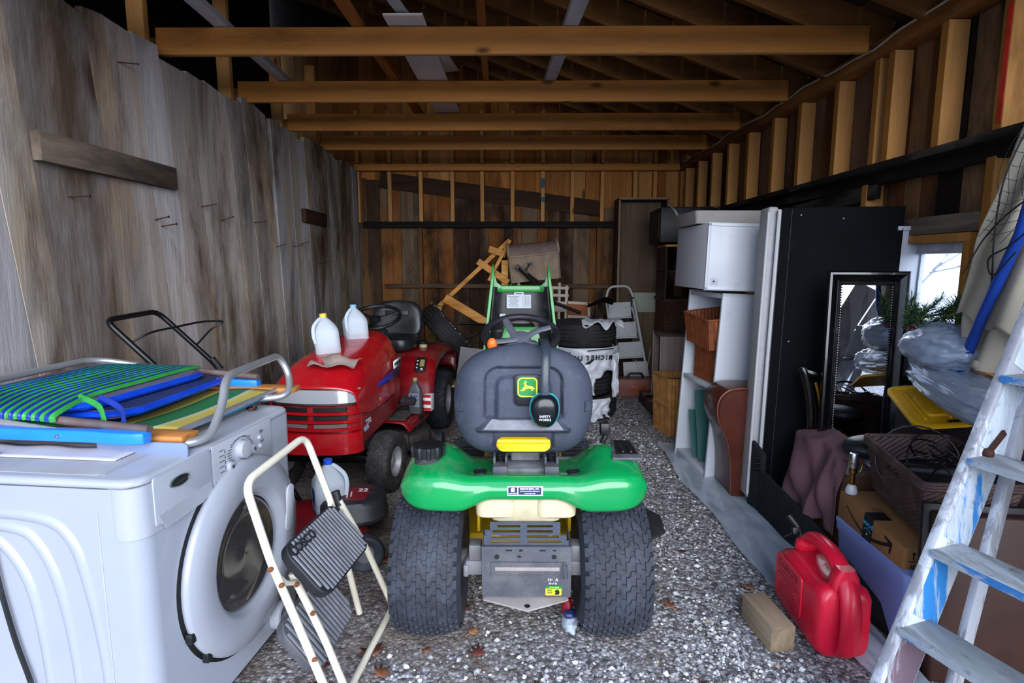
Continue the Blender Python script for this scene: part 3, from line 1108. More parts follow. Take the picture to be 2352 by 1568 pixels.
# rear frame: slotted upper plate, lower hitch plate
b = MB()
def pl(x0, x1, z0, z1, y0=-.19, y1=-.186):
    b.box(((x0 + x1) / 2, (y0 + y1) / 2, (z0 + z1) / 2), (x1 - x0, y1 - y0, z1 - z0))
zt, zb_ = .502, .424
rows_ = [zt - .0205 * i for i in range(5)]
pl(-.118, .128, zt - .004, zt + .006)
for i, (xa, xb) in enumerate(((-.118, .128), (-.135, .128), (-.14, .15), (-.14, .158))):
    z1 = zt - .004 - i * .019
    pl(xa, xa + .026, z1 - .009, z1)
    pl(-.012, .012, z1 - .009, z1)
    pl(xb - .026, xb, z1 - .009, z1)
    pl(xa, xb, z1 - .019, z1 - .009)
b.build('slotted_plate', pm('textured_dark_steel', '#3f4654', .55, .2, .1, 8, .6, 240, .12, '#6a7182', 8), gt)
b = MB()
b.loft([[V(x, y, z) for x, z in ((-.148, .424), (.168, .424), (.166, .235), (-.146, .235))] for y in (-.205, -.19)])
b.box((.01, -.205, .345), (.25, .012, .05))
b.loft([[V(-.146, -.19, .424), V(-.146, -.08, .44), V(-.146, -.08, .25), V(-.146, -.19, .235)], [V(-.141, -.19, .424), V(-.141, -.08, .44), V(-.141, -.08, .25), V(-.141, -.19, .235)]])
b.loft([[V(.166, -.19, .424), V(.166, -.08, .44), V(.166, -.08, .25), V(.166, -.19, .235)], [V(.161, -.19, .424), V(.161, -.08, .44), V(.161, -.08, .25), V(.161, -.19, .235)]])
hp = b.build('hitch_plate', GREYP, gt, bevel=.004)
b = MB()
for x, z, rx_, rz_ in ((-.094, .388, .0085, .0085), (.106, .388, .0085, .0085), (-.015, .389, .007, .004), (-.01, .412, .007, .004), (.108, .412, .006, .003)):
    b.prism([(rx_ * math.cos(2 * PI * i / 16), rz_ * math.sin(2 * PI * i / 16)) for i in range(16)], 0, .0012, frame((x, -.2055, z), (1, 0, 0), (0, 0, 1)))
for x, z in ((-.052, .412), (.066, .412)):
    b.prism(rrect(.022, .005, .002, 3), 0, .0012, frame((x, -.2055, z), (1, 0, 0), (0, 0, 1)))
b.build('plate_hole', BLACKMK, hp)
MB().bar((-.10, -.212, .346), (.125, -.212, .346), .003, .014).build('dusty_ridge', TAN, hp, bevel=.001)
lipb = MB().prism([(-.137, -.0), (.155, -.0), (.157, -.03), (.012, -.095), (-.142, -.03)], -.003, .003, T(0, -.192, .236))
lip = lipb.build('hitch_lip', TAN, gt, bevel=.001)
MB().lathe([(.010, 0), (.010, .0012)], 18, o=(.012, -.262, .2392)).build('hitch_hole', BLACKMK, lip)
pin = MB().tube([V(.142, -.213, .37), V(.146, -.228, .365), V(.147, -.228, .32), V(.143, -.215, .315)], .0045, 8).build('hitch_pin', CHROME, gt)
dl = MB().prism(rrect(.056, .034, .003, 3), 0, .0008, frame((.105, -.2062, .262), (1, 0, 0), (0, 0, 1))).build('warning_decal', YL_D, gt)
dl['label'] = 'green and yellow decal with small lettering'
MB().prism(rrect(.056, .010, .002, 2), 0, .0006, frame((.105, -.2072, .2755), (1, 0, 0), (0, 0, 1))).build('decal_band', GR_D, dl)
text('decal_lettering', 'JOHN DEERE', .0065, YL_D, dl, frame((.108, -.208, .2755), (1, 0, 0), (0, 0, 1)), .0002, .9)
MB().prism([(-.009, -.010), (.007, -.010), (.009, .0), (.006, .007), (-.002, .010), (-.007, .005), (-.010, .004), (-.006, -.002)], 0, .0006, frame((.118, -.2072, .258), (1, 0, 0), (0, 0, 1))).build('decal_emblem', BLACKMK, dl, flat=True)
b = MB()
for i in range(5):
    b.box((.092, -.2072, .268 - i * .004), (.02 - .003 * (i % 2), .0006, .0018))
b.build('decal_lettering', BLACKMK, dl)
d2 = text('lever_decal', 'H•  A', .016, WHITEM, gt, frame((.103, -.2068, .303), (1, 0, 0), (0, 0, 1)), .0002)
text('lever_decal', 'H•/•A', .012, WHITEM, gt, frame((.103, -.2068, .289), (1, 0, 0), (0, 0, 1)), .0002)
# axle castings, frame, deck, deflector
for sx_ in (-1, 1):
    b = MB()
    b.box((sx_ * .185 + .01, -.10, .31), (.07, .09, .055))
    b.cyl((sx_ * .17 + .01, -.05, .30), (sx_ * .25 + .01, -.05, .30), .035, 16)
    b.box((sx_ * .185 + .01, -.11, .365), (.045, .06, .06))
    b.box((sx_ * .218 + .01, -.10, .30), (.02, .10, .045))
    b.build('rear_axle', pm('cast_axle_metal', '#77767a', .6, .3, .12, 12, .2, 90, .3, '#5a5148', 10), gt, bevel=.006)
b = MB()
b.box((-.175, .46, .42), (.012, .8, .14))
b.box((.185, .46, .42), (.012, .8, .14))
b.box((.008, .1, .44), (.36, .012, .10))
b.build('chassis', YEL, gt, bevel=.003)
b = MB()
b.box((.0, .55, .19), (.72, .62, .13))
b.lathe([(.30, 0), (.30, .10), (.26, .13)], 32, o=(-.2, .6, .10))
b.lathe([(.30, 0), (.30, .10), (.26, .13)], 32, o=(.2, .6, .10))
b.build('mower_deck', YEL, gt, bevel=.02)
b = MB().prism([(.36, .34), (.585, .36), (.665, .43), (.685, .60), (.60, .72), (.36, .76)], -.008, .008, T(0, 0, .165))
b.build('deck_deflector', rubber('dusty_black_rubber', '#1d1e22', .15), gt, bevel=.004)
# footrests with mats
for sx_ in (-1, 1):
    ft = MB().prism([(sx_ * .17, .20), (sx_ * .36, .30), (sx_ * .38, .62), (sx_ * .34, .86), (sx_ * .17, .95)], 0, .012, T(0, 0, .42)).build('footrest', GREEN2, gt, bevel=.004)
    b = MB().prism([(sx_ * .18, .24), (sx_ * .345, .32), (sx_ * .36, .62), (sx_ * .325, .84), (sx_ * .18, .92)], .013, .018, T(0, 0, .42))
    for i in range(8):
        b.box((sx_ * .265, .32 + i * .07, .441), (.15, .012, .006))
    b.build('foot_mat', rubber('dusty_black_rubber', '#1d1e22'), ft)
b = MB()
b.tube(fillet([V(.27, .18, .55), V(.35, .20, .72), V(.35, .26, .74)], .03), .012, 8)
b.box((.335, .20, .73), (.035, .04, .05))
b.build('deck_lever', BLACKP, gt, bevel=.005)
# dash console, cowl, steering wheel
b = MB()
b.loft([[V(.0 + x, .98 + y, z) for x, y in rrect(.30 * k, .26 * k2, .05, 5)] for z, k, k2 in ((.42, 1.1, 1.2), (.70, 1.0, 1), (.90, .95, .9), (.955, .8, .7))])
b.build('dash_console', pm('dash_black_plastic', '#1f2024', .5, 0, .1, 9, .1, 200, .3, '#5d5f66', 8), gt, smooth=50)
b = MB()
b.loft([[V(-.005 + x, .88 + y, z) for x, y in rrect(.19 * k, .10 * k, .03, 5)] for z, k in ((.955, 1), (.985, 1), (1.0, .85))], M=None)
b.build('dash_panel', GREYP, gt, smooth=50)
sw = MB()
MS = T(-.004, .86, 1.035) @ RX(24)
sw.tube([V(.19 * math.cos(2 * PI * i / 40), .19 * math.sin(2 * PI * i / 40), 0) for i in range(40)], .018, 12, closed=True, M=MS)
whl = sw.build('steering_wheel', pm('wheel_black_grip', '#1a1b20', .5, 0, .08, 9, .2, 200, .2, '#4c5262', 8), gt)
b = MB()
b.lathe([(.055, -.04), (.05, -.005), (.03, 0)], 24, M=MS)
b.tube(spline([V(-.02, -.02, -.01), V(-.05, .06, -.008), V(-.085, .165, 0)], 4), [.026, .025, .024, .023, .022, .022, .022, .02, .018], 10, M=MS, flat=.5)
b.tube(spline([V(.02, -.02, -.01), V(.08, .05, -.008), V(.165, .08, 0)], 4), .02, 10, M=MS, flat=.5)
b.tube(spline([V(.0, -.02, -.01), V(-.09, -.05, -.008), V(-.17, -.07, 0)], 4), .02, 10, M=MS, flat=.5)
b.build('wheel_spoke', pm('grey_spoke_plastic', '#565a66', .5, 0, .08), whl)
b = MB().cyl((0, .95, .86), (-.004, .87, 1.03), .022, 14)
b.build('steering_column', BLACKP, gt)
kn = MB().ell((-.142, .60, 1.02), (.024, .018, .033), 16, 10).build('throttle_knob', pm('orange_plastic', '#d9691c', .4, 0, .05), gt)
kn['label'] = 'orange control knob'
MB().cyl((-.142, .64, .75), (-.142, .60, 1.0), .007, 8).build('throttle_lever', BLACKP, gt)
b = MB()
for x in (-.095, .115):
    b.box((x, .93, .99), (.05, .05, .035))
b.build('dash_switch', BLACKP, gt, bevel=.006)
# raised hood, hinged at the front
for sx_ in (-1, 1):
    def sp_(t, y, o_):
        # side panel point: t height 0..1
        x = (.244 - .070 * t) * sx_
        return V(x + o_ * sx_ * -.018, y, .76 + .64 * t)
    outer = []
    for t, y in [(0.0, 1.33), (.25, 1.35), (.5, 1.37), (.75, 1.40), (.9, 1.425), (1.0, 1.445)]:
        back = 1.55 if t < .8 else 1.55 - (t - .78) / .22 * .10
        k = 1 if t < .95 else .25
        outer.append([sp_(t, y, 0), sp_(t, back, 0), sp_(t, back, k), sp_(t, y, k)])
    b = MB()
    b.loft(outer)
    b.prism([(sx_ * .174, 1.395), (sx_ * .164, 1.33), (sx_ * .150, 1.285), (sx_ * .120, 1.262), (sx_ * .120, 1.235), (sx_ * .192, 1.225)], -1.53, -1.515, M=RX(90))
    b.build('hood_side', GREEN2, gt, bevel=.003)
b = MB()
def hood_back(u, v):
    s = (u - .5) * 2
    x = s * (.228 - .060 * v * .82)
    z = .76 + .505 * v + .03 * max(0, abs(s) - .7) / .3 * v ** 6
    return (x, 1.56 - .03 * s * s, z)
b.grid(hood_back, 25, 20)
b.build('hood_panel', GREEN2, gt, solid=.008, smooth=60)
b = MB()
def hood_lin(u, v):
    s = (u - .5) * 2
    x = s * (.218 - .060 * v * .8)
    z = .80 + .445 * v - .012 * math.cos(s * PI) * (v ** 5)
    y = 1.535 - .05 * s * s * s * s + .01 * v - (.035 if v < .5 else 0) * min(1, (.5 - v) / .08)
    return (x, y, z)
b.grid(hood_lin, 33, 40)
hl = b.build('hood_liner', pm('hood_black_liner', '#17181b', .35, 0, .2, 7, 0, 0, .25, '#4d4a46', 5), gt, solid=.004, smooth=60)
MB().prism(rrect(.30, .04, .015, 5), 0, .012, frame((0, 1.53, 1.243), (1, 0, 0), (0, 0, 1))).build('hood_lip', GREEN2, gt, bevel=.004)
LAB = pm('spec_label_paper', '#a9b0b8', .5, 0, .03)
lb = MB().prism(rrect(.155, .085, .003, 2), 0, .001, frame((-.012, 1.520, 1.165), (1, 0, 0), (0, .03, 1)))
lb.prism(rrect(.06, .02, .003, 2), 0, .001, frame((-.012, 1.5205, 1.213), (1, 0, 0), (0, .03, 1)))
lbo = lb.build('service_label', LAB, gt)
lbo['label'] = 'pale service label with printed table'
b = MB()
for i in range(9):
    b.box((-.045, 1.5185, 1.196 - i * .0085), (.07 - .012 * (i % 3), .0008, .0022))
    b.box((.038, 1.5185, 1.196 - i * .0085), (.04, .0008, .0014))
for i in range(4):
    b.box((.012 + i * .017, 1.5185, 1.158), (.0012, .0008, .06))
b.box((-.012, 1.5185, 1.214), (.04, .0008, .006))
b.build('label_print', pm('grey_print', '#3b4046', .6), lbo)
MB().prism(rrect(.036, .028, .002, 2), 0, .001, frame((-.115, 1.497, 1.075), (1, .1, 0), (0, .0, 1))).build('small_label', LAB, gt)
b = MB()
b.tube([V(.105 * math.cos(a), 1.505, .985 + .085 * math.sin(a)) for a in [PI * i / 16 for i in range(17)]], .022, 8, flat=.7)
b.build('air_duct', pm('dusty_duct', '#4a423c', .8, 0, .2, 9), gt)
MB().prism([(-.13, -.05), (.13, -.05), (.10, .05), (-.10, .05)], 0, .02, frame((0, 1.46, .96), (1, 0, 0), (0, .2, 1))).build('hood_front_duct', GREEN2, gt, bevel=.004)
b = MB()
b.box((0, 1.35, .52), (.40, .40, .24))
b.lathe([(.13, 0), (.13, .12), (.10, .16)], 24, o=(0, 1.30, .62))
b.build('engine', BLACKM, gt, bevel=.02)
b = MB()
b.box((0, 1.57, .55), (.42, .06, .30))
b.box((-.215, 1.36, .82), (.03, .05, .12))
b.build('grille_front', GREEN2, gt, bevel=.02)

# ------------------------------------------------------------------ ear defenders hung over the seat back
em = thing('ear_defenders', 'black ear defenders with teal edge hung over the dark seat back', 'ear defenders', (.095, 2.0, .92))
BAND = pm('blue_black_band', '#2b323c', .35, 0, .08, 9, 0, 0, .2, '#6c7a8c', 10)
pts = spline([V(.0, -.042, -.02), V(.004, -.050, .05), V(.006, -.036, .13), V(.008, -.004, .178), V(.006, .055, .200), V(.006, .125, .190), V(.006, .175, .14), V(.006, .19, .05)], 5)
MB().tube(pts, .0165, 10, flat=.35, up=(0, -1, 0)).build('headband', BAND, em)
def cup(y0, sgn):
    b_ = MB()
    ol = []
    for i in range(28):
        a = 2 * PI * i / 28
        r_ = 1.0
        x_ = .050 * math.copysign(abs(math.cos(a)) ** .8, math.cos(a))
        z_ = .060 * math.copysign(abs(math.sin(a)) ** .75, math.sin(a))
        x_ *= 1 - .18 * max(0, -z_ / .06)
        ol.append((x_ + .004, z_ - .035))
    b_.loft([[V(x * k, y0 + sgn * y, -.035 + (z + .035) * k) for x, z in ol] for y, k in ((0, .94), (.012, 1.0), (.026, .94), (.036, .7), (.038, .3))])
    return b_
cu = cup(-.035, -1).build('ear_cup', pm('glossy_black_cup', '#0d1116', .22, 0, .1, 6), em, smooth=50)
tb = MB()
ol = []
for i in range(28):
    a = 2 * PI * i / 28
    x_ = .0512 * math.copysign(abs(math.cos(a)) ** .8, math.cos(a))
    z_ = .062 * math.copysign(abs(math.sin(a)) ** .75, math.sin(a))
    x_ *= 1 - .18 * max(0, -z_ / .063)
    ol.append(V(x_ + .004, -.036, z_ - .035))
tb.tube(ol, .0032, 6, closed=True)
tb.build('cup_edge', pm('teal_foam', '#117f86', .6), cu)
text('cup_lettering', 'SAFETY\nWORKS', .012, WHITEM, cu, frame((.004, -.0745, -.055), (1, 0, 0), (0, 0, 1)), .0003)
cup(.20, 1).build('ear_cup', pm('glossy_black_cup', '#0d1116'), em, smooth=50)
# ================================================================== washing machine
WHITE = pm('white_enamel', '#979ca9', .3, 0, .03, 3, 0, 0, .10, '#9a938c', 9, .25)
WHITE2 = pm('white_plastic', '#9da1ac', .35, 0, .03, 3, 0, 0, .06, '#9a938c', 9)
GREYW = pm('grey_plastic', '#9fa3ad', .4, 0, .05)
WR = 84.3
wm = thing('washing_machine', 'white front-loading washing machine with dusty top and round glass door', 'washing machine', (-.95, 1.34, 0), R(WR))
W_, D_, H_ = .78, .74, .862
b = MB()
# body with rounded front corners
def body_ring(z, y0=0.0, r=.05):
    return [V(x + W_ / 2, y + (D_ + y0) / 2, z) for x, y in rrect(W_, D_ - y0, r, 6)]
b.loft([body_ring(.06), body_ring(.838)])
b.build('cabinet_body', WHITE, wm, smooth=50)
# pressed curves on the side
b = MB()
for k in range(3):
    x0 = .125 + .085 * k
    b.tube(spline([V(.012, x0 + .0, .08), V(.012, x0 + .005, .36), V(.012, x0 + .03, .56), V(.012, x0 + .07 + .01 * k, .70 - .015 * k), V(.012, x0 + .16, .755 - .03 * k), V(.012, x0 + .40, .765 - .03 * k)], 8), .0205, 14, flat=1)
b.build('side_pressing', WHITE, wm, smooth=60)
b = MB()
b.loft([[V(x + W_ / 2, y + D_ / 2, z) for x, y in rrect(W_ - k, D_ - k, .05, 6)] for z, k in ((.841, .002), (.845, -.004), (.852, -.004), (.859, .006), (.862, .024))])
fas = [(x + W_ / 2, y + .05) for x, y in rrect(W_ + .006, .106, .048, 6)]
b.loft([[V(x, y, z) for x, y in fas] for z in (.704, .708, .840)])
b.build('top_console', WHITE2, wm, smooth=45)
MB().box((-.0005, .112, .42), (.002, .004, .72)).build('side_seam', GREYW, wm)
b = MB().box((W_ / 2, .11, .8625), (W_ - .06, .004, .002))
b.build('top_seam', GREYW, wm)
b = MB().prism(rrect(W_ - .06, .60, .02, 4), 0, .002, T(W_ / 2, .42, .8615))
b.build('top_plate', pm('dusty_white_top', '#94979f', .45, 0, .08, 4, 0, 0, .45, '#8d857c', 6), wm, bevel=.001)
FF = lambda x, z, y=-.001: frame((x, y, z), (1, 0, 0), (0, 0, 1))      # plane of the front
# detergent drawer
dr = MB().prism(rrect(.235, .135, .012, 4), 0, .006, FF(.165, .785, -.003)).build('detergent_drawer', WHITE2, wm, bevel=.003)
b = MB().prism([(-.115, .028), (-.02, .030), (.10, .038), (.112, .0), (.02, -.012), (-.09, -.018)], 0, .002, FF(.17, .720, -.0092))
b.build('drawer_grip', GREYW, dr)
b = MB().loft([[V(.142 + .038 * k * math.cos(a), -.0092 - h, .812 + .014 * k * math.sin(a)) for a in [2 * PI * i / 28 for i in range(28)]] for h, k in ((0, 1), (.003, 1), (.004, .9))])
bd = b.build('maker_badge', pm('dark_badge', '#24272c', .3, .4, .1), dr)
MB().loft([[V(.142 + .038 * k * math.cos(a), -.0115 - h, .812 + .014 * k * math.sin(a)) for a in [2 * PI * i / 28 for i in range(28)]] for h, k in ((0, 1.06), (.0018, 1.06), (.0022, .9), (0, .88))]).build('badge_rim', CHROME, bd)
# control panel
cp = MB().prism(rrect(.335, .14, .006, 3), 0, .004, FF(.46, .787, -.003)).build('control_panel', pm('panel_pale_grey', '#a0a4ae', .35, 0, .02), wm, bevel=.002)
for x, z, r_, h in ((.436, .803, .030, .022), (.371, .768, .015, .012), (.496, .785, .015, .012), (.545, .808, .008, .007), (.547, .778, .008, .007)):
    q_ = MB().lathe([(r_ * 1.1, 0), (r_ * 1.1, .002), (r_, .003), (r_ * .94, h), (r_ * .7, h + .001)], 24, M=FF(x, z, -.007))
    kn = q_.build('knob' if r_ > .02 else 'button', WHITE2, cp)
PRN = pm('grey_print', '#3b4046', .6)
b = MB()
rq = random.Random(3)
for i in range(22):
    a = R(-40 + 260 * i / 21)
    rr_ = .052
    l_ = rq.uniform(.012, .024)
    cx = .436 + (rr_ + l_ / 2) * math.cos(a)
    cz = .803 + (rr_ * .75) * math.sin(a)
    if .72 < cz < .852 and abs(cx - .436) < .09:
        b.box((cx, -.0077, cz), (l_, .0006, .0022))
for i in range(5):
    b.box((.335, -.0077, .83 - i * .017), (.022, .0006, .0022))
    b.box((.352, -.0077, .822 - i * .017), (.003, .0006, .012))
for x, z in ((.371, .745), (.496, .762), (.496, .757), (.56, .83), (.56, .826), (.56, .822), (.563, .792), (.563, .788), (.30, .735), (.31, .74)):
    b.box((x, -.0077, z), (.022, .0006, .0018))
b.build('panel_print', PRN, cp)
b = MB()
for x, z in ((.371, .768), (.496, .785)):
    b.lathe([(.006, 0), (.006, .001), (.004, .001)], 16, M=FF(x, z, -.021))
b.build('button_mark', PRN, cp)
# door
DC = (.43, .455)
dm = FF(DC[0], DC[1], 0)
door = MB().lathe([(.305, -.004), (.313, .006), (.314, .016), (.306, .026), (.26, .036), (.212, .040), (.198, .034), (.184, .012), (.178, .004)], 64, M=dm, caps=False).build('door_ring', pm('door_pale_grey', '#979ba6', .3, 0, .03, 4, 0, 0, .08, '#90887f', 12, .2), wm, smooth=60)
GLS = NT('dark_door_glass')
GLS.b.inputs['Base Color'].default_value = (.035, .033, .034, 1)
GLS.b.inputs['Roughness'].default_value = .08
GLS.b.inputs['Coat Weight'].default_value = .6
MB().lathe([(.181, .006), (.176, .016), (.160, .020), (.12, .016), (.06, .012), (.0005, .010)], 56, M=dm @ T(-.015, 0, 0), caps=False).build('door_glass', GLS.mat, door, smooth=60)
# scooped handle
b = MB()
b.prism(rrect(.05, .17, .022, 6), 0, .006, FF(DC[0] + .235, DC[1] + .05, -.036) @ RZ(-10))
b.build('door_handle', pm('pale_grip', '#b4b8c2', .35, 0, .03), door, bevel=.003)
MB().lathe([(.326, -.001), (.326, .0005), (.316, .0005)], 64, M=dm).build('door_gap', BLACKMK, door)
for a in (200, 222):
    MB().box((DC[0] + .316 * math.cos(R(a)), -.012, DC[1] + .316 * math.sin(R(a))), (.02, .02, .03)).build('door_hinge', BLACKP, door, bevel=.002)
# drain filter and dark base
b = MB()
b.lathe([(.052, 0), (.052, .035), (.044, .038), (.042, .012), (.0005, .012)], 28, M=FF(.60, .115))
b.box((.60, -.022, .115), (.07, .02, .010))
b.build('drain_filter', WHITE2, wm)
MB().box((W_ / 2, .37, .03), (W_ - .06, .66, .06)).build('base_frame', STEEL, wm, bevel=.004)
MB().tube(spline([V(-.012, .412, .72), V(-.014, .406, .626), V(-.014, .394, .529), V(-.014, .372, .406), V(-.014, .342, .283), V(-.014, .32, .12), V(-.014, .33, .01)], 6), .006, 8).build('power_cord', BLACKP, wm)
for x, y in ((.08, .08), (.7, .08), (.08, .66), (.7, .66)):
    MB().cyl((x, y, 0), (x, y, .03), .02, 12).build('foot', BLACKP, wm)

def wl(x, y, z):
    """point given in the washer's own axes"""
    a = R(WR)
    return V(-.95 + x * math.cos(a) - y * math.sin(a), 1.34 + x * math.sin(a) + y * math.cos(a), z)

# ------------------------------------------------------------------ things on the washer
RUSTM = pm('rusty_tube', '#6d6a6c', .55, .5, .2, 8, 0, 0, .55, '#7a3d26', 9)
ALU = pm('bright_aluminium', '#c9ccd2', .32, .75, .05, 9, 0, 0, .1, '#6c6c70', 9)
TOPZ = .864
cb = thing('folded_beach_chair', 'folded beach chair with striped canvas, wooden arms and bent silver tube', 'folding chair', wl(0, 0, TOPZ), R(WR))
z0 = TOPZ
def rel(p):
    return V(p[0], p[1], p[2] - z0)
tub = fillet([rel(p) for p in [(.27, .50, .882), (.225, .04, .882), (.30, .0, .885), (.40, .02, .96), (.47, .05, 1.035), (.90, .10, 1.035), (.92, .07, .955), (.84, .03, .885), (.78, .12, .882), (.80, .50, .882)]], .06, 6)
MB().tube(tub, .0135, 12).build('leg_tube', ALU, cb)
WD = wood('varnished_arm', '#8a4d20', '#b9773c', '#d0935a', 'y', 12, .45, 0, '#000', .1)
for x in (.255, .895):
    MB().box((x, .26, .034), (.075, .46, .022)).build('arm_rest', WD, cb, bevel=.004)
CANV = NT('striped_canvas')
q = CANV
co = q.coord()
sxz = q.n('SeparateXYZ')
q.l(co, sxz.inputs[0])
mp = q.n('MapRange')
mp.inputs['From Min'].default_value = .08
mp.inputs['From Max'].default_value = .46
q.l(sxz.outputs['Y'], mp.inputs['Value'])
cr = q.ramp(mp.outputs[0], [(0, '#1d6e9c'), (.06, '#cfd0c0'), (.09, '#b9a94e'), (.25, '#c2b35a'), (.29, '#9fb6b6'), (.32, '#1d6a3a'), (.55, '#0f5a33'), (.6, '#b9a94e'), (.8, '#1b4b96'), (.9, '#16743a')])
for e in cr.node.color_ramp.elements:
    pass
cr.node.color_ramp.interpolation = 'CONSTANT'
q.l(cr, q.b.inputs['Base Color'])
q.b.inputs['Roughness'].default_value = .8
b = MB().grid(lambda u, v: (.30 + .56 * u + .02 * v, .095 + .62 * v, .035 - .012 * math.sin(u * PI) + .004 * math.sin(v * 9)), 14, 16)
b.build('canvas_seat', q.mat, cb, solid=.006)
MB().tube([V(.29, .10, .036), V(.87, .10, .036)], .010, 8).build('frame_bar', ALU, cb)
MB().prism(rrect(.28, .045, .012, 4), -.004, .004, frame((.20, .14, .012), (0, 1, 0), (0, -.2, 1)) @ T(0, 0, 0)).build('grey_side_plate', pm('slate_plastic', '#6d7d9c', .5, 0, .05), cb, bevel=.002)

bw = [thing('bodyboard', l, 'bodyboard', wl(0, 0, TOPZ + .072 + .03 * i), R(WR)) for i, l in enumerate(('lower dark blue bodyboard under the webbing on the washer', 'upper grey-topped bodyboard with shiny blue rim under green straps'))]
BLUEG = pm('shiny_blue_rim', '#0b3fc0', .2, 0, .1, 9, 0, 0, .1, '#2a3c6a', 12, .4)
for i, o_ in enumerate(bw):
    oy, ox = (.02, .02) if i == 0 else (.10, .0)
    M = T(.57 + ox, .52 + oy, 0) @ RZ(3 - 5 * i)
    rr_ = [V(x, y, 0) for x, y in rrect(.60, .50, .09, 7)]
    b = MB()
    b.loft([[V(p.x * k, p.y * k, z) for p in rr_] for z, k in ((-.012, .93), (-.010, .98), (0, 1), (.010, .98), (.012, .94))], M=M)
    b.build('board_rim', BLUEG, o_, smooth=60)
    b = MB().loft([[V(p.x * k, p.y * k, z) for p in rr_] for z, k in ((.010, .93), (.0145, .925), (.0155, .85))], M=M)
    b.build('deck_pad', pm('board_grey_pad', '#56566e', .7, 0, .1, 30, .1, 200) if i else pm('board_navy_pad', '#1f2f5c', .6, 0, .15, 20), o_, smooth=60)

ca = thing('folded_lawn_chair', 'folded lawn chair with green and blue straps, rusty tubes and blue arms', 'folding chair', wl(0, 0, TOPZ), R(WR))
b = MB()
b.tube(fillet([V(.185, .10, .075), V(.22, .45, .085), V(.30, .75, .10), V(.34, .84, .115), V(.85, .86, .12), V(.93, .80, .115), V(.90, .45, .10), V(.88, .18, .085)], .10, 7), .0125, 10)
b.build('seat_frame', RUSTM, ca)
b = MB()
b.tube(fillet([V(.17, .30, .055), V(.22, .70, .08), V(.33, .86, .145), V(.86, .88, .15), V(.94, .74, .11), V(.91, .35, .07)], .10, 7), .0125, 10)
b.build('back_frame', ALU, ca)
SG = pm('green_vinyl_strap', '#2f8f3c', .35, 0, .15, 12, 0, 0, .1, '#24406e', 14)
SB = pm('blue_vinyl_strap', '#15308e', .35, 0, .15, 12)
for m_, nm, ph in ((SG, 'green_strap', 0), (SB, 'blue_strap', 1)):
    for i in range(12):
        t = (i * 2 + ph + .5) / 24
        y = .42 + .40 * t
        xa = .205 + .05 * max(0, (y - .42)) / .4
        pts = [V(xa - .012, y - .02, .085), V(xa, y - .02, .105), V(.36, y + .004, .125), V(.56, y + .012 * math.sin(i), .128), V(.76, y + .01, .126), V(.895, y + .02, .118), V(.91, y + .02, .10)]
        MB().tube(spline(pts, 5), .0078, 8, flat=.28, up=(0, 0, 1)).build(nm, m_, ca)
for k in range(2):
    MB().tube(spline([V(.20 + .03 * k, .19 + .09 * k, .06), V(.21 + .03 * k, .20 + .09 * k, .085), V(.27 + .02 * k, .26 + .09 * k, .11), V(.33, .38 + .07 * k, .128)], 5), .0085, 8, flat=.28).build('green_strap' if k else 'blue_strap', SG if k else SB, ca)
BLA = pm('bright_blue_plastic', '#1f7be0', .35, 0, .05, 6, 0, 0, .06, '#5a82ad', 12)
for x, y0 in ((.175, .10), (.90, .19)):
    b = MB()
    pts = [(-.018, 0), (.018, 0), (.026, .03), (.026, .10), (.018, .16), (.018, .58), (-.018, .58), (-.018, .16), (-.026, .10), (-.026, .03)]
    b.loft([[V(x + a, y0 + c, z) for a, c in pts] for z in (.038, .072)])
    ar = b.build('arm_rest', BLA, ca, bevel=.006, seg=3)
    for yy in (.10, .26):
        MB().lathe([(.006, 0), (.005, .004), (.0005, .005)], 12, M=frame((x - .019, y0 + yy, .055), (0, -1, 0), (0, 0, 1))).build('rivet', CHROME, ar)
# paper and dark tray corner on the washer top
p_ = MB().grid(lambda u, v: (.12 + .10 * u, .16 + .48 * v, .002 + .006 * math.sin(v * 8) ** 2 * u), 6, 16)
po = p_.build('paper_sheet', pm('old_paper', '#b9b9c2', .8, 0, .05), None, solid=.0012)
po.matrix_world = Matrix.Translation(wl(0, 0, TOPZ + .002)) @ RZ(WR)
po.location = wl(0, 0, TOPZ + .002)
po.rotation_euler = (0, 0, R(WR))
tag(po, 'crumpled pale paper sheet lying on the washer top beneath the chairs', 'paper')
dk = MB().prism(rrect(.06, .16, .006, 3), 0, .014, T(.105, .60, 0)).build('black_tray', BLACKP, None, bevel=.003)
dk.location = wl(0, 0, TOPZ + .002)
dk.rotation_euler = (0, 0, R(WR))
tag(dk, 'small black tray corner on the washer top edge by the wall', 'tray')

# ================================================================== folding step stool
IVORY = pm('ivory_painted_tube', '#d3cdbb', .45, 0, .05, 8, 0, 0, .10, '#7a5a3c', 22)
ss = thing('step_stool', 'small folding step stool with ivory tube frame and ribbed dark steps', 'step stool', (-.60, 1.75, 0))
def sr(p):
    return V(*p) - V(-.60, 1.75, 0)
fr = fillet([sr(p) for p in [(-.485, 1.455, .012), (-.56, 1.50, .17), (-.735, 1.585, .51), (-.815, 1.615, .75), (-.765, 1.975, .785), (-.69, 2.0, .52), (-.63, 2.10, .012)]], .05, 5)
MB().tube(fr, .0125, 10).build('front_frame', IVORY, ss)
rf = fillet([sr(p) for p in [(-.715, 1.68, .425), (-.615, 1.675, .19), (-.55, 1.665, .014), (-.505, 2.14, .014), (-.60, 2.12, .28), (-.69, 2.09, .49)]], .035, 5)
MB().tube(rf, .0125, 10).build('rear_frame', IVORY, ss)
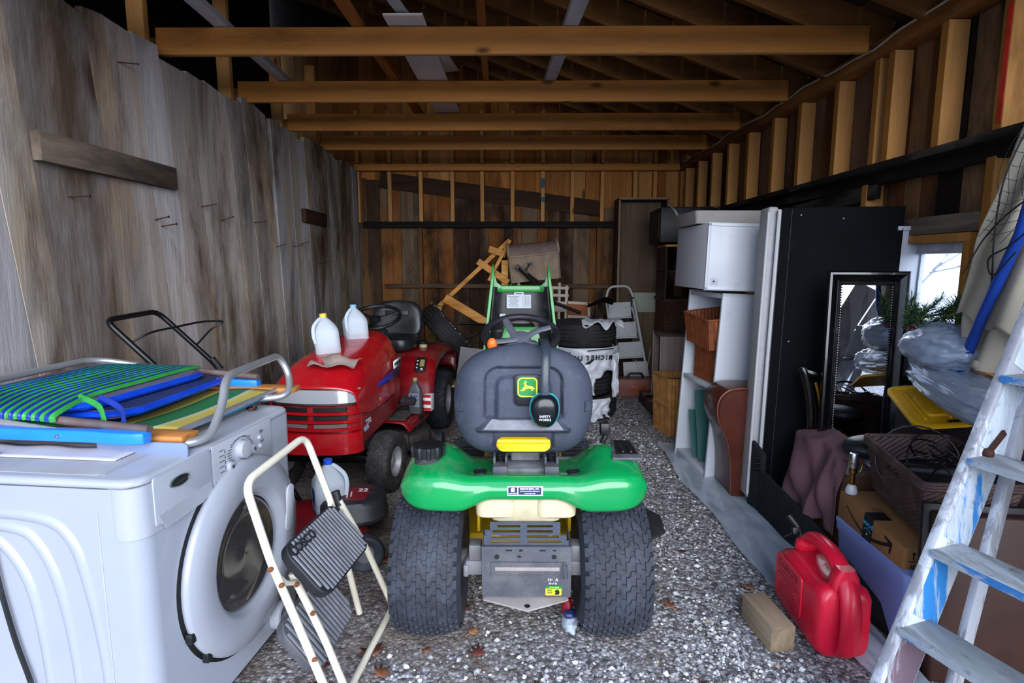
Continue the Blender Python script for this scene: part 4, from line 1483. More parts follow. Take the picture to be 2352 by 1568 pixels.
for (p, q_) in (((-.735, 1.575, .50), (-.70, 1.67, .40)), ((-.69, 1.985, .52), (-.68, 2.085, .45))):
    MB().tube([sr(p), (sr(p) + sr(q_)) / 2 + V(.005, 0, -.025), sr(q_)], .009, 8).build('link_bar', IVORY, ss)
MB().tube([sr((-.69, 2.09, .47)), sr((-.705, 2.095, .525))], .016, 10).build('tube_cap', BLACKP, ss)
for p in ((-.735, 1.572, .505), (-.70, 1.668, .40), (-.705, 1.572, .455), (-.60, 1.525, .25), (-.655, 1.672, .30)):
    MB().lathe([(.009, 0), (.007, .004), (.0005, .005)], 10, M=frame(sr(p) + V(.008, -.012, .0), (1, .6, 0), (0, 0, 1))).build('rivet', pm('rusty_rivet', '#7a4a2c', .7, .3), ss)
RIB = pm('ribbed_step_rubber', '#6d6f76', .7, 0, .1, 12, 0, 0, .25, '#96989e', 10)
# upper step
c0, c1, c2, c3 = sr((-.715, 1.60, .545)), sr((-.675, 1.965, .535)), sr((-.545, 1.955, .40)), sr((-.565, 1.60, .375))
def step(c0, c1, c2, c3, name, mat, nrib, side):
    ux = (c1 - c0)
    uy = (c2 - c1 + c3 - c0) / 2
    o_ = (c0 + c1 + c2 + c3) / 4
    fr_ = frame(o_, ux, uy)
    w_, h_ = ux.length, uy.length
    n_ = fr_.to_3x3() @ V(0, 0, 1)
    sgn = 1 if n_.x > 0 else -1
    b = MB()
    b.loft([[V(x * k, y * k, z * sgn) for x, y in rrect(w_, h_, .05, 6)] for z, k in ((-.03, .97), (0, 1), (.004, .98))], M=fr_)
    so_ = b.build(name, side, ss, smooth=40)
    b = MB()
    for i in range(nrib):
        xx = (i + .5) / nrib * 2 - 1
        hh = h_ / 2 - .006 - (.05 * max(0, (abs(xx) - .72) / .28) ** 2)
        b.box((xx * w_ / 2 * .97, 0, .006 * sgn), (w_ / nrib * .5, hh * 2, .006), M=fr_)
    b.build('step_tread', mat, so_, bevel=.0015, seg=1)
    return fr_, sgn, so_, w_, h_
f_, sg, so_, w_, h_ = step(c0, c1, c2, c3, 'upper_step', RIB, 19, pm('dark_step_body', '#1c1d22', .6, 0, .1))
text('step_lettering', 'COSCO', .042, pm('raised_grey_print', '#24252a', .5), so_, f_ @ T(-.10, -h_ / 2 + .034, .010 * sg) @ (RX(180) if sg < 0 else RX(0)), .001, 1.05, 0, .0015)
step(sr((-.745, 1.62, .275)), sr((-.72, 1.95, .285)), sr((-.60, 1.94, .13)), sr((-.62, 1.61, .115)), 'lower_step', RIB, 16, pm('grey_step_body', '#4a4b50', .7, 0, .15, 9, 0, 0, .3, '#7c7c80', 8))

# ================================================================== push mower behind the washer
pmw = thing('push_mower', 'red push mower with black engine cover between washer and red tractor', 'lawn mower', (-1.0, 2.62, 0), R(12))
MREDp = pm('mower_red_paint', '#8c1020', .4, 0, .15, 8, 0, 0, .3, '#5c4640', 7, .2)
b = MB()
b.lathe([(.27, .06), (.275, .10), (.25, .165), (.20, .185), (.12, .19)], 36, o=(0, 0, 0))
b.build('mower_deck', MREDp, pmw, smooth=45)
b = MB()
b.loft([[V(.20 + x * k, .0 + y * k, z) for x, y in rrect(.33, .30, .12, 7)] for z, k in ((.16, .86), (.175, .98), (.19, 1.0), (.195, .97), (.255, .95), (.275, .86), (.282, .6))])
ec = b.build('engine_cover', pm('engine_black_plastic', '#25262b', .5, 0, .1, 9, 0, 0, .3, '#5e5e64', 8), pmw, smooth=45)
dc = MB().prism(rrect(.15, .10, .02, 4), 0, .0012, T(.22, -.02, .2815) @ RZ(80)).build('engine_label', pm('maroon_label', '#7c1524', .4, 0, .1), ec)
text('label_lettering', '22', .05, WHITEM, dc, T(.245, .02, .283) @ RZ(-10), .0003, 1, 0, .001)
b = MB()
for i in range(2):
    b.box((.19 - .018 * i, -.02 - .01 * i, .2832), (.006, .06, .0006))
b.build('label_lettering', WHITEM, dc)
MB().cyl((.20, 0, .10), (.20, 0, .17), .08, 20).build('engine_block', BLACKM, pmw)
for sx_, sy_, r_ in ((.26, .25, .09), (.26, -.25, .09), (-.24, .26, .10), (-.24, -.26, .10)):
    wh = tyre_mb(r_, .045, r_ * .6, False).build('wheel', TURF, pmw)
    wh.location = (sx_, sy_, r_)
    wh.rotation_euler = (0, 0, R(90))
    rim_mb(r_ * .6, .045, side=1).build('wheel_hub', pm('grey_hub', '#5a5b60', .5), wh)
def mr(p):
    q_ = Matrix.Rotation(R(-12), 4, 'Z') @ (V(*p) - V(-1.0, 2.62, 0))
    return q_
HB = pm('black_handle_tube', '#0f1013', .35, .2, .1, 9)
b = MB().tube(fillet([mr(p) for p in [(-1.12, 2.48, .14), (-1.52, 2.42, .90), (-1.735, 2.36, 1.165), (-1.73, 2.70, 1.175), (-1.52, 2.80, .90), (-1.16, 2.88, .14)]], .05, 5), .0125, 10)
b.build('handle', HB, pmw)
b = MB().tube(fillet([mr(p) for p in [(-1.655, 2.385, 1.065), (-1.60, 2.44, 1.105), (-1.52, 2.72, 1.125), (-1.44, 2.78, 1.12), (-1.50, 2.76, 1.09), (-1.59, 2.765, 1.00)]], .04, 5), .005, 8)
b.build('bail_lever', HB, pmw)
MB().box(mr((-1.55, 2.44, .93)), (.04, .05, .05)).build('handle_knob', BLACKP, pmw, bevel=.01)
MB().tube([mr((-1.535, 2.795, .93)), mr((-1.50, 2.81, .87))], .017, 10).build('handle_clamp', BLACKP, pmw)

# ------------------------------------------------------------------ water jugs
JUG = NT('milky_jug_plastic')
JUG.b.inputs['Base Color'].default_value = (.80, .88, .97, 1)
JUG.b.inputs['Roughness'].default_value = .28
JUG.b.inputs['Transmission Weight'].default_value = .55
JUG.b.inputs['IOR'].default_value = 1.12
JUGW = NT('water_in_jug')
JUGW.b.inputs['Base Color'].default_value = (.55, .68, .86, 1)
JUGW.b.inputs['Roughness'].default_value = .3
JUGW.b.inputs['Transmission Weight'].default_value = .5
JUGW.b.inputs['IOR'].default_value = 1.15
def jug(label, loc, rot, capcol, fill=0, lab=False, tilt=0):
    o_ = thing('water_jug', label, 'jug', loc, (R(tilt), 0, R(rot)), 'gallon water jugs')
    b = MB()
    def rg(z, k, r_):
        return [V(x, y, z) for x, y in rrect(.152 * k, .152 * k, r_ * k, 6)]
    zs = [(.0, .86, .03), (.006, .96, .035), (.03, 1, .04), (.05, .985, .04), (.055, 1, .04), (.14, 1, .042), (.155, .98, .05), (.185, .80, .06), (.212, .52, .06), (.228, .30, .07), (.234, .25, .074), (.246, .25, .074)]
    rings = [rg(z, k, r_) for z, k, r_ in zs]
    b.loft(rings, True)
    b.m = [1 if fill and max(b.v[i].z for i in f) <= fill else 0 for f in b.f]
    jb = b.build('jug_body', [JUG.mat, JUGW.mat], o_, smooth=60)
    b = MB().tube(spline([V(.018, -.018, .232), V(.035, -.035, .222), V(.064, -.064, .19), V(.072, -.072, .14), V(.066, -.066, .09)], 5), .011, 10)
    b.build('jug_handle', JUG.mat, o_, smooth=60)
    MB().lathe([(.021, .236), (.0215, .240), (.0215, .256), (.019, .259), (.0005, .259)], 24).build('jug_cap', pm('cap_' + capcol.strip('#'), capcol, .4, 0, .02), o_)
    if lab:
        MB().prism(rrect(.06, .075, .004, 2), 0, .001, frame((-.077, -.02, .09), (0, -1, 0), (0, 0, 1))).build('jug_label', pm('blue_jug_label', '#1d5c9a', .5, 0, .2, 30), o_)
    return o_
jug('water jug with blue cap standing on the push mower deck', (-.925, 2.66, .195), 30, '#1d4fd0', .075, True)
# ================================================================== red lawn tractor facing the camera
RED = pm('red_gloss_paint', '#a80d18', .25, 0, .08, 3, 0, 0, .20, '#7d4440', 4, .5)
RED2 = pm('red_side_paint', '#8a0c16', .3, 0, .12, 5, 0, 0, .35, '#77504a', 6, .3)
rt_ = thing('lawn_tractor', 'red lawn tractor facing the camera with black seat and two jugs on its hood', 'lawn tractor', (-1.04, 4.78, 0), R(180 - 4))
# local +y points to the nose (towards the door), local -x is the side we see
def hood(u, v):
    # u across -1..1, v from rear (0) to nose (1)
    s = (u - .5) * 2
    y = .78 + .93 * v
    w_ = .245 + .02 * math.sin(v * PI) + .01 * v
    nose = max(0, (v - .72) / .28)
    top = .935 - .10 * v - .095 * nose ** 1.6 - .03 * v * v
    side = .60 + .02 * v + .035 * nose
    a = abs(s)
    # superellipse crown
    x = math.copysign(min(1, a * 1.28) if a < .78 else 1.0, s) * w_
    if a < .78:
        t = a / .78
        z = side + (top - side) * max(0, 1 - t ** 3.2) ** .42
        x = s / .78 * w_
    else:
        z = side - (a - .78) / .22 * .10
    yy = y - .05 * nose * a ** 2.5 * 1.6
    return (x, yy, z)
MB().grid(hood, 61, 40).build('hood', RED, rt_, smooth=60, solid=.006)
b = MB()
def sidep(u, v):
    y = .80 + .86 * u
    z = .36 + .235 * v
    return (0, y, z)
for sx_ in (-1, 1):
    b = MB()
    b.loft([[V(sx_ * (.258 + .004 * math.sin(u * PI)) + o_, .80 + .82 * u - .03 * u, z) for o_, z in ((0, .37 + .02 * (1 - u)), (0, .60 + .01 * u), (-sx_ * .02, .60 + .01 * u), (-sx_ * .02, .37 + .02 * (1 - u)))] for u in [i / 10 for i in range(11)]])
    sd = b.build('side_panel', RED2, rt_, smooth=50)
    if sx_ == -1:
        text('model_lettering', 'DYT', .045, WHITEM, sd, frame((-.2665, 1.50, .475), (0, 1, 0), (0, -.1, 1)), .0004, 1, .35, .001)
        text('model_lettering', '4000', .045, pm('blue_white_print', '#aebbe0', .4), sd, frame((-.2665, 1.54, .445), (0, 1, 0), (0, -.1, 1)), .0004, 1, .35, .001)
# decal band on the hood flank
PUR = pm('blue_violet_decal', '#2a2a86', .35, 0, .15, 5)
b = MB().loft([[V(-.272, .82, .70), V(-.272, .82, .615)], [V(-.274, 1.10, .685), V(-.274, 1.10, .625)], [V(-.274, 1.33, .665), V(-.274, 1.33, .645)]], closed=False)
de = b.build('flank_decal', PUR, rt_, solid=.002)
b = MB().loft([[V(-.2735, .80, .755), V(-.2735, .80, .70)], [V(-.2745, .99, .745), V(-.2745, .99, .692)]], closed=False)
d2 = b.build('name_plate', WHITEM, de, solid=.002)
text('name_lettering', 'CRAFTSMAN', .034, BLACKMK, de, frame((-.2775, .893, .722), (0, 1, 0), (0, -.05, 1)), .0004, .85, .2, .0008)
# nose: headlights, grille, bumper
def nose_pts(z, w_, y_, dep, n=14):
    return [V(w_ * math.sin(a) * (1.0), y_ + dep * (math.cos(a) ** .6 if math.cos(a) > 0 else 0) - dep, z) for a in [R(-86 + 172 * i / n) for i in range(n + 1)]]
def nose_strip(z0, z1, w0, w1, y0, y1, dep, th=.02):
    b = MB()
    A0, A1 = nose_pts(z0, w0, y0, dep), nose_pts(z1, w1, y1, dep)
    B0 = [V(p.x * .92, p.y - th, p.z) for p in A0]
    B1 = [V(p.x * .92, p.y - th, p.z) for p in A1]
    rings = [[A0[i], A1[i], B1[i], B0[i]] for i in range(len(A0))]
    b.loft(rings)
    return b
HL = NT('headlight_lens')
HL.b.inputs['Base Color'].default_value = (.30, .31, .34, 1)
HL.b.inputs['Roughness'].default_value = .15
HL.b.inputs['Metallic'].default_value = .0
HL.b.inputs['Coat Weight'].default_value = .5
hlb = nose_strip(.625, .70, .262, .255, 1.715, 1.70, .14).build('headlight', HL.mat, rt_, smooth=50)
nose_strip(.618, .626, .266, .262, 1.722, 1.718, .14).build('lens_trim', BLACKP, rt_)
gb = nose_strip(.40, .62, .255, .255, 1.690, 1.700, .14).build('grille_back', RED2, rt_, smooth=50)
for i, (z, h) in enumerate(((.588, .022), (.540, .022), (.494, .022))):
    for x0, x1 in ((-.20, -.02), (.02, .20)):
        pts = [V(x, 1.70 - .055 * (abs(x) / .255) ** 2.2 + .006, z) for x in [x0 + (x1 - x0) * k / 6 for k in range(7)]]
        MB().loft([[p + V(0, .002, -h / 2), p + V(0, .002, h / 2), p + V(0, -.012, h / 2), p + V(0, -.012, -h / 2)] for p in pts]).build('grille_slot', BLACKMK if i < 2 else pm('dusty_slot', '#6a5a56', .8), gb)
    nose_strip(z - .029, z - .013, .262, .262, 1.716, 1.718, .14).build('grille_bar', RED, gb, smooth=50)
nose_strip(.335, .455, .275, .27, 1.735, 1.728, .15, .05).build('bumper', RED, rt_, smooth=50)
# seat
b = MB()
b.loft([[V(.0 + x, .12 + y, z) for x, y in rrect(.46 * k, .46 * k, .11, 6)] for z, k in ((.70, .82), (.72, .97), (.76, 1.0), (.80, .95), (.81, .75))])
BLS = pm('black_seat_vinyl', '#1a1c20', .35, 0, .1, 5, 0, 0, .22, '#4e4f52', 6)
b.build('seat_cushion', BLS, rt_, smooth=50)
b = MB()
def sback(u, v, f):
    s = (u - .5) * 2
    t = (v - .5) * 2
    w_ = max(0, 1 - abs(t) ** 3.4) ** (1 / 3)
    x = s * .225 * w_ * (1 - .08 * t)
    z = .925 + .165 * t
    e = max(0, (1 - abs(s) ** 4) * (1 - abs(t) ** 5))
    return (x, -.10 - .03 * t + (.05 * e ** .5 - .025 * e * (1 - s * s) if f else -.05 * e ** .5), z)
b.grid(lambda u, v: sback(u, v, True), 33, 33)
b.grid(lambda u, v: sback(u, v, False), 33, 33)
sbk = b.build('seat_back', BLS, rt_, smooth=60)
MB().prism(rrect(.20, .04, .006, 3), 0, .004, frame((0, -.072, .985), (-1, 0, 0), (0, -.1, 1))).build('seat_emblem', BLS, sbk, bevel=.002)
text('seat_lettering', 'CRAFTSMAN', .032, pm('worn_emboss', '#3a3c42', .5), sbk, frame((0, -.066, .985), (-1, 0, 0), (0, -.1, 1)), .0006, .9)
# fender pan and footboards
b = MB()
prof = [(-.52, .46), (-.54, .58), (-.48, .66), (-.30, .70), (.0, .715), (.22, .70), (.36, .64), (.46, .52), (.52, .39), (.60, .335), (1.02, .33)]
def pan(u, v):
    s = (u - .5) * 2
    t = v * (len(prof) - 1)
    i = min(int(t), len(prof) - 2)
    f = t - i
    y = prof[i][0] * (1 - f) + prof[i + 1][0] * f
    z = prof[i][1] * (1 - f) + prof[i + 1][1] * f
    a = abs(s)
    wd = .43 if y < .5 else .43 - .05 * (y - .5) / .5
    zz = z - .05 * max(0, (a - .88) / .12) ** 1.5 - .02 * a ** 4
    return (s * wd, y, zz)
b.grid(pan, 41, 44)
b.build('fender_pan', RED2, rt_, smooth=60, solid=.01)
for sx_ in (-1, 1):
    fm = MB().prism([(sx_ * .22, .64), (sx_ * .36, .64), (sx_ * .345, 1.0), (sx_ * .22, 1.0)], .338, .344).build('foot_mat', rubber('dusty_foot_mat', '#3b3836', .4, '#6b6058'), rt_)
    fb = MB()
    for i in range(9):
        fb.box((sx_ * .285, .67 + .04 * i, .346), (.12, .012, .004))
    fb.build('mat_rib', rubber('dusty_foot_mat', '#3b3836'), fm)
MB().lathe([(.038, 0), (.040, .004), (.040, .020), (.034, .024), (.0005, .024)], 28, o=(-.27, .10, .742)).build('fuel_cap', BLACKP, rt_)
MB().lathe([(.032, 0), (.032, .035)], 24, o=(-.27, .10, .712)).build('filler_neck', pm('cream_neck', '#b9b08a', .5), rt_)
pmx = frame((-.315, .395, .615), (-1, 0, .0), (0, -.62, .78))
mp_ = MB().prism(rrect(.085, .13, .025, 5), 0, .012, pmx).build('meter_panel', BLACKP, rt_, bevel=.004)
MB().prism(rrect(.036, .06, .004, 3), .012, .014, pmx @ T(.014, .012, 0)).build('meter_window', pm('tan_meter_face', '#9c8752', .5), mp_)
b = MB()
for i in range(3):
    b.lathe([(.006, .012), (.006, .015)], 12, M=pmx @ T(-.024, -.03 + .03 * i, 0))
b.lathe([(.009, .012), (.009, .015)], 12, M=pmx @ T(.015, -.042, 0))
b.build('meter_button', WHITEM, mp_)
# dash and wheel
b = MB().loft([[V(x, .70 + y, z) for x, y in rrect(.34 * k, .20 * k, .06, 5)] for z, k in ((.40, 1), (.80, .95), (.92, .85), (.935, .7))])
b.build('dash_console', pm('dash_black_plastic', '#1f2024'), rt_, smooth=50)
MS = T(0, .52, 1.0) @ RX(-22)
b = MB().tube([V(.19 * math.cos(2 * PI * i / 36), .19 * math.sin(2 * PI * i / 36), 0) for i in range(36)], .015, 10, closed=True, M=MS)
w2_ = b.build('steering_wheel', BLACKP, rt_)
b = MB()
b.lathe([(.045, -.03), (.045, -.005), (.03, 0)], 20, M=MS)
for a in (90, 210, 330):
    b.tube([V(0, 0, -.015), V(.19 * math.cos(R(a)), .19 * math.sin(R(a)), 0)], .014, 8, M=MS, flat=.5)
b.build('wheel_spoke', BLACKP, w2_)
MB().cyl((0, .68, .90), (0, .53, .98), .02, 12).build('steering_column', BLACKP, rt_)
MB().box((-.335, .86, .44), (.10, .05, .045), rot=(R(-25), 0, 0)).build('brake_pedal', rubber('pedal_rubber', '#26262a', .2), rt_, bevel=.006)
MB().bar((-.30, .86, .43), (-.10, .95, .30), .02, .02).build('pedal_arm', BLACKM, rt_)
# wheels
WRIM = pm('pale_wheel_rim', '#a9a7ab', .45, .2, .08, 9, 0, 0, .2, '#6b5d53', 10)
for sx_ in (-1, 1):
    rm = rim_mb(.12, .22, side=sx_).build('rear_wheel', WRIM, rt_)
    rm.location = (sx_ * .36, 0, .25)
    tyre_mb(.245, .22, .12, True, 5, 28, lug_h=.009).build('tyre', TURF, rm, smooth=30)
    rm = rim_mb(.088, .14, side=sx_).build('front_wheel', WRIM, rt_)
    rm.location = (sx_ * .335, 1.385, .19)
    rm.rotation_euler = (0, 0, R(-6))
    tyre_mb(.185, .145, .088, True, 5, 30, lug_h=.005).build('tyre', rubber('brown_turf_tyre', '#2b2a2c', .4, '#5e564f'), rm, smooth=30)
MB().bar((-.30, 1.385, .20), (.30, 1.385, .20), .05, .05).build('front_axle', BLACKM, rt_, bevel=.005)
MB().box((0, .7, .36), (.34, 2.0, .10)).build('chassis', BLACKM, rt_, bevel=.005)
b = MB()
DK = pm('dusty_black_deck', '#26252a', .7, 0, .15, 7, .2, 60, .45, '#6d5f52', 6)
b.lathe([(.26, 0), (.26, .10), (.20, .13), (.1, .13)], 30, o=(-.20, .74, .10))
b.lathe([(.26, 0), (.26, .10), (.20, .13), (.1, .13)], 30, o=(.22, .74, .10))
b.box((0, .74, .17), (.72, .46, .12))
b.build('mower_deck', DK, rt_, bevel=.01)
for x, y in ((-.33, .70),):
    MB().loft([[V(x + a, y + c, z) for a, c in rrect(.15 * k, .20 * k, .03, 4)] for z, k in ((.22, 1), (.285, 1), (.30, .85))]).build('belt_cover', BLACKP, rt_)
gw = tyre_mb(.07, .05, .03, False).build('gauge_wheel', TURF, rt_)
gw.location = (-.50, .58, .07)
MB().bar((-.47, .58, .07), (-.40, .62, .20), .02, .03).build('gauge_bracket', STEEL, rt_)

# things standing on it
jug('water jug with yellow cap on the red hood, nearer the nose', (-1.165, 3.46, .842), -70, '#d8c64a', 0, False, 6)
jug('water jug with pale blue cap on the red hood, farther from the nose', (-1.085, 3.80, .872), -62, '#7fa9d8', 0, False, 4)
def ragf(u, v):
    x, y = -1.20 + .25 * u + .03 * v, 3.17 + .15 * v - .04 * math.sin(u * PI)
    return (x, y, .808 + .03 * v + .012 * math.sin(u * 9 + v * 4) + .014 * math.sin(v * 7 + u * 3) + .014 * (1 - (u - .5) ** 2 * 2))
tag(MB().grid(ragf, 22, 18).build('rag', pm('dirty_beige_rag', '#8f7f78', .95, 0, .15, 9, .3, 60), None, solid=.004, smooth=80), 'crumpled beige rag on the red hood below the jugs', 'rag')
ob = thing('oil_bottle', 'grey motor oil bottle standing on the red footboard', 'bottle', (-.725, 3.96, .338), R(-12))
b = MB()
b.loft([[V(x, y, z) for x, y in rrect(.095 * k, .055 * k2, .02 * k, 4)] for z, k, k2 in ((0, .92, .9), (.005, 1, 1), (.15, 1, 1), (.175, .95, .95), (.205, .5, .6), (.215, .38, .6), (.235, .36, .6))])
b.build('bottle_body', pm('oil_grey_plastic', '#4c4e55', .4, 0, .06), ob, smooth=50)
MB().lathe([(.016, .235), (.017, .238), (.017, .256), (.015, .259)], 18).build('bottle_cap', pm('gold_cap', '#a08a55', .5), ob)
ol_ = MB().prism(rrect(.08, .10, .006, 3), 0, .001, frame((0, -.0285, .10), (1, 0, 0), (0, 0, 1))).build('bottle_label', pm('dark_silver_label', '#8f949c', .4, .3), ob)
text('label_lettering', 'Mobil', .028, pm('label_blue', '#1a3f98', .5), ol_, frame((0, -.030, .132), (1, 0, 0), (0, 0, 1)), .0003, 1, 0, .0006)
text('label_lettering', 'Super', .028, BLACKMK, ol_, frame((0, -.030, .104), (1, 0, 0), (0, 0, 1)), .0003, 1, 0, .0006)
fb = thing('filter_box', 'small red and white carton beside the oil bottle', 'carton', (-.645, 4.05, .338), R(-14))
MB().box((0, 0, .06), (.06, .06, .12)).build('carton_body', WHITEM, fb, bevel=.001)
for z, h in ((.108, .022), (.06, .03), (.012, .02)):
    MB().box((0, -.0305, z), (.058, .001, h)).build('carton_print', pm('carton_red', '#b01f22', .5), fb)
# ================================================================== right side
LAMW = pm('white_laminate', '#c6cad2', .4, 0, .03, 3, 0, 0, .08, '#8d877f', 8)
def basket_mb(w, d, h, taper=.9, r=.02, rows=26, per=.012, amp=.0022, t=.012, vertical=False):
    """woven basket: walls of rippled strands, open top"""
    b = MB()
    n = max(5, int(.5 * PI * r / .006))
    def ring(z, k, ins, ph, flip):
        o_ = rrect(w * k - 2 * ins, d * k - 2 * ins, max(.004, r - ins * .5), 4)
        # resample evenly
        P = [V(x, y, 0) for x, y in o_]
        P.append(P[0])
        L = [0]
        for i in range(1, len(P)):
            L.append(L[-1] + (P[i] - P[i - 1]).length)
        N = int(L[-1] / per / 2) * 2
        out = []
        j = 0
        for i in range(N):
            s = L[-1] * i / N
            while L[j + 1] < s:
                j += 1
            f = (s - L[j]) / max(1e-9, L[j + 1] - L[j])
            p = P[j].lerp(P[j + 1], f)
            nrm = V(p.x / (w / 2), p.y / (d / 2), 0)
            nrm = V(nrm.x, 0, 0) if abs(nrm.x) > abs(nrm.y) else V(0, nrm.y, 0)
            nrm.normalize()
            a = amp * (1 if (i + (0 if vertical else ph)) % 2 else -1) * flip
            out.append(p + nrm * a + V(0, 0, z))
        return out
    ro = []
    for j in range(rows + 1):
        v = j / rows
        ro.append(ring(h * v, taper + (1 - taper) * v, 0, j, 1))
    N = min(len(x) for x in ro)
    ro = []
    def fixed(z, k, ins, ph, flip):
        o_ = ring(z, 1, 0, ph, flip)
        return o_
    # use one ring count: build at full size then scale
    base = [ring(0, 1, 0, p, 1) for p in (0, 1)]
    rings = []
    for j in range(rows + 1):
        v = j / rows
        k = taper + (1 - taper) * v
        rings.append([V(p.x * k, p.y * k, h * v) for p in base[j % 2]])
    kin = 1 - 2 * t / min(w, d)
    for j in range(rows, 0, -1):
        v = j / rows
        k = (taper + (1 - taper) * v) * kin
        rings.append([V(p.x * k, p.y * k, h * v) for p in base[j % 2]])
    b.loft(rings, True)
    return b
WTAN = pm('tan_wicker', '#9a6a35', .65, 0, .25, 14, .3, 120)
WBRN = pm('reed_brown_wicker', '#7c3f1c', .6, 0, .25, 14, .3, 120)
WDRK = pm('dark_wicker', '#46332f', .6, 0, .25, 14, .3, 120, .2, '#7a6660', 12)
def basket(name, label, loc, rot, w, d, h, mat, group=None, taper=.95, vertical=True, per=.014):
    o_ = thing(name, label, 'basket', loc, rot, group)
    basket_mb(w, d, h, taper, .02, 22, per, .0025, .012, vertical).build('basket_body', mat, o_, flat=True)
    b = MB()
    P = [V(x, y, h) for x, y in rrect(w, d, .02, 5)]
    b.tube(P, .008, 8, closed=True)
    b.build('basket_rim', mat, o_)
    return o_

# --- leaning shelf tower
TL = (1.235, 3.57, 0)
sh = thing('shelf_unit', 'tall white shelf unit leaning to the wall with open compartments', 'shelf', TL, (0, R(3.0), R(6)))
t_ = .02
MB().box((.19, -.0 + t_ / 2, .61), (.38, t_, 1.22)).build('side_panel', LAMW, sh, bevel=.001)
MB().box((.19, .53 - t_ / 2, .61), (.38, t_, 1.22)).build('side_panel', LAMW, sh, bevel=.001)
MB().box((.375, .265, .61), (.01, .49, 1.21)).build('back_panel', LAMW, sh)
for z in (.03, .60, 1.20):
    MB().box((.185, .265, z), (.36, .488, .03)).build('shelf_board', LAMW, sh, bevel=.001)
def onshelf(x, y, z):
    M = Matrix.Translation(TL) @ Euler((0, R(3.0), R(6))).to_matrix().to_4x4()
    return M @ V(x, y, z)
basket('storage_basket', 'reed-brown basket lying tilted above another in the white shelf unit', onshelf(.115, .255, .875), (R(4), R(-6), R(6)), .30, .40, .20, WBRN)
basket('storage_basket', 'reed-brown basket under the tilted one in the white shelf unit', onshelf(.185, .25, .618), (0, R(3), R(6)), .30, .38, .22, WBRN)
GP = NT('green_edged_glass')
GP.b.inputs['Base Color'].default_value = (.12, .30, .28, 1)
GP.b.inputs['Roughness'].default_value = .06
GP.b.inputs['Transmission Weight'].default_value = .55
GP.b.inputs['IOR'].default_value = 1.3
for i, (y0, lean, hh) in enumerate(((.10, 20, .50), (.20, 24, .34))):
    o_ = MB().box((0, 0, hh / 2), (.26, .006, hh)).build('glass_pane', GP.mat, None, bevel=.001)
    o_.location = onshelf(.17, .49 - .0 - .02, .05) if False else onshelf(.17, y0 + .10, .047)
    o_.rotation_euler = (R(-lean), R(3), R(6))
    tag(o_, ['tall green-tinted glass pane leaning in the bottom of the white shelf unit', 'shorter green-tinted glass pane leaning in the white shelf unit'][i], 'glass pane')
# --- cabinet box on top
cbx = thing('wall_cabinet', 'white box cabinet set crosswise on the leaning shelf unit', 'cabinet', (1.15, 3.50, 1.245), (0, R(1.5), R(1)))
MB().box((.23, .31, .2), (.46, .60, .40)).build('cabinet_body', LAMW, cbx, bevel=.002)
MB().box((.23, .005, .2), (.46, .012, .41)).build('cabinet_door', LAMW, cbx, bevel=.002)
b = MB()
for (x, z, sx_, sz_) in ((.23, .392, .46, .016), (.23, .008, .46, .016), (.009, .2, .018, .40)):
    b.box((x, -.004, z), (sx_, .008, sz_))
b.build('door_edging', LAMW, cbx, bevel=.001)
tp = MB().prism([(-.02, -.02), (.025, -.022), (.028, .012), (.0, .024), (-.02, .02)], 0, .001, frame((.055, -.0022, .05), (1, 0, 0), (0, 0, 1))).build('paper_patch', pm('torn_paper', '#b5b6c4', .8), cbx)
MB().lathe([(.006, 0), (.006, .0006)], 14, M=frame((.055, -.0034, .05), (1, 0, 0), (0, 0, 1))).build('door_hole', BLACKMK, tp)
gb_ = thing('grey_lid_box', 'flat grey box lying on top of the white box cabinet', 'box', (1.12, 3.62, 1.652), R(2))
MB().loft([[V(.22 + x * k, .24 + y * k, z) for x, y in rrect(.44, .46, .02, 3)] for z, k in ((0, .96), (.075, 1), (.08, 1))]).build('box_body', pm('warm_grey_board', '#8f8a86', .6, 0, .06), gb_)
MB().tube(fillet([V(.02, .0, .08), V(.02, .0, .10), V(.14, .0, .10), V(.14, .0, .08)], .01), .003, 6).build('wire_handle', BLACKM, gb_)
# --- rolled leather sofa arm
LEA = pm('brown_leather', '#4f2419', .35, 0, .2, 5, .15, 120, .1, '#6a4436', 8, .2)
arm = thing('sofa_arm', 'brown leather rolled sofa arm beside the white shelf unit', 'sofa arm', (1.31, 3.26, 0))
prof = [(-.02, 0), (-.025, .20), (-.055, .36), (-.095, .44), (-.12, .52), (-.115, .60), (-.07, .655), (.0, .672), (.12, .672), (.16, .65), (.16, 0)]
pp = spline([(x, 0, z) for x, z in prof[:-2]], 4) + [V(.155, 0, .67), V(.16, 0, .65), V(.16, 0, 0)]
b = MB().loft([[V(p.x * k, y, p.z * (1 if k == 1 else .985)) for p in pp] for y, k in ((0, .93), (.02, 1), (.26, 1), (.28, .93))])
b.build('arm_body', LEA, arm, smooth=50)
pts = [V(p.x, .012, p.z) for p in pp[:-2]]
MB().tube(pts, .006, 8).build('piping', pm('leather_piping', '#6a3627', .4), arm)
MB().prism([(.07, 0), (.155, 0), (.155, .22), (.07, .22)], 0, .006, frame((0, -.004, 0), (1, 0, 0), (0, 0, 1))).build('leather_patch', LEA, arm)

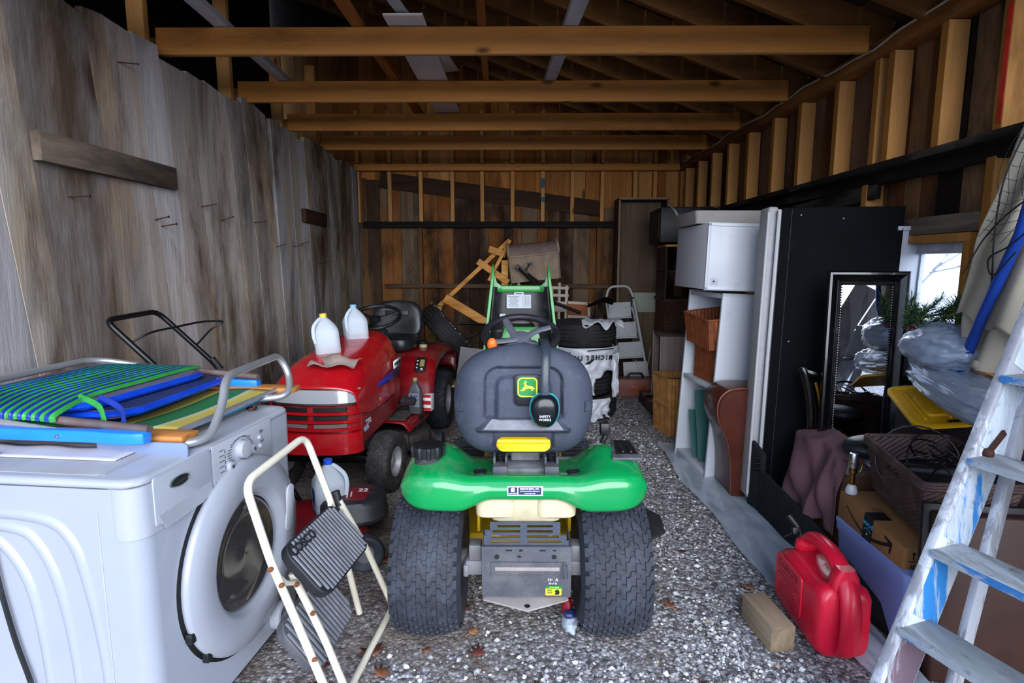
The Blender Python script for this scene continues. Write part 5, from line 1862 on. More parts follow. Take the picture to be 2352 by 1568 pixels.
# --- box spring on end
bs = thing('box_spring', 'black box spring standing on end with white quilted side', 'box spring', (1.385, 3.11, .06), (R(-1.0), R(1.0), R(-21)))
BF = pm('black_dust_cover', '#07090d', .8, 0, .2, 5, .3, 220, .05, '#222832', 6, spec=.15)
MB().box((.29, .02, .82), (.56, .03, 1.64)).build('dust_cover', BF, bs, bevel=.004)
QW = pm('white_quilted_side', '#a9a8aa', .8, 0, .06, 40, .8, 170)
b = MB()
for x0, x1, y0, y1 in ((-.0, .56, .05, .20),):
    b.box(((x0 + x1) / 2, (y0 + y1) / 2, .82), (x1 - x0 + .02, y1 - y0, 1.62))
b.build('mattress_body', QW, bs, bevel=.02, seg=3)
MB().tube([V(-.006, .0, .02), V(-.008, .0, .8), V(-.006, .0, 1.63)], .010, 8).build('white_edge_cord', pm('white_cord', '#b9b9bc', .7, 0, .05), bs)
MB().box((.055, .003, .82), (.003, .004, 1.62)).build('stapled_seam', pm('dark_seam', '#1c2028', .7), bs)
for x, z in ((.10, 1.60), (.09, .92), (.3, 1.58)):
    MB().lathe([(.005, 0), (.004, .002), (.0005, .003)], 10, M=frame((x, .004, z), (1, 0, 0), (0, 0, 1))).build('staple_head', STEEL, bs)
# the white quilted pad seen left of the black face
pad = thing('mattress_pad', 'white quilted mattress edge squeezed between black box spring and shelf unit', 'mattress', (1.335, 3.16, .05), (R(-.5), R(1.2), R(-4)))
MB().box((.03, .06, .83), (.055, .14, 1.66)).build('pad_body', QW, pad, bevel=.015, seg=3)
MB().tube([V(.004, -.012, .03), V(.002, -.014, .8), V(.004, -.012, 1.63)], .008, 8).build('pad_piping', pm('white_cord', '#b9b9bc'), pad)

# --- low black felt board along the floor
FELT = pm('black_felt', '#0f141a', .95, 0, .2, 12, .4, 180, .2, '#3a434c', 26)
fb_ = thing('felt_board', 'low black felt-covered board along the floor before the stored things', 'board', (1.36, 3.02, 0))
MB().loft([[V(x - .012, y, 0), V(x + .012, y, 0), V(x + .012, y, h), V(x - .012, y, h)] for x, y, h in ((0, 0, .27), (.03, -.5, .20), (.06, -1.16, .085))]).build('board_panel', FELT, fb_, bevel=.004)
MB().loft([[V(-.005, .0, .0), V(.02, .0, .0), V(.02, .0, .36), V(-.005, .0, .36)], [V(-.015, .14, .0), V(.01, .14, .0), V(.01, .14, .40), V(-.015, .14, .40)]]).build('board_end', FELT, fb_, bevel=.004)
b = MB()
for z in (.27, .30, .33):
    b.cyl((-.03, .02, z), (.0, .02, z), .009, 10)
b.build('hinge_knuckle', BLACKM, fb_)
# --- plastic sheet on the ground
PL = NT('clear_plastic_sheet')
PL.b.inputs['Base Color'].default_value = (.55, .64, .76, 1)
PL.b.inputs['Roughness'].default_value = .22
PL.b.inputs['Alpha'].default_value = .62
PL.b.inputs['Coat Weight'].default_value = .5
def sheetf(u, v):
    y = 4.28 - 2.75 * v
    xl = 1.09 - .02 * math.sin(v * 5) + .03 * math.sin(v * 17) * .4 + (.02 * v if v < .7 else .14 * (v - .7) / .3)
    xr = 1.42 - .05 * v
    x = xl + (xr - xl) * u
    z = .004 + .010 * abs(math.sin(u * 7 + v * 11)) + .008 * noise.noise(V(u * 5, v * 16, 0)) + .008
    return (x, y, max(.003, z))
tag(MB().grid(sheetf, 22, 110).build('plastic_sheet', PL.mat, None, smooth=80), 'clear plastic sheet strip on the gravel along the shelf unit and felt board', 'plastic sheet')

# --- standing mirror
mir = thing('standing_mirror', 'tall mirror in a moulded black frame leaning before the box spring', 'mirror', (1.525, 2.79, .12), (R(-2), 0, R(-17)))
MW, MH = .345, 1.245
BGL = pm('black_gloss_frame', '#07080a', .22, 0, .1, 6, 0, 0, .04, '#3a3c40', 9, .3)
def mframe(name, o0, prof, mat, parent):
    """mitred moulding: prof = [(inset, depth)]"""
    b_ = MB()
    rings = []
    for cx, cz, sx_, sz_ in ((0, 0, 1, 1), (MW, 0, -1, 1), (MW, MH, -1, -1), (0, MH, 1, -1)):
        rings.append([V(cx + sx_ * i_, -d_, cz + sz_ * i_) for i_, d_ in prof])
    b_.loft(rings, False, loop=True)
    return b_.build(name, mat, parent, smooth=30)
mframe('mirror_frame', 0, [(0, 0), (0, .028), (.006, .034), (.016, .036), (.030, .030), (.042, .022), (.046, .024), (.050, .018), (.058, .016), (.062, .010), (.062, 0)], BGL, mir)
b = MB()
for i in range(90):
    z = .066 + (MH - .132) * i / 89
    for x in (.064, MW - .064):
        b.ell((x, -.012, z), .0042, 6, 4)
for i in range(34):
    x = .066 + (MW - .132) * i / 33
    b.ell((x, -.012, MH - .064), .0042, 6, 4)
b.build('bead_moulding', BGL, mir)
MR = NT('mirror_glass')
MR.b.inputs['Base Color'].default_value = (.86, .88, .9, 1)
MR.b.inputs['Metallic'].default_value = 1
MR.b.inputs['Roughness'].default_value = .01
MB().box((MW / 2, -.006, MH / 2), (MW - .12, .004, MH - .12)).build('mirror_glass', MR.mat, mir)
MB().box((MW / 2, .006, MH / 2), (MW - .02, .012, MH - .02)).build('backing_board', BLACKP, mir)

# --- ornate armchair behind the mirror
GOLD = pm('gilt_trim', '#a8782c', .35, .8, .15, 12)
ch = thing('armchair', 'black and gilt ornate chair showing behind both sides of the standing mirror', 'chair', (1.73, 2.865, 0), R(-16))
b = MB()
b.tube(spline([V(-.26, -.05, .88), V(-.235, -.05, .84), V(-.20, -.05, .70), (-.185, -.05, .55), V(-.19, -.05, .42), V(-.20, -.05, .0)], 6), [.012] + [.020] * 30, 10, flat=1.2) if False else None
lf = spline([V(-.265, -.05, .875), V(-.24, -.05, .845), V(-.205, -.05, .70), V(-.19, -.05, .55), V(-.19, -.05, .42), V(-.195, -.05, .02)], 6)
MB().tube(lf, [.010 + .012 * min(1, i / 6) for i in range(len(lf))], 10).build('back_post', BGL, ch)
rf_ = [V(-p.x + .0, p.y, p.z - (.05 if p.z > .8 else .0)) for p in lf]
MB().tube(rf_, [.010 + .012 * min(1, i / 6) for i in range(len(rf_))], 10).build('back_post', BGL, ch)
MB().tube(spline([V(-.255, -.05, .855), V(-.15, -.05, .835), V(0, -.05, .85), V(.15, -.05, .835), V(.255, -.05, .83)], 6), .018, 8).build('top_rail', BGL, ch)
MB().tube(spline([V(-.19, -.066, .80), V(-.165, -.068, .70), V(-.155, -.068, .55), V(-.155, -.068, .40)], 6), .007, 8).build('gilt_line', GOLD, ch)
MB().tube(spline([V(.19, -.066, .78), V(.165, -.068, .70), V(.155, -.068, .55), V(.155, -.068, .40)], 6), .007, 8).build('gilt_line', GOLD, ch)
MB().box((0, -.04, .60), (.32, .03, .42)).build('back_pad', pm('cream_upholstery', '#b9a67c', .8, 0, .1, 8, .2, 120), ch, bevel=.012)
MB().box((0, .01, .40), (.40, .10, .07)).build('seat', pm('cream_upholstery', '#b9a67c'), ch, bevel=.02)
for x in (-.18, .18):
    MB().cyl((x, .04, .0), (x, .04, .37), .02, 10).build('leg', BGL, ch)

# --- white panel behind the box spring by the window
wp = thing('white_door_panel', 'white framed panel leaning between the box spring and the window', 'panel', (2.005, 2.985, .50), (R(2), R(0), R(0)))
MB().box((0, 0, .545), (.15, .02, 1.09)).build('panel_sheet', LAMW, wp, bevel=.002)
b = MB()
b.box((.065, -.014, .545), (.02, .012, 1.09))
b.box((0, -.014, 1.08), (.15, .012, .02))
b.build('panel_edging', LAMW, wp, bevel=.001)
# --- pine garland in front of the window
PN = NT('pine_needles')
PN.l(PN.ramp(PN.island(), [(0, '#1c3a2a'), (.5, '#2f5a48'), (.8, '#5f7a2e'), (1, '#8a8a3a')]), PN.b.inputs['Base Color'])
PN.b.inputs['Roughness'].default_value = .6
ga = thing('pine_garland', 'green pine garland lying along the bottom of the small window', 'garland', (1.88, 2.58, 1.16))
rg_ = random.Random(4)
b = MB()
for (x0, y0, z0, dx, dy, dz) in ((-.10, .0, -.04, -.02, -.04, .13), (-.07, -.02, .0, .06, -.05, .09), (-.02, -.03, .02, .08, -.10, .05), (.0, -.06, .03, .05, -.14, .03), (.03, -.14, .03, .02, -.16, .02), (.02, -.22, .04, .01, -.12, .0), (-.06, .02, -.02, -.05, -.06, .06), (.01, -.10, .05, -.03, -.12, .05), (.0, -.2, .02, -.04, -.12, -.02), (-.09, .03, -.05, .0, -.06, .09), (-.05, -.06, -.02, .02, -.12, .05), (-.04, -.12, .0, .0, -.14, .06), (-.02, -.2, .01, .02, -.10, .06), (-.08, -.03, -.03, -.03, -.09, .07)):
    A = V(x0, y0, z0)
    Dv = V(dx, dy, dz)
    for i in range(170):
        t = i / 169
        p = A + Dv * t
        q_ = V(rg_.uniform(-1, 1), rg_.uniform(-1, 1), rg_.uniform(-1, 1)).normalized()
        e = p + (Dv.normalized() * .65 + q_).normalized() * .045
        s_ = Dv.cross(q_).normalized() * .0017
        b.add([p + s_, p - s_, e - s_ * .4, e + s_ * .4], [(0, 1, 2, 3)])
tag(b.build('needles', PN.mat, ga, flat=True), kind='stuff')
MB().tube(spline([V(-.11, .02, -.05), V(-.04, -.02, .0), V(.02, -.12, .03), V(.02, -.32, .03)], 6), .005, 6).build('garland_stem', pm('brown_stem', '#4a3324', .8), ga)
MB().ell((-.09, -.02, -.055), .018, 10, 8).build('red_ornament', pm('dark_red_ornament', '#6a1c1e', .3), ga)

# --- clear bags
BAG = NT('cloudy_plastic_bag')
BAG.b.inputs['Base Color'].default_value = (.36, .43, .54, 1)
BAG.b.inputs['Roughness'].default_value = .22
BAG.b.inputs['Alpha'].default_value = .72
BAG.b.inputs['Coat Weight'].default_value = .4
def crumple(c, r, seed, amp=.12, nu=48, nv=30, e=.9, fold=(1, 1, 3)):
    c = V(*c)
    def f(u, v):
        a, t = 2 * PI * u, -PI / 2 + PI * v
        ct, st = max(1e-3, math.cos(t)), math.sin(t)
        p = V(math.copysign(abs(math.cos(a)) ** e, math.cos(a)) * ct ** e, math.copysign(abs(math.sin(a)) ** e, math.sin(a)) * ct ** e, math.copysign(abs(st) ** e, st))
        q_ = V(p.x * 2.2 * fold[0] + seed, p.y * 2.2 * fold[1], p.z * 2.2 * fold[2])
        k = 1 + amp * noise.noise(q_) + amp * .8 * (.5 - abs(noise.noise(q_ * 2.3))) + amp * .3 * noise.noise(q_ * 5)
        return c + V(p.x * r[0], p.y * r[1], p.z * r[2]) * k
    b_ = MB().grid(f, nu, nv, wrap=True)
    return b_
bg1 = thing('plastic_bag', 'puffed cloudy plastic bag below the small window', 'plastic bag', (1.80, 2.37, 1.05))
crumple((0, 0, 0), (.125, .17, .095), 2.0, .15, 64, 44, .9, (1, 1, 1.3)).build('bag_film', BAG.mat, bg1, smooth=80)
crumple((0, 0, -.02), (.08, .12, .06), 7.0, .2, 24, 16).build('bag_content', pm('stored_linen', '#4a6c9a', .8, 0, .2, 6), bg1, smooth=80)
bg2 = thing('plastic_bundle', 'long wrapped bundle in clear plastic below the puffed bag', 'bundle', (1.80, 2.22, .895), (R(6), 0, R(-14)))
crumple((0, 0, 0), (.125, .40, .075), 5.0, .15, 64, 60, .8, (1.2, .8, 1.3)).build('bag_film', BAG.mat, bg2, smooth=80)
crumple((0, 0, -.01), (.10, .36, .055), 9.0, .1, 24, 20).build('bag_content', pm('grey_linen', '#7c8796', .8, 0, .15, 6), bg2, smooth=80)
# what carries them: dark upholstered chest
DKU = pm('dark_plum_upholstery', '#251a20', .85, 0, .15, 9, .2, 120)
ck = thing('upholstered_chest', 'dark plum upholstered chest under the plastic bundle', 'chest', (1.80, 2.20, 0))
MB().box((.07, .08, .38), (.16, .70, .76)).build('chest_body', DKU, ck, bevel=.02, seg=3)
# --- yellow lids
YLP = pm('yellow_tote_lid', '#d39f14', .4, 0, .06, 6, 0, 0, .1, '#8a6a22', 9)
def lid(label, loc, rot):
    o_ = thing('tote_lid', label, 'lid', loc, rot)
    b_ = MB()
    P = rrect(.30, .34, .05, 6)
    b_.loft([[V(x * k, y * k, z) for x, y in P] for z, k in ((0, 1.0), (.012, 1.0), (.014, .97), (.014, .90), (.004, .88), (.004, .5), (.012, .46), (.012, .1))])
    b_.build('lid_plate', YLP, o_, smooth=30)
    for x in (-.09, .0, .09):
        MB().box((x, .0, .009), (.012, .22, .01)).build('lid_rib', YLP, o_, bevel=.003)
    for y in (-.14, .14):
        MB().prism(rrect(.055, .014, .006, 3), 0, .001, T(0, y, .0145)).build('lid_slot', BLACKMK, o_)
lid('yellow tote lid leaning behind the dark wicker basket', (1.80, 2.37, .80), (R(17), R(-8), R(-14)))
# --- brown cloth
CL = pm('plum_brown_cloth', '#6a4a52', .9, 0, .15, 5, .15, 200)
def clothf(u, v):
    # u along the board (far to near), v from top inside to hanging hem
    y = 2.86 - .47 * u
    topx, topz = 1.62 - .10 * u, .56 + .03 * math.sin(u * 3)
    if v < .35:
        t = v / .35
        x = topx - (topx - 1.455) * t
        z = topz - .03 * t
    else:
        t = (v - .35) / .65
        x = 1.455 - .04 * math.sin(t * PI / 2) - .01 * u
        z = topz - .03 - (.40 - .06 * u) * t
    w_ = .012 * math.sin(u * 23 - v * 9) * v + .020 * math.sin(u * 11 + v * 5) * min(1, v * 2) + .012 * noise.noise(V(u * 8, v * 4, 1))
    return (x + w_, y + .03 * math.sin(v * 4 + u * 5), z + w_ * .6)
tag(MB().grid(clothf, 60, 34).build('cloth_cover', CL, None, solid=.004, smooth=80), 'plum-brown cloth draped over stored boxes behind the felt board', 'cloth')
tag(MB().box((1.55, 2.62, .235), (.20, .40, .46)).build('covered_box', pm('brown_carton', '#5c3f2a'), None, bevel=.006), 'carton mostly hidden beneath the plum-brown cloth', 'box')
bk = MB().ell((1.58, 2.42, .60), (.14, .10, .05), 20, 10)
tag(bk.build('quilted_cushion', pm('black_quilt', '#12181c', .5, 0, .15, 14, .4, 60), None), 'black quilted cushion at the foot of the standing mirror', 'cushion')
# --- lamp base with brass socket
BRASS = pm('aged_brass', '#8f6f35', .3, 1, .1, 10)
lp = thing('lamp_base', 'small lamp base with brass socket standing on the cardboard box end', 'lamp', (1.432, 2.325, .428))
MB().lathe([(.022, 0), (.024, .01), (.020, .028), (.012, .04)], 24).build('lamp_body', pm('pale_ceramic', '#b9bcc0', .3, 0, .04), lp, smooth=50)
MB().lathe([(.011, .04), (.011, .085), (.016, .09), (.016, .11), (.010, .115)], 20).build('brass_neck', BRASS, lp)
MB().lathe([(.019, .115), (.020, .135), (.018, .137), (.018, .17), (.016, .177), (.011, .178), (.011, .165)], 22).build('socket', CHROME, lp)
MB().tube([V(-.015, 0, .14), V(-.04, 0, .145)], .004, 8).build('switch_key', BRASS, lp)
MB().tube(fillet([V(.03, 0, .095), V(.04, 0, .125), V(.03, 0, .155)], .01), .003, 6).build('harp_bracket', BRASS, lp)
# --- blue tote, cardboard box, dark basket
TOT = NT('blue_translucent_tote')
TOT.b.inputs['Base Color'].default_value = (.30, .40, .82, 1)
TOT.b.inputs['Roughness'].default_value = .3
TOT.b.inputs['Transmission Weight'].default_value = .25
TOT.b.inputs['IOR'].default_value = 1.2
to = thing('storage_tote', 'translucent blue plastic tote under the cardboard box', 'tote', (1.58, 2.12, .0), R(-2))
b = MB()
b.loft([[V(x * k, y * k, z) for x, y in rrect(.38, .50, .03, 5)] for z, k in ((.01, .90), (.25, .97), (.262, 1.0), (.29, 1.0), (.29, .96), (.03, .87))])
b.build('tote_body', TOT.mat, to, smooth=40)
b = MB()
b.loft([[V(x * k, y * k, z) for x, y in rrect(.385, .505, .03, 5)] for z, k in ((.291, 1.0), (.305, 1.0), (.308, .97))])
b.build('tote_lid_top', TOT.mat, to, smooth=40)
CARD = pm('cardboard', '#8c6238', .85, 0, .08, 5, .1, 120)
cbd = thing('cardboard_box', 'brown cardboard shipping box with black tape on the blue tote', 'box', (1.405, 2.36, .312), (R(4.5), 0, R(-2)))
# local: x right (into the pile), y towards -camera; long side faces the aisle (-x)
MB().box((.145, -.215, .058), (.29, .44, .115)).build('box_body', CARD, cbd, bevel=.003)
FB = lambda y, z: frame((-.0012, y, z), (0, -1, 0), (0, 0, 1))
tape = MB().prism(rrect(.062, .115, .001, 2), 0, .0008, FB(-.215, .058)).build('printed_tape', BLACKMK, cbd)
tt = MB().prism(rrect(.062, .07, .001, 2), 0, .0008, T(.034, -.215, .1166) @ RZ(90)).build('printed_tape', BLACKMK, cbd)
TB = pm('tape_blue', '#2f9fd0', .5)
text('tape_lettering', 'prime', .028, TB, tape, FB(-.215, .078) @ T(0, 0, .0012) @ RZ(180), .0003, 1, 0, .0005)
b = MB()
b.tube([V(-.022 + .044 * t, .0 - .010 * math.sin(t * PI) , .0012) for t in [i / 10 for i in range(11)]], .0016, 6, M=FB(-.215, .058) @ RZ(180) @ T(0, .006, 0), flat=.3)
b.build('tape_mark', TB, tape)
MB().lathe([(.006, 0), (.006, .0012), (.003, .0012)], 16, M=FB(-.215, .038)).build('tape_mark', pm('pale_tape_print', '#a8a49a', .6), tape)
sm = []
for i in range(25):
    t = i / 24
    sm.append(V(-.16 + .30 * t, -.052 * math.sin(PI * (t * .96 + .02)) + .026, .001))
b = MB().tube(sm, [.0018 + .0058 * (i / 24) ** .8 for i in range(25)], 6, flat=.15, M=FB(-.215, .056), up=(0, 0, 1))
b.add([V(.105, .043, .0008), V(.155, .036, .0008), V(.150, -.012, .0008), V(.140, -.010, .0008), V(.143, .026, .0008), V(.107, .033, .0008)], [(0, 1, 2, 3, 4, 5)], M=FB(-.215, .056))
b.build('box_logo', BLACKMK, cbd, flat=True)
b = MB()
FE = lambda x, z: frame((x, -.4362, z), (1, 0, 0), (0, 0, 1))
for x in (.035, .065):
    b.add([V(-.002, -.016, 0), V(.002, -.016, 0), V(.002, .004, 0), (.008, .004, 0), (0, .016, 0), (-.008, .004, 0), (-.002, .004, 0)], [(0, 1, 2, 3, 4, 5, 6)], M=FE(x, .085))
b.box((.05, -.4362, .062), (.06, .0006, .003))
for i in range(9):
    b.box((.03 + .009 * i, -.4362, .03), (.003 + .002 * (i % 2), .0006, .04))
b.build('box_print', BLACKMK, cbd, flat=True)
b = MB()
for i in range(5):
    b.box((.06, -.14 + .012 * i - .06, .1164), (.05 - .006 * (i % 3), .004, .0006))
b.build('box_print', pm('faded_print', '#5a4226', .8), cbd)
db = basket('wicker_hamper', 'dark brown wicker basket full of black wires on the cardboard box', (1.615, 2.105, .455), (R(5), R(-2), R(-8)), .33, .45, .215, WDRK, None, .84, False, .016)
b = MB()
for z in (.195, .205):
    P = [V(x, y, z) for x, y in rrect(.335, .455, .03, 6)]
    b.tube(P, .009, 8, closed=True)
b.build('rim_braid', WDRK, db)
for y in (-.028, .028):
    MB().box((-.154, y, .165), (.012, .045, .03)).build('handle_hole', BLACKMK, db, bevel=.004)
rw_ = random.Random(8)
bw_ = thing('wire_fittings', 'tangle of black wire hoops and fittings lying in the dark wicker basket', 'wire fittings', (1.615, 2.105, .60), (R(5), 0, R(-8)))
for i, (c, r_, tl, tz) in enumerate((((0, .0, .03), .13, 62, 20), ((.03, -.06, .04), .12, 40, 70), ((-.04, .06, .02), .14, 70, -20), ((.02, .04, .045), .10, 55, 120))):
    M = T(*c) @ RZ(tz) @ RX(tl)
    MB().tube([V(r_ * math.cos(2 * PI * k / 28), r_ * math.sin(2 * PI * k / 28), 0) for k in range(28)], .0035, 6, closed=True, M=M).build('wire_hoop', BLACKM, bw_)
for p, q_ in (((-.12, .12, .0), (.12, -.16, .09)), ((-.10, -.12, .02), (.14, .10, .08)), ((-.14, .0, .05), (.12, .02, .06)), ((.0, .18, .02), (.02, -.2, .075))):
    MB().tube([V(*p), (V(*p) + V(*q_)) / 2 + V(0, 0, .02), V(*q_)], .004, 6).build('wire_rod', BLACKM, bw_)
for p, q_ in (((-.10, .02, .0), (.08, -.06, .03)), ((-.05, -.14, .0), (.10, -.12, .02))):
    MB().cyl(p, q_, .026, 14).build('black_cylinder', BLACKP, bw_)
MB().ell((0, 0, -.04), (.15, .20, .05), 16, 8).build('dark_cloth', pm('black_cloth', '#0d0d10', .9), bw_)

# --- torn canvas with net, blue pole
CAN = pm('off_white_canvas', '#aba391', .9, 0, .08, 4, .25, 260, .18, '#7a6f60', 5)
def canv(u, v):
    # v 0 top .. 1 bottom, u from far-left edge to near-right edge
    L = spline_l(v)
    Rr = V(1.90 - .06 * v, 1.50 - .05 * v, 2.02 - 1.0 * v)
    p = L.lerp(Rr, u)
    f = math.sin(u * 34 + v * 5) * .5 + math.sin(u * 17 - v * 3) * .5
    am = .022 + .03 * v
    p += V(-.8, -.4, 0) * f * am
    p.z += .02 * math.sin(u * 30) * v
    return p
_cl = [V(1.86, 2.12, 2.02), V(1.80, 2.12, 1.86), V(1.765, 2.15, 1.66), V(1.735, 2.19, 1.51), V(1.735, 2.22, 1.38), V(1.74, 2.27, 1.20)]
_cs = spline(_cl, 8)
def spline_l(v):
    t = v * (len(_cs) - 1)
    i = min(int(t), len(_cs) - 2)
    return _cs[i].lerp(_cs[i + 1], t - i)
cvs = thing('canvas_tarp', 'torn off-white canvas hanging on the right wall beside the window', 'canvas', (1.85, 2.0, 1.0))
MB().grid(canv, 90, 60).build('canvas_sheet', CAN, cvs, solid=.004, smooth=80, world=True)
def canv2(u, v):
    p = V(1.80 + .02 * u, 2.25 - .55 * u, 1.38 - .42 * v + (.05 * math.sin(u * 9) if v > .9 else 0) - .03 * u)
    f = math.sin(u * 22 + v * 4)
    return p + V(-1, 0, 0) * (.025 * f + .03 * v * math.sin(u * 7 + 1))
MB().grid(canv2, 60, 30).build('canvas_sheet', CAN, cvs, solid=.004, smooth=80, world=True)
NETM = pm('black_net_cord', '#17181a', .8)
b = MB()
for i in range(9):
    u = .03 + i * .05
    b.tube([canv(u + .04 * math.sin(j * .4), j / 24 * .62) + V(-.03, -.015, 0) for j in range(25)], .0009, 4)
for j in range(13):
    v = .04 + j * .045
    b.tube([canv(.03 + .42 * k / 12, v + .012 * math.sin(k)) + V(-.03, -.015, 0) for k in range(13)], .0009, 4)
nn = b.build('black_netting', NETM, cvs, world=True)
for pts in ([(1.70, 1.95, 1.90), (1.68, 2.02, 1.70), (1.69, 2.05, 1.50), (1.74, 2.1, 1.3), (1.76, 2.16, 1.12)], [(1.60, 1.80, 1.62), (1.66, 1.98, 1.56), (1.72, 2.14, 1.48), (1.71, 2.2, 1.36)], [(1.62, 1.82, 1.52), (1.67, 1.96, 1.46), (1.72, 2.1, 1.42), (1.70, 2.05, 1.36), (1.66, 1.92, 1.44)]):
    MB().tube(spline(pts, 6), .0028, 6).build('black_cord', NETM, cvs, world=True)
BLP = pm('blue_pole_paint', '#173c94', .4, 0, .1, 8)
tag(MB().tube([V(1.655, 1.86, 1.70), V(1.72, 1.98, 1.50), V(1.735, 2.12, 1.20), V(1.80, 2.28, .95)], .019, 12).build('blue_pole', BLP), 'long blue pole leaning through the torn canvas', 'pole')
tag(MB().tube([V(1.77, 2.27, 1.10), V(1.80, 2.35, .95)], .016, 12).build('blue_pole', BLP), 'short blue pole end beside the long blue pole', 'pole')

# --- gas can
CANR = pm('red_can_plastic', '#cf1534', .36, 0, .05, 4, 0, 0, .12, '#7a4a50', 22, .15)
gc = thing('gas_can', 'large red plastic gas can with handles and black spout on the gravel', 'gas can', (1.165, 2.025, .004), R(-2))
b = MB()
secs = [(.205, .03, .19, .80), (.20, .012, .215, .90), (.18, .0, .235, .97), (.12, 0, .262, 1), (.06, 0, .27, 1), (.0, 0, .262, 1), (-.06, 0, .258, 1), (-.11, 0, .262, 1), (-.14, .0, .270, .98), (-.165, .005, .262, .94), (-.178, .02, .24, .86)]
rings = []
for y, z0_, z1_, k in secs:
    h = z1_ - z0_
    rings.append([V(x, y, z + (z0_ + z1_) / 2) for x, z in rrect(.19 * k, h, .045, 6)])
b.loft(rings)
body = b.build('can_body', CANR, gc, smooth=60)
hp_ = spline([V(0, .135, .255), V(0, .12, .305), V(0, .08, .335), V(0, .0, .345), V(0, -.08, .335), V(0, -.14, .305), V(0, -.185, .255), V(0, -.205, .19), V(0, -.208, .12), V(0, -.20, .06), V(0, -.17, .03)], 5)
MB().tube(hp_, [.046 if i < 5 else .034 if i < 26 else .036 for i in range(len(hp_))], 14, flat=.62, up=(0, 0, 1)).build('can_handle', CANR, gc, smooth=60)
b = MB()
b.loft([[V(x, y, z) for x, y in rrect(.10 * k, .06, .02, 4)] for z, k in ((.26, 1), (.30, .9), (.335, .55))], M=T(0, -.145, 0))
b.build('handle_web', CANR, gc, smooth=60)
FC = frame((-.0955, .06, .15), (0, -1, 0), (0, 0, 1))
pn = MB().loft([[V(x * k, y * k, z) for x, y in rrect(.22, .17, .02, 5)] for z, k in ((0, 1), (.004, .985), (.004, .9))], M=FC).build('label_panel', CANR, gc, smooth=40)
text('embossed_lettering', 'DANGER', .042, pm('red_emboss', '#8e0a1c', .4), pn, FC @ T(0, .052, .004), .0012, 1, 0, .0006)
b = MB()
rq = random.Random(2)
for i in range(7):
    b.box((0, .025 - i * .016, .0045), (.17 * rq.uniform(.6, 1), .004, .0012), M=FC)
b.build('embossed_lettering', pm('red_emboss', '#8e0a1c'), pn)
b = MB()
b.lathe([(.030, 0), (.032, .01), (.032, .03), (.024, .034), (.018, .05)], 24)
spt = b.build('spout_collar', BLACKP, gc)
spt.location = (0, .165, .235)
spt.rotation_euler = (R(-20), 0, 0)
MB().tube(fillet([V(0, 0, .04), V(-.005, .01, .09), V(-.035, .02, .135)], .02), .012, 10).build('spout', BLACKP, spt)
MB().box((-.02, .0, .075), (.03, .02, .03)).build('spout_latch', BLACKP, spt, bevel=.004)
MB().tube([V(-.02, .01, .07), V(-.07, .0, .05)], .004, 6).build('spout_lever', BLACKP, spt)
# --- wood block
wbk = MB().box((0, 0, 0), (.092, .21, .10)).build('wood_block', wood('sawn_block', '#5d4f3e', '#86745d', '#a3907a', 'y', 10, .8, .2, '#4d3b28', .1), None, bevel=.004)
wbk.location = (.955, 2.00, .052)
wbk.rotation_euler = (R(2), 0, R(7))
tag(wbk, 'short weathered block of timber on the gravel beside the red gas can', 'wood block')

# --- old painted wooden ladder
def painted(name, base, paint, amt, axis):
    q = NT(name)
    sc = [1, 1, 1]
    sc['xyz'.index(axis)] = .18
    f = q.noise(q.coord(tuple(sc)), 9, 7, .72, .3)
    g = q.noise(q.coord(tuple(sc)), 40, 3, .6)
    basec = q.mix(q.ramp(g, [(.35, 0.0), (.65, 1.0)]), base, tuple(c * 1.25 for c in lin(base)))
    c = q.mix(q.ramp(f, [(.54 - amt * .3, 0.0), (.60 - amt * .3, 1.0)]), basec, paint)
    d = q.noise(q.coord(), 30, 4, .6)
    c = q.mix(q.ramp(d, [(.62, 0.0), (.72, .6)]), c, '#4b443e')
    q.l(c, q.b.inputs['Base Color'])
    q.b.inputs['Roughness'].default_value = .75
    q.bump(f, .3, .003)
    return q.mat
LW = painted('ladder_white_flaking', '#868890', '#b9bec8', .2, 'z')
LB = painted('ladder_blue_flaking', '#a3adb8', '#2377ba', .05, 'z')
LP = painted('ladder_mauve_flaking', '#a5a4ac', '#6e5a66', .25, 'z')
LS = painted('ladder_step_paint', '#7f8589', '#a7adb2', .05, 'y')
LBS = painted('ladder_blue_edge', '#8d959c', '#2a6fae', .12, 'y')
ld = thing('step_ladder', 'old wooden step ladder with flaking blue and white paint leaning at right', 'ladder', (1.0, 1.5, 0))
A = V(.898, 1.415, -.02)
B_ = V(1.605, 1.765, 1.36)
def lr(p):
    return p - V(1.0, 1.5, 0)
ax_ = (B_ - A).normalized()
sd_ = V(.33, -1, 0).normalized()          # steps run towards the camera
nrm = sd_.cross(ax_).normalized()
if nrm.x > 0:
    nrm = -nrm
Lh = (B_ - A).length
def rail(off, nm):
    b_ = MB()
    o_ = sd_ * off
    b_.bar(lr(A + o_ - nrm * .07), lr(B_ + o_ - nrm * .07), .028, .14, up=nrm)
    return b_.build(nm, LW, ld, bevel=.003)
rail(0, 'ladder_rail')
rail(.46, 'ladder_rail')
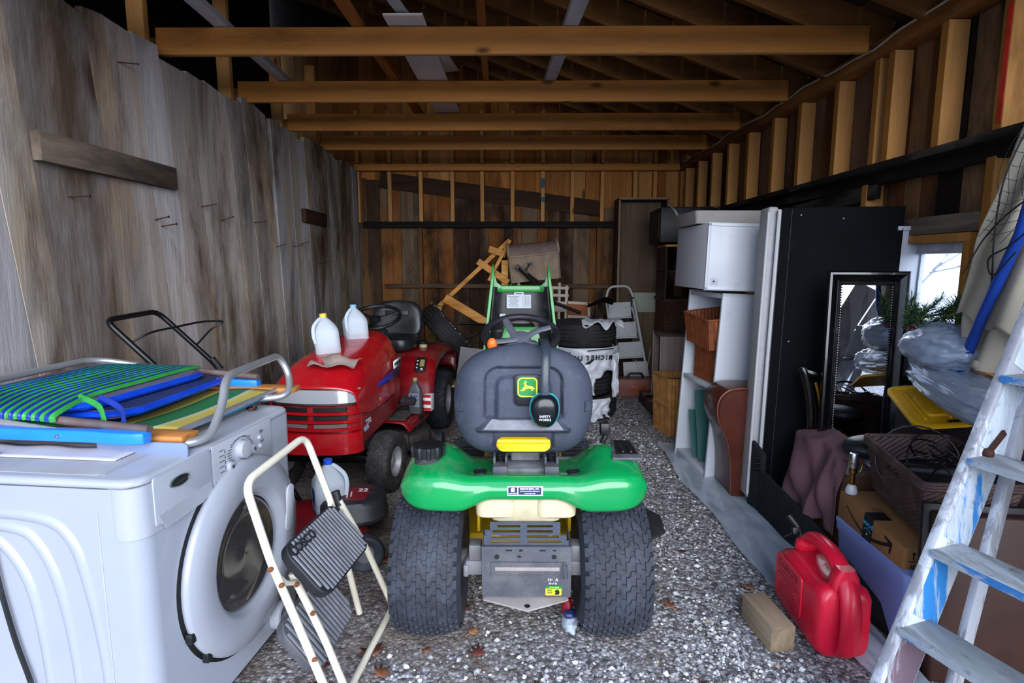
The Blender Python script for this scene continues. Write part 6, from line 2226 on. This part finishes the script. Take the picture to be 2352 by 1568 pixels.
# painted inner face panels between the steps
ts = [.13, .294, .446, .629, .80]
for i, t in enumerate(ts):
    c_ = A + ax_ * (Lh * t)
    stp = MB().bar(lr(c_ + sd_ * .013 - nrm * .05), lr(c_ + sd_ * .447 - nrm * .05), .125, .022, up=(0, 0, 1)).build('ladder_step', LS, ld, bevel=.003)
    MB().bar(lr(c_ + sd_ * .013 - nrm * .05 + V(-.0635, -.0635 * .33, 0) * .95), lr(c_ + sd_ * .447 - nrm * .05 + V(-.0635, -.0635 * .33, 0) * .95), .002, .021, up=(0, 0, 1)).build('painted_edge', LBS, stp)
prev = .02
for i, t in enumerate(ts + [.98]):
    a_ = A + ax_ * (Lh * (prev + .02)) + sd_ * .0152 - nrm * .075
    b2 = A + ax_ * (Lh * (t - .012)) + sd_ * .0152 - nrm * .075
    MB().bar(lr(a_), lr(b2), .0015, .115, up=nrm).build('painted_face', LP if i in (0, 1) else LB, ld)
    prev = t
for off in (.02, .44):
    a_ = A + sd_ * off - nrm * .42 + V(0, 0, .0)
    a_.z = .0
    MB().bar(lr(a_), lr(B_ + sd_ * off - nrm * .07 - ax_ * .05), .022, .05, up=nrm).build('rear_leg', LW, ld, bevel=.003)
a_ = A + ax_ * (Lh * .12) + sd_ * .03 - nrm * .33
MB().bar(lr(a_), lr(a_ + sd_ * .40 + ax_ * .22), .02, .06, up=nrm).build('cross_brace', LB, ld, bevel=.003)
c_ = A + ax_ * (Lh * .665) + sd_ * .022 - nrm * .05
MB().bar(lr(c_ - ax_ * .035), lr(c_ + ax_ * .05 - nrm * .035), .006, .018, up=nrm).build('rusty_hinge', RUST, ld)
MB().ell(lr(c_ - ax_ * .035), .016, 12, 8).build('rusty_bolt', RUST, ld)
# dark leather panel behind the ladder foot
lpn = thing('leather_panel', 'dark brown leather panel with black edge standing behind the ladder', 'panel', (1.62, 1.74, 0), (R(-4), 0, R(-8)))
MB().box((0, 0, .29), (.46, .05, .58)).build('panel_body', pm('dark_brown_leather', '#3a2019', .5, 0, .2, 6, .15, 120), lpn, bevel=.012, seg=3)
MB().box((0, .035, .29), (.50, .02, .62)).build('panel_edge', BLACKP, lpn, bevel=.005)
# brown beam lying at right edge seen past the ladder? left out
# ================================================================== back of the shed
WALN = wood('walnut_board', '#2a1d15', '#44322a', '#5d4a3e', 'z', 8, .7, .1)
WALI = wood('walnut_inner_panel', '#4a3a2c', '#665442', '#7d6a54', 'z', 7, .7, .1)
GWD = wood('grey_oak_board', '#5a4d4d', '#7a6b69', '#94847f', 'z', 8, .7, .1)
bc = thing('bookcase', 'tall empty walnut case standing open against the back wall', 'bookcase', (1.15, 6.55, 0))
for x in (.012, .558):
    MB().box((x, .15, 1.07), (.024, .30, 2.14)).build('side_panel', WALN, bc, bevel=.002)
MB().box((.285, .15, 2.13), (.56, .30, .024)).build('top_panel', WALN, bc, bevel=.002)
MB().box((.285, .29, 1.07), (.54, .012, 2.1)).build('back_panel', WALI, bc)
MB().box((.285, .15, .03), (.52, .28, .03)).build('bottom_panel', WALN, bc)
b = MB()
for x in (.012, .558):
    b.box((x, -.001, 1.07), (.022, .003, 2.12))
b.box((.285, -.001, 2.13), (.56, .003, .022))
b.build('front_edging', wood('pale_edging', '#6a5646', '#86705c', '#9a8672', 'z', 8), bc)
wbo = MB().box((1.47, 6.42, .97), (.33, .02, .22)).build('pale_board', pm('pale_green_white_board', '#9aa092', .6, 0, .04), None, bevel=.002)
wbo.rotation_euler = (R(-4), 0, 0)
wbo.location = (0, .068, -.42) if False else (0, 0, 0)
wbo.rotation_euler = (0, 0, 0)
tag(wbo, 'pale green-white board behind the white metal step ladder', 'board')
MB().box((1.47, 6.44, .43), (.30, .03, .86)).build('brown_board', WALI, None, bevel=.002)
tag(bpy.data.objects['brown_board'], 'brown board under the pale green-white board by the tall case', 'board')

# white metal step ladder
WMET = pm('white_metal_ladder', '#b4b6ba', .45, 0, .05, 8, 0, 0, .1, '#6d6a68', 10)
al = thing('metal_step_ladder', 'white metal step ladder with four speckled treads at the back', 'step ladder', (1.25, 6.25, 0))
def ap(x, y, z):
    return V(x - 1.25, y - 6.25, z)
MB().tube(fillet([ap(1.125, 6.10, .02), ap(.985, 6.28, 1.02), ap(1.02, 6.30, 1.15), ap(1.235, 6.30, 1.16), ap(1.285, 6.28, 1.05), ap(1.47, 6.10, .02)], .10, 6), .014, 10).build('front_frame', WMET, al)
MB().tube(fillet([ap(1.13, 6.40, .02), ap(1.03, 6.33, .92), ap(1.29, 6.33, .92), ap(1.55, 6.40, .02)], .04, 5), .012, 8).build('rear_frame', WMET, al)
TRD = NT('speckled_white_tread')
vo = TRD.n('TexVoronoi')
vo.inputs['Scale'].default_value = 38
TRD.l(TRD.coord(), vo.inputs['Vector'])
TRD.l(TRD.ramp(vo.outputs['Distance'], [(.12, '#55565a'), (.2, '#b7babd')]), TRD.b.inputs['Base Color'])
TRD.b.inputs['Roughness'].default_value = .6
for i in range(4):
    t = i / 3
    zc = .90 - .215 * i
    xc = 1.135 + .045 * i + .012 * i
    w_ = .245 + .008 * i
    yy = 6.24 - .035 * i
    st_ = MB().box(ap(xc, yy, zc), (w_, .02, .165), rot=(R(-10), R(-3), 0)).build('tread', TRD.mat, al, bevel=.006)
    MB().box(ap(xc + .004, yy - .018, zc - .088), (w_ + .015, .03, .014), rot=(0, R(-3), 0)).build('tread_lip', WMET, st_, bevel=.003)
MB().tube([ap(1.30, 6.12, .36), ap(1.38, 6.08, .10)], .004, 6).build('spread_bar', WMET, al)
MB().tube([ap(1.46, 6.12, .50), ap(1.40, 6.08, .12)], .004, 6).build('spread_bar', WMET, al)
MB().box(ap(1.275, 6.265, 1.03), (.03, .03, .02)).build('ladder_joint', BLACKP, al, bevel=.004)

# pink-brown case
PK = pm('pinkish_brown_case', '#7d4b40', .5, 0, .12, 6, 0, 0, .2, '#5c4740', 7)
pc = thing('tool_case', 'pinkish-brown tool case with dark handle on the gravel before the metal ladder', 'case', (1.28, 5.86, 0))
MB().box((0, .09, .10), (.52, .17, .20)).build('case_body', PK, pc, bevel=.02, seg=3)
MB().box((0, -.001, .10), (.16, .008, .06)).build('case_label', pm('orange_brown_label', '#8c3a1e', .5), pc, bevel=.002)
MB().tube(fillet([V(-.10, .05, .20), V(-.09, .05, .25), V(.05, .05, .25), V(.06, .05, .20)], .03), .013, 8).build('case_handle', BLACKP, pc)

# tyres stacked beside the green mower
TYR = rubber('car_tyre_rubber', '#1c1b1d', .25, '#4a443f', .8, .3)
def car_tyre(label, loc, rot, group=None, r=.315, w=.215, white=False):
    o_ = thing('car_tyre', label, 'tyre', loc, rot, group)
    b_ = tyre_mb(r, w, .20, False, car=True)
    # circumferential grooves and shoulder blocks
    ty_ = b_.build('tyre_carcass', TYR, o_, smooth=40)
    g = MB()
    for x in (-.05, -.017, .017, .05):
        g.lathe([(r - .0035, x - .004), (r + .0012, x - .003), (r + .0012, x + .003), (r - .0035, x + .004)], 48, ax='x', caps=False)
    g.build('tread_groove', BLACKMK, ty_)
    return o_
UP = (0, R(90), 0)
SX, SY = .60, 5.20
labs = ('bottom tyre of the stack right of the green mower', 'second tyre from the ground in the stack right of the green mower', 'third tyre from the ground, under the printed white bag', 'topmost tyre of the stack with a pale rag on it')
for i in range(4):
    car_tyre(labs[i], (SX + (.015, -.03, .0, .0)[i], SY + (0, .02, -.01, 0)[i], .108 + .222 * i), UP, 'tyres stacked right of the green mower')
FILM = NT('white_bag_film')
FILM.b.inputs['Base Color'].default_value = (.60, .63, .70, 1)
FILM.b.inputs['Roughness'].default_value = .35
FILM.b.inputs['Alpha'].default_value = .95
def bagwrap(z0, z1, a0, a1, seed, tear):
    def f(u, v):
        a = R(a0 + (a1 - a0) * u)
        z = z0 + (z1 - z0) * v
        r_ = .333 + .022 * noise.noise(V(u * 6, v * 4, seed)) + .016 * math.sin(u * 40 + 3 * math.sin(v * 5)) * (1 - v)
        lo = tear * (noise.noise(V(u * 4, 0, seed + 5)) + .3)
        z = z + (1 - v) * lo
        return (r_ * math.cos(a), r_ * math.sin(a), z)
    return MB().grid(f, 70, 20)
tb1 = thing('printed_tyre_bag', 'white plastic bag with black printing wrapped round the middle tyres', 'plastic bag', (SX, SY, 0))
bagwrap(.37, .672, -150, 10, 1.0, .12).build('bag_film', FILM.mat, tb1, solid=.002, smooth=80)
# lettering follows the tyre's curve: one letter at a time, upside down
b = None
for i, chx in enumerate('MICHELIN'):
    a = R(-52 - i * 7.2)
    n_ = V(math.cos(a), math.sin(a), 0)
    M = frame(n_ * .368 + V(0, 0, .60 - .012 * abs(i - 3.5) * .2), V(math.sin(a), -math.cos(a), 0) * 1.0, V(0, 0, -1))
    text('bag_lettering', chx, .058, BLACKMK, tb1, M, .001, .95, .1, .002)
MB().tube([V(.358 * math.cos(R(a)), .358 * math.sin(R(a)), .652 + .012 * math.sin(R((a + 90) * 3))) for a in range(-88, -40, 4)], .004, 5).build('bag_print', BLACKMK, tb1)
MB().tube([V(.36 * math.cos(R(-118)), .36 * math.sin(R(-118)), .60), V(.36 * math.cos(R(-112)), .36 * math.sin(R(-112)), .64)], .004, 5).build('bag_print', BLACKMK, tb1)
tb2 = thing('torn_tyre_bag', 'torn white plastic bag wrapped round the bottom tyres of the stack', 'plastic bag', (SX, SY, 0))
bagwrap(.015, .215, -135, -45, 4.0, .06).build('bag_film', FILM.mat, tb2, solid=.002, smooth=80)
bagwrap(.24, .46, -140, -75, 7.0, .05).build('bag_film', FILM.mat, tb2, solid=.002, smooth=80)
bagwrap(.20, .60, -40, -15, 3.0, .06).build('bag_film', FILM.mat, tb2, solid=.002, smooth=80)
def rag2(u, v):
    x, y = SX - .03 + .36 * u, SY - .30 + .22 * v + .03 * math.sin(u * 9)
    z = .886 + .012 * math.sin(u * 11 + v * 3) ** 2 + .014 * noise.noise(V(u * 5, v * 5, 2)) + .012
    if v < .2:
        z -= .06 * (.2 - v) / .2 * (1 + math.sin(u * 14)) * .5
        y -= .03 * (.2 - v) / .2
    return (x, y, z)
tag(MB().grid(rag2, 34, 16).build('pale_rag', pm('white_rag', '#b5b8be', .9, 0, .05), None, solid=.004, smooth=80), 'crumpled pale rag lying on the topmost tyre of the stack', 'rag')

# tyres behind the red tractor
car_tyre('lower tyre lying behind the red tractor seat', (-.80, 5.70, .108), UP, 'tyres lying behind the red tractor')
car_tyre('upper tyre lying behind the red tractor seat', (-.76, 5.72, .33), UP, 'tyres lying behind the red tractor')
o_ = car_tyre('tilted tyre leaning on the lying tyres behind the red tractor', (-.70, 5.60, .715), (0, R(-40), R(14)), None, .33, .20)
b = MB()
rw_ = random.Random(6)
for k in range(60):
    if rw_.random() < .55:
        a = 2 * PI * k / 60 
        b.box((.086, .327 * math.cos(a), .327 * math.sin(a)), (.006, .012, .004), rot=(a + PI / 2, 0, 0))
b.build('tread_speck', pm('white_speck', '#a5a5a5', .7), o_)

# low bench and grey slab
bn = thing('wooden_stool', 'low pale wooden stool between the red tractor and the green mower', 'stool', (-.50, 5.0, 0))
PW = wood('pale_pine', '#8a6a42', '#b08c5c', '#c8a675', 'x', 10, .7, .1)
MB().box((0, 0, .335), (.34, .26, .022)).build('stool_top', PW, bn, bevel=.003)
for x in (-.155, .155):
    MB().box((x, -.10, .162), (.028, .03, .322)).build('stool_leg', PW, bn, bevel=.002)
    MB().box((x, .10, .162), (.028, .03, .322)).build('stool_leg', PW, bn, bevel=.002)
sl = MB().box((0, 0, 0), (.26, .035, .30)).build('grey_slab', pm('grey_slab_stone', '#77757a', .85, 0, .1, 9), None, bevel=.004)
sl.location = (-.40, 5.05, .495)
sl.rotation_euler = (R(-14), R(6), R(-6))
tag(sl, 'grey slab leaning upright on the low pale stool', 'slab')

# wooden easel-like frame leaning on the back wall
ORW = wood('honey_pine', '#8f5a22', '#bd8440', '#d3a160', 'x', 10, .6, .05)
es = thing('wooden_easel', 'honey-coloured A-shaped wooden frame leaning on the back wall', 'frame', (-.4, 6.2, 0))
def eb(nm, p, q_, w_, h_):
    MB().bar(V(*p) - V(-.4, 6.2, 0), V(*q_) - V(-.4, 6.2, 0), w_, h_, up=(0, -1, 0)).build(nm, ORW, es, bevel=.004)
eb('frame_leg', (-1.02, 6.05, .78), (-.08, 6.25, 1.655), .045, .05)
eb('frame_leg', (-.075, 6.18, 1.65), (-.30, 6.05, 1.22), .035, .05)
eb('cross_piece', (-.42, 6.15, 1.43), (-.09, 6.15, 1.20), .07, .04)
eb('frame_leg', (-.13, 6.2, 1.44), (-.14, 6.2, .02), .075, .04)
eb('top_block', (-.30, 6.16, 1.56), (-.12, 6.16, 1.50), .07, .035)
ps = thing('pine_post', 'honey-coloured timber sloping down right behind the raised green hood', 'timber', (-.5, 6.0, 0))
MB().bar(V(-.76, 6.0, 1.045) - V(-.5, 6, 0), V(-.18, 5.95, .70) - V(-.5, 6, 0), .09, .05, up=(0, -1, 0)).build('timber_body', ORW, ps, bevel=.004)
MB().bar(V(-.20, 5.97, .70) - V(-.5, 6, 0), V(-.20, 6.02, 0.02) - V(-.5, 6, 0), .05, .05, up=(0, -1, 0)).build('timber_leg', ORW, ps, bevel=.004)
gbk = MB().bar((-1.02, 6.06, .02), (-.84, 6.02, .96), .10, .09, up=(0, -1, 0)).build('split_timber', wood('greenish_timber', '#6a5a2e', '#93824a', '#b3a268', 'x', 9), None, bevel=.004)
tag(gbk, 'short pale timber end standing behind the tilted tyre', 'timber')

# folding chairs, ottoman
CHW = pm('cream_white_paint', '#b3aa9c', .55, 0, .06, 8)
fc = thing('slatted_chair', 'cream-white folding slatted chairs stacked upright behind the raised green hood', 'folding chair', (.28, 6.15, 0))
for i, x in enumerate((-.24, -.16, .10, .17, .24)):
    MB().bar((x, .02 * (i % 2), 0), (x - .02 + .01 * i, .0, 1.20 - .03 * (i % 3)), .024, .03).build('chair_leg', CHW, fc, bevel=.003)
for z in (.62, .70, .92, 1.00, 1.08, 1.16):
    MB().bar((-.27, -.02, z), (.28, -.02, z - .02), .022, .03).build('chair_slat', CHW, fc, bevel=.003)
MB().box((.20, -.03, .93), (.16, .03, .05)).build('chair_joint', CHW, fc, bevel=.004)
MB().box((.38, -.04, .86), (.24, .02, .26)).build('seat_pad', pm('orange_brown_pad', '#8a4a26', .7, 0, .1), fc, bevel=.006)
b = MB()
for p, q_ in (((.27, -.06, .99), (.51, -.06, .975)), ((.27, -.06, .84), (.50, -.06, .83)), ((.49, -.06, .99), (.51, -.06, .66)), ((.27, -.06, .78), (.50, -.06, .77))):
    b.bar(p, q_, .022, .03)
b.build('seat_frame', CHW, fc, bevel=.003)
MB().bar((.50, -.0, .98), (.50, .02, 0), .03, .03).build('chair_leg', CHW, fc, bevel=.003)
WOT = pm('pale_wicker', '#8d7a69', .8, 0, .12, 16, .3, 120)
ot = thing('wicker_ottoman', 'pale wicker storage ottoman with rounded lid perched on the folded chairs', 'ottoman', (.20, 6.18, 1.225), (0, R(-6), R(2)))
basket_mb(.54, .36, .27, .97, .03, 26, .016, .003, .012, True).build('ottoman_body', WOT, ot, flat=True)
b = MB()
def lidf(u, v):
    a = PI * v
    return (-.255 + .51 * u, .17 * math.cos(a), .27 + .13 * math.sin(a) + .004 * math.sin(u * 120))
b.grid(lidf, 60, 20)
for x in (-.255, .255):
    b.add([V(x, .17 * math.cos(PI * k / 19), .27 + .13 * math.sin(PI * k / 19)) for k in range(20)], [tuple(range(20))])
b.build('ottoman_lid', pm('mauve_wicker_lid', '#75625c', .8, 0, .12, 16, .4, 140), ot, smooth=50)
b = MB()
for x in (-.262, .262):
    b.tube([V(x, .18 * math.cos(PI * k / 15), .275 + .14 * math.sin(PI * k / 15)) for k in range(16)], .017, 8)
b.tube([V(-.265, -.18, .27), V(.265, -.18, .27)], .014, 8)
b.build('braided_edge', WOT, ot)

# black bicycle
bi = thing('bicycle', 'black bicycle leaning among the stored things at the back', 'bicycle', (.45, 5.80, 0), R(0))
def bp(x, y, z):
    return V(x - .45, y - 5.80, z)
b = MB()
for p, q_ in (((.80, 5.8, .95), (.64, 5.8, .46)), ((.24, 5.85, 1.06), (.66, 5.8, .90)), ((.22, 5.85, 1.0), (.64, 5.8, .47)), ((.64, 5.8, .46), (1.05, 5.78, .36)), ((.77, 5.8, .86), (1.05, 5.78, .36)), ((.28, 5.85, 1.10), (.02, 5.86, 1.36)), ((.22, 5.85, 1.02), (.02, 5.84, .40))):
    b.tube([bp(*p), bp(*q_)], .018, 8)
b.build('bike_frame', BLACKM, bi)
sd = spline([bp(.98, 5.8, 1.02), bp(.90, 5.8, 1.035), bp(.82, 5.8, 1.01), bp(.72, 5.8, .965)], 6)
MB().tube(sd, [.02 + .055 * (1 - i / (len(sd) - 1)) ** .8 for i in range(len(sd))], 12, flat=.5).build('saddle', pm('glossy_black_saddle', '#0a0b0c', .2, 0, .1, 6), bi)
for cx, cz in ((.76, .29), (.0, .33)):
    MB().tube([bp(cx + .26 * math.cos(2 * PI * i / 36), 5.79 if cx > .5 else 5.84, cz + .26 * math.sin(2 * PI * i / 36)) for i in range(36)], .022, 8, closed=True).build('bike_tyre', TYR, bi)
MB().tube(fillet([bp(-.58, 5.70, .80), bp(-.42, 5.72, .80), bp(-.30, 5.8, .77), bp(-.05, 5.86, 1.20)], .06), .013, 8).build('handlebar', BLACKM, bi)
MB().tube(fillet([bp(-.60, 5.68, .62), bp(-.40, 5.70, .70), bp(-.30, 5.76, .74)], .06), .012, 8).build('brake_lever', BLACKM, bi)
rk = thing('clamp_stand', 'black stand clamp leaning before the pale wicker ottoman', 'stand', (.05, 5.9, 0))
MB().cyl(V(.30, -.02, 1.12), V(-.02, -.02, 1.36), .014, 8).build('stand_tube', BLACKM, rk)
MB().cyl(V(.30, -.02, 1.12), V(.36, .02, 0), .014, 8).build('stand_tube', BLACKM, rk)
MB().bar(V(-.06, -.03, 1.38), V(.06, -.03, 1.29), .04, .05).build('clamp_jaw', BLACKP, rk, bevel=.006)
MB().tube([V(.04, -.05, 1.33), V(.08, -.06, 1.40)], .009, 8).build('clamp_screw', BLACKP, rk)
MB().box(V(.08, -.06, 1.405), (.05, .02, .02)).build('clamp_knob', BLACKP, rk, bevel=.004)
MB().bar((.92, 6.0, 0), (.88, 6.02, 1.14), .05, .02, up=(0, -1, 0)).build('black_plank', BLKW, None, bevel=.003)
tag(bpy.data.objects['black_plank'], 'narrow black plank standing behind the bicycle saddle', 'plank')

# --- right rear corner
ha = thing('wicker_chest', 'tall dark brown wicker chest in the back right corner', 'chest', (1.715, 5.97, 0), R(-3))
basket_mb(.42, .50, 1.02, .98, .03, 60, .02, .004, .012, False).build('chest_body', pm('dark_brown_wicker', '#3f2414', .7, 0, .3, 14, .3, 120), ha, flat=True)
MB().box((0, 0, 1.035), (.45, .53, .03)).build('chest_lid', pm('dark_brown_wicker', '#3f2414'), ha, bevel=.01)
sb_ = thing('wooden_shelf', 'dark wooden shelf box standing on the dark wicker chest', 'shelf', (1.715, 5.98, 1.052), R(-3))
MB().box((0, 0, .27), (.42, .46, .012)).build('shelf_board', WALN, sb_)
for x in (-.2, .2):
    MB().box((x, 0, .26), (.02, .46, .52)).build('side_panel', WALN, sb_)
MB().box((0, 0, .53), (.42, .46, .02)).build('shelf_board', STUD, sb_)
tv = thing('black_equipment_box', 'black equipment box with white cord on top of the back right shelf', 'box', (1.675, 5.93, 1.61), R(-2))
MB().box((0, 0, .17), (.52, .56, .34)).build('box_body', pm('matt_black_case', '#090a0c', .5, 0, .1), tv, bevel=.01)
b = MB()
b.box((-.262, 0, .17), (.004, .44, .24))
b.build('box_face', BLACKP, tv)
wc = MB().tube(spline([V(1.50, 5.74, 1.957), V(1.42, 5.45, 1.95), V(1.385, 5.1, 1.87), V(1.42, 5.08, 1.80), V(1.44, 5.06, 1.75), V(1.50, 5.02, 1.76), V(1.54, 4.98, 1.68), V(1.55, 4.97, 1.60)], 8), .007, 6)
tag(wc.build('loose_cable', pm('white_cord', '#b9b9bc')), 'white cord hanging from the black equipment box', 'cord')
# grey drawer on a pallet, tan baskets
plt = thing('pallet', 'low grey-brown wooden pallet under the grey oak crate', 'pallet', (1.52, 5.22, 0))
PWD = wood('pallet_wood', '#3a2c26', '#5a463c', '#75604f', 'x', 8, .85, .3)
for y in (-.42, -.16, .12, .40):
    MB().box((0, y, .105), (.52, .13, .022)).build('pallet_slat', PWD, plt, bevel=.002)
for x in (-.24, 0, .24):
    MB().box((x, 0, .047), (.04, .96, .09)).build('pallet_runner', PWD, plt, bevel=.002)
gd = thing('oak_crate', 'grey oak open crate standing on end on the low pallet', 'crate', (1.29, 5.02, .118), R(-5))
for y in (.01, .45):
    MB().box((.13, y, .32), (.26, .02, .64)).build('crate_side', GWD, gd, bevel=.002)
MB().box((.13, .23, .63), (.26, .42, .02)).build('crate_side', GWD, gd, bevel=.002)
MB().box((.13, .23, .01), (.26, .42, .02)).build('crate_side', GWD, gd, bevel=.002)
MB().box((.06, .23, .32), (.012, .42, .60)).build('crate_bottom', pm('dark_drawer_bottom', '#2f2628', .8, 0, .15), gd)
b = MB().box((-.003, .01, .32), (.006, .022, .64)).box((-.003, .45, .32), (.006, .022, .64))
b.build('crate_edge', pm('pale_edge', '#8f8580', .7), gd)
basket('storage_basket', 'lower tan basket on the gravel beside the pallet', (1.36, 4.66, .003), R(10), .32, .34, .235, WTAN)
basket('storage_basket', 'upper tan basket stacked on another beside the pallet', (1.36, 4.66, .242), R(9), .33, .35, .235, WTAN)
b = thing('magazine', 'dark printed booklet lying in the upper tan basket', 'booklet', (1.36, 4.62, .43), R(12))
MB().box((0, 0, 0), (.20, .24, .02)).build('booklet_pages', pm('dark_cover', '#2c2a30', .5, 0, .2, 14), b)
cm = thing('curved_metal_rail', 'dark curved metal rail standing behind the white shelf unit', 'rail', (1.47, 4.75, 0))
MB().tube(spline([V(.02, 0, 0), V(-.02, 0, .30), V(-.035, 0, .60), V(-.01, 0, .85), V(.05, 0, .96), V(.12, 0, .93)], 8), .016, 8).build('rail_tube', pm('dark_bronze', '#2a211b', .35, .6, .1), cm)
MB().tube(spline([V(.10, 0, 0), V(.05, 0, .35), V(.03, 0, .65), V(.06, 0, .85)], 8), .012, 8).build('rail_tube', pm('dark_bronze', '#2a211b'), cm)
MB().ell((-.03, 0, .50), .028, 10, 8).build('rail_knuckle', pm('dark_bronze', '#2a211b'), cm)
# tall dark plank beside the raised mower: loose timber behind the bookcase is left out

# ================================================================== small things on the ground
LEAFM = []
for i, c in enumerate(('#6a3a28', '#7d4d35', '#5a2b24', '#93684a')):
    LEAFM.append(pm('dry_leaf_%s' % ('russet', 'tan', 'maroon', 'pale')[i], c, .8, 0, .25, 20))
maple = []
for i, (a, r_) in enumerate(((90, 1.0), (72, .5), (48, .85), (30, .42), (8, .75), (-22, .35), (-60, .30), (-90, .12), (-120, .30), (-158, .35), (172, .75), (150, .42), (132, .85), (108, .5))):
    maple.append((r_ * math.cos(R(a)), r_ * math.sin(R(a))))
rl = random.Random(21)
spots = [(-.52, 1.86, .075, 0), (-.68, 1.80, .05, 2), (-.47, 1.76, .05, 1), (-.33, 1.88, .03, 1), (-.14, 1.86, .045, 2), (.07, 1.70, .03, 0), (.25, 1.66, .04, 1), (.63, 2.15, .05, 1), (-.60, 2.5, .06, 1), (.95, 2.18, .05, 3), (1.28, 1.72, .04, 1), (-.22, 2.14, .05, 0), (-.17, 1.98, .035, 3), (.40, 1.66, .045, 0), (.80, 2.6, .04, 2), (.70, 3.4, .04, 1), (.86, 4.0, .04, 0), (-.62, 3.2, .05, 1), (-.48, 1.68, .05, 2), (-.68, 1.70, .06, 0), (.62, 1.72, .035, 2), (1.0, 2.3, .05, 3), (.55, 4.3, .05, 0), (.6, 4.6, .04, 2)]
for (x, y, s_, c) in spots:
    cz = rl.uniform(.1, .35)
    top = [V(p[0] * s_, p[1] * s_, (p[0] ** 2 + p[1] ** 2) * s_ * cz + .012 * s_ * rl.uniform(-1, 1)) for p in maple]
    b = MB().add([V(0, 0, 0)] + top, [(0, i + 1, (i + 1) % len(top) + 1) for i in range(len(top))])
    b.tube([V(0, -.12 * s_, .0), V(.1 * s_, -.9 * s_, .02 * s_)], .0012, 4)
    o_ = b.build('fallen_leaf', LEAFM[c], None, solid=.0008)
    o_.location = (x, y, .014)
    o_.rotation_euler = (R(rl.uniform(-14, 14)), R(rl.uniform(-14, 14)), rl.uniform(0, 6.28))
    tag(o_, 'dry brown fallen leaf on the gravel', 'leaf', 'fallen leaves on the gravel')
RT = pm('red_string', '#b01822', .5)
tag(MB().tube(spline([V(-.62, 2.60, .014), V(-.58, 2.64, .02), V(-.53, 2.63, .014), V(-.50, 2.66, .014)], 6), .003, 6).build('red_tie', RT), 'thin red plastic tie on the gravel by the green mower', 'tie')
wr = thing('plastic_wrapper', 'crumpled red, blue and clear wrapper beside the right rear tyre', 'wrapper', (.205, 2.02, .05))
crumple((0, 0, -.015), (.028, .05, .030), 3.0, .35, 24, 16).build('wrapper_film', PL.mat, wr, smooth=70)
crumple((-.01, .03, .03), (.02, .03, .04), 6.0, .4, 16, 12).build('wrapper_print', pm('wrapper_red', '#8a1226', .4), wr)
crumple((0, -.01, .02), (.022, .02, .015), 8.0, .4, 16, 12).build('wrapper_print', pm('wrapper_blue', '#1d2f5c', .4), wr)
for (x, y, a, l) in ((-.98, 3.42, 20, .16), (-1.06, 3.30, -15, .14)):
    o_ = MB().box((0, 0, 0), (l, .045, .02)).build('wood_scrap', GB, None, bevel=.003)
    o_.location = (x, y, .02)
    o_.rotation_euler = (0, 0, R(a))
    tag(o_, 'grey scrap of wood under the nose of the red tractor, %s' % ('farther one' if y > 3.35 else 'nearer one'), 'wood scrap')

cr_ = MB()
rq = random.Random(12)
tag(MB().add([V(p[0] * .03, p[1] * .03, .006 * (i % 3)) for i, p in enumerate(maple)], [tuple(range(len(maple)))]).build('leaf_crumb', LEAFM[2], None, solid=.001), 'crumpled brown leaf scrap on the washer top near its right edge', 'leaf')
lc = bpy.data.objects['leaf_crumb']
lc.location = wl(.67, .09, TOPZ + .004)
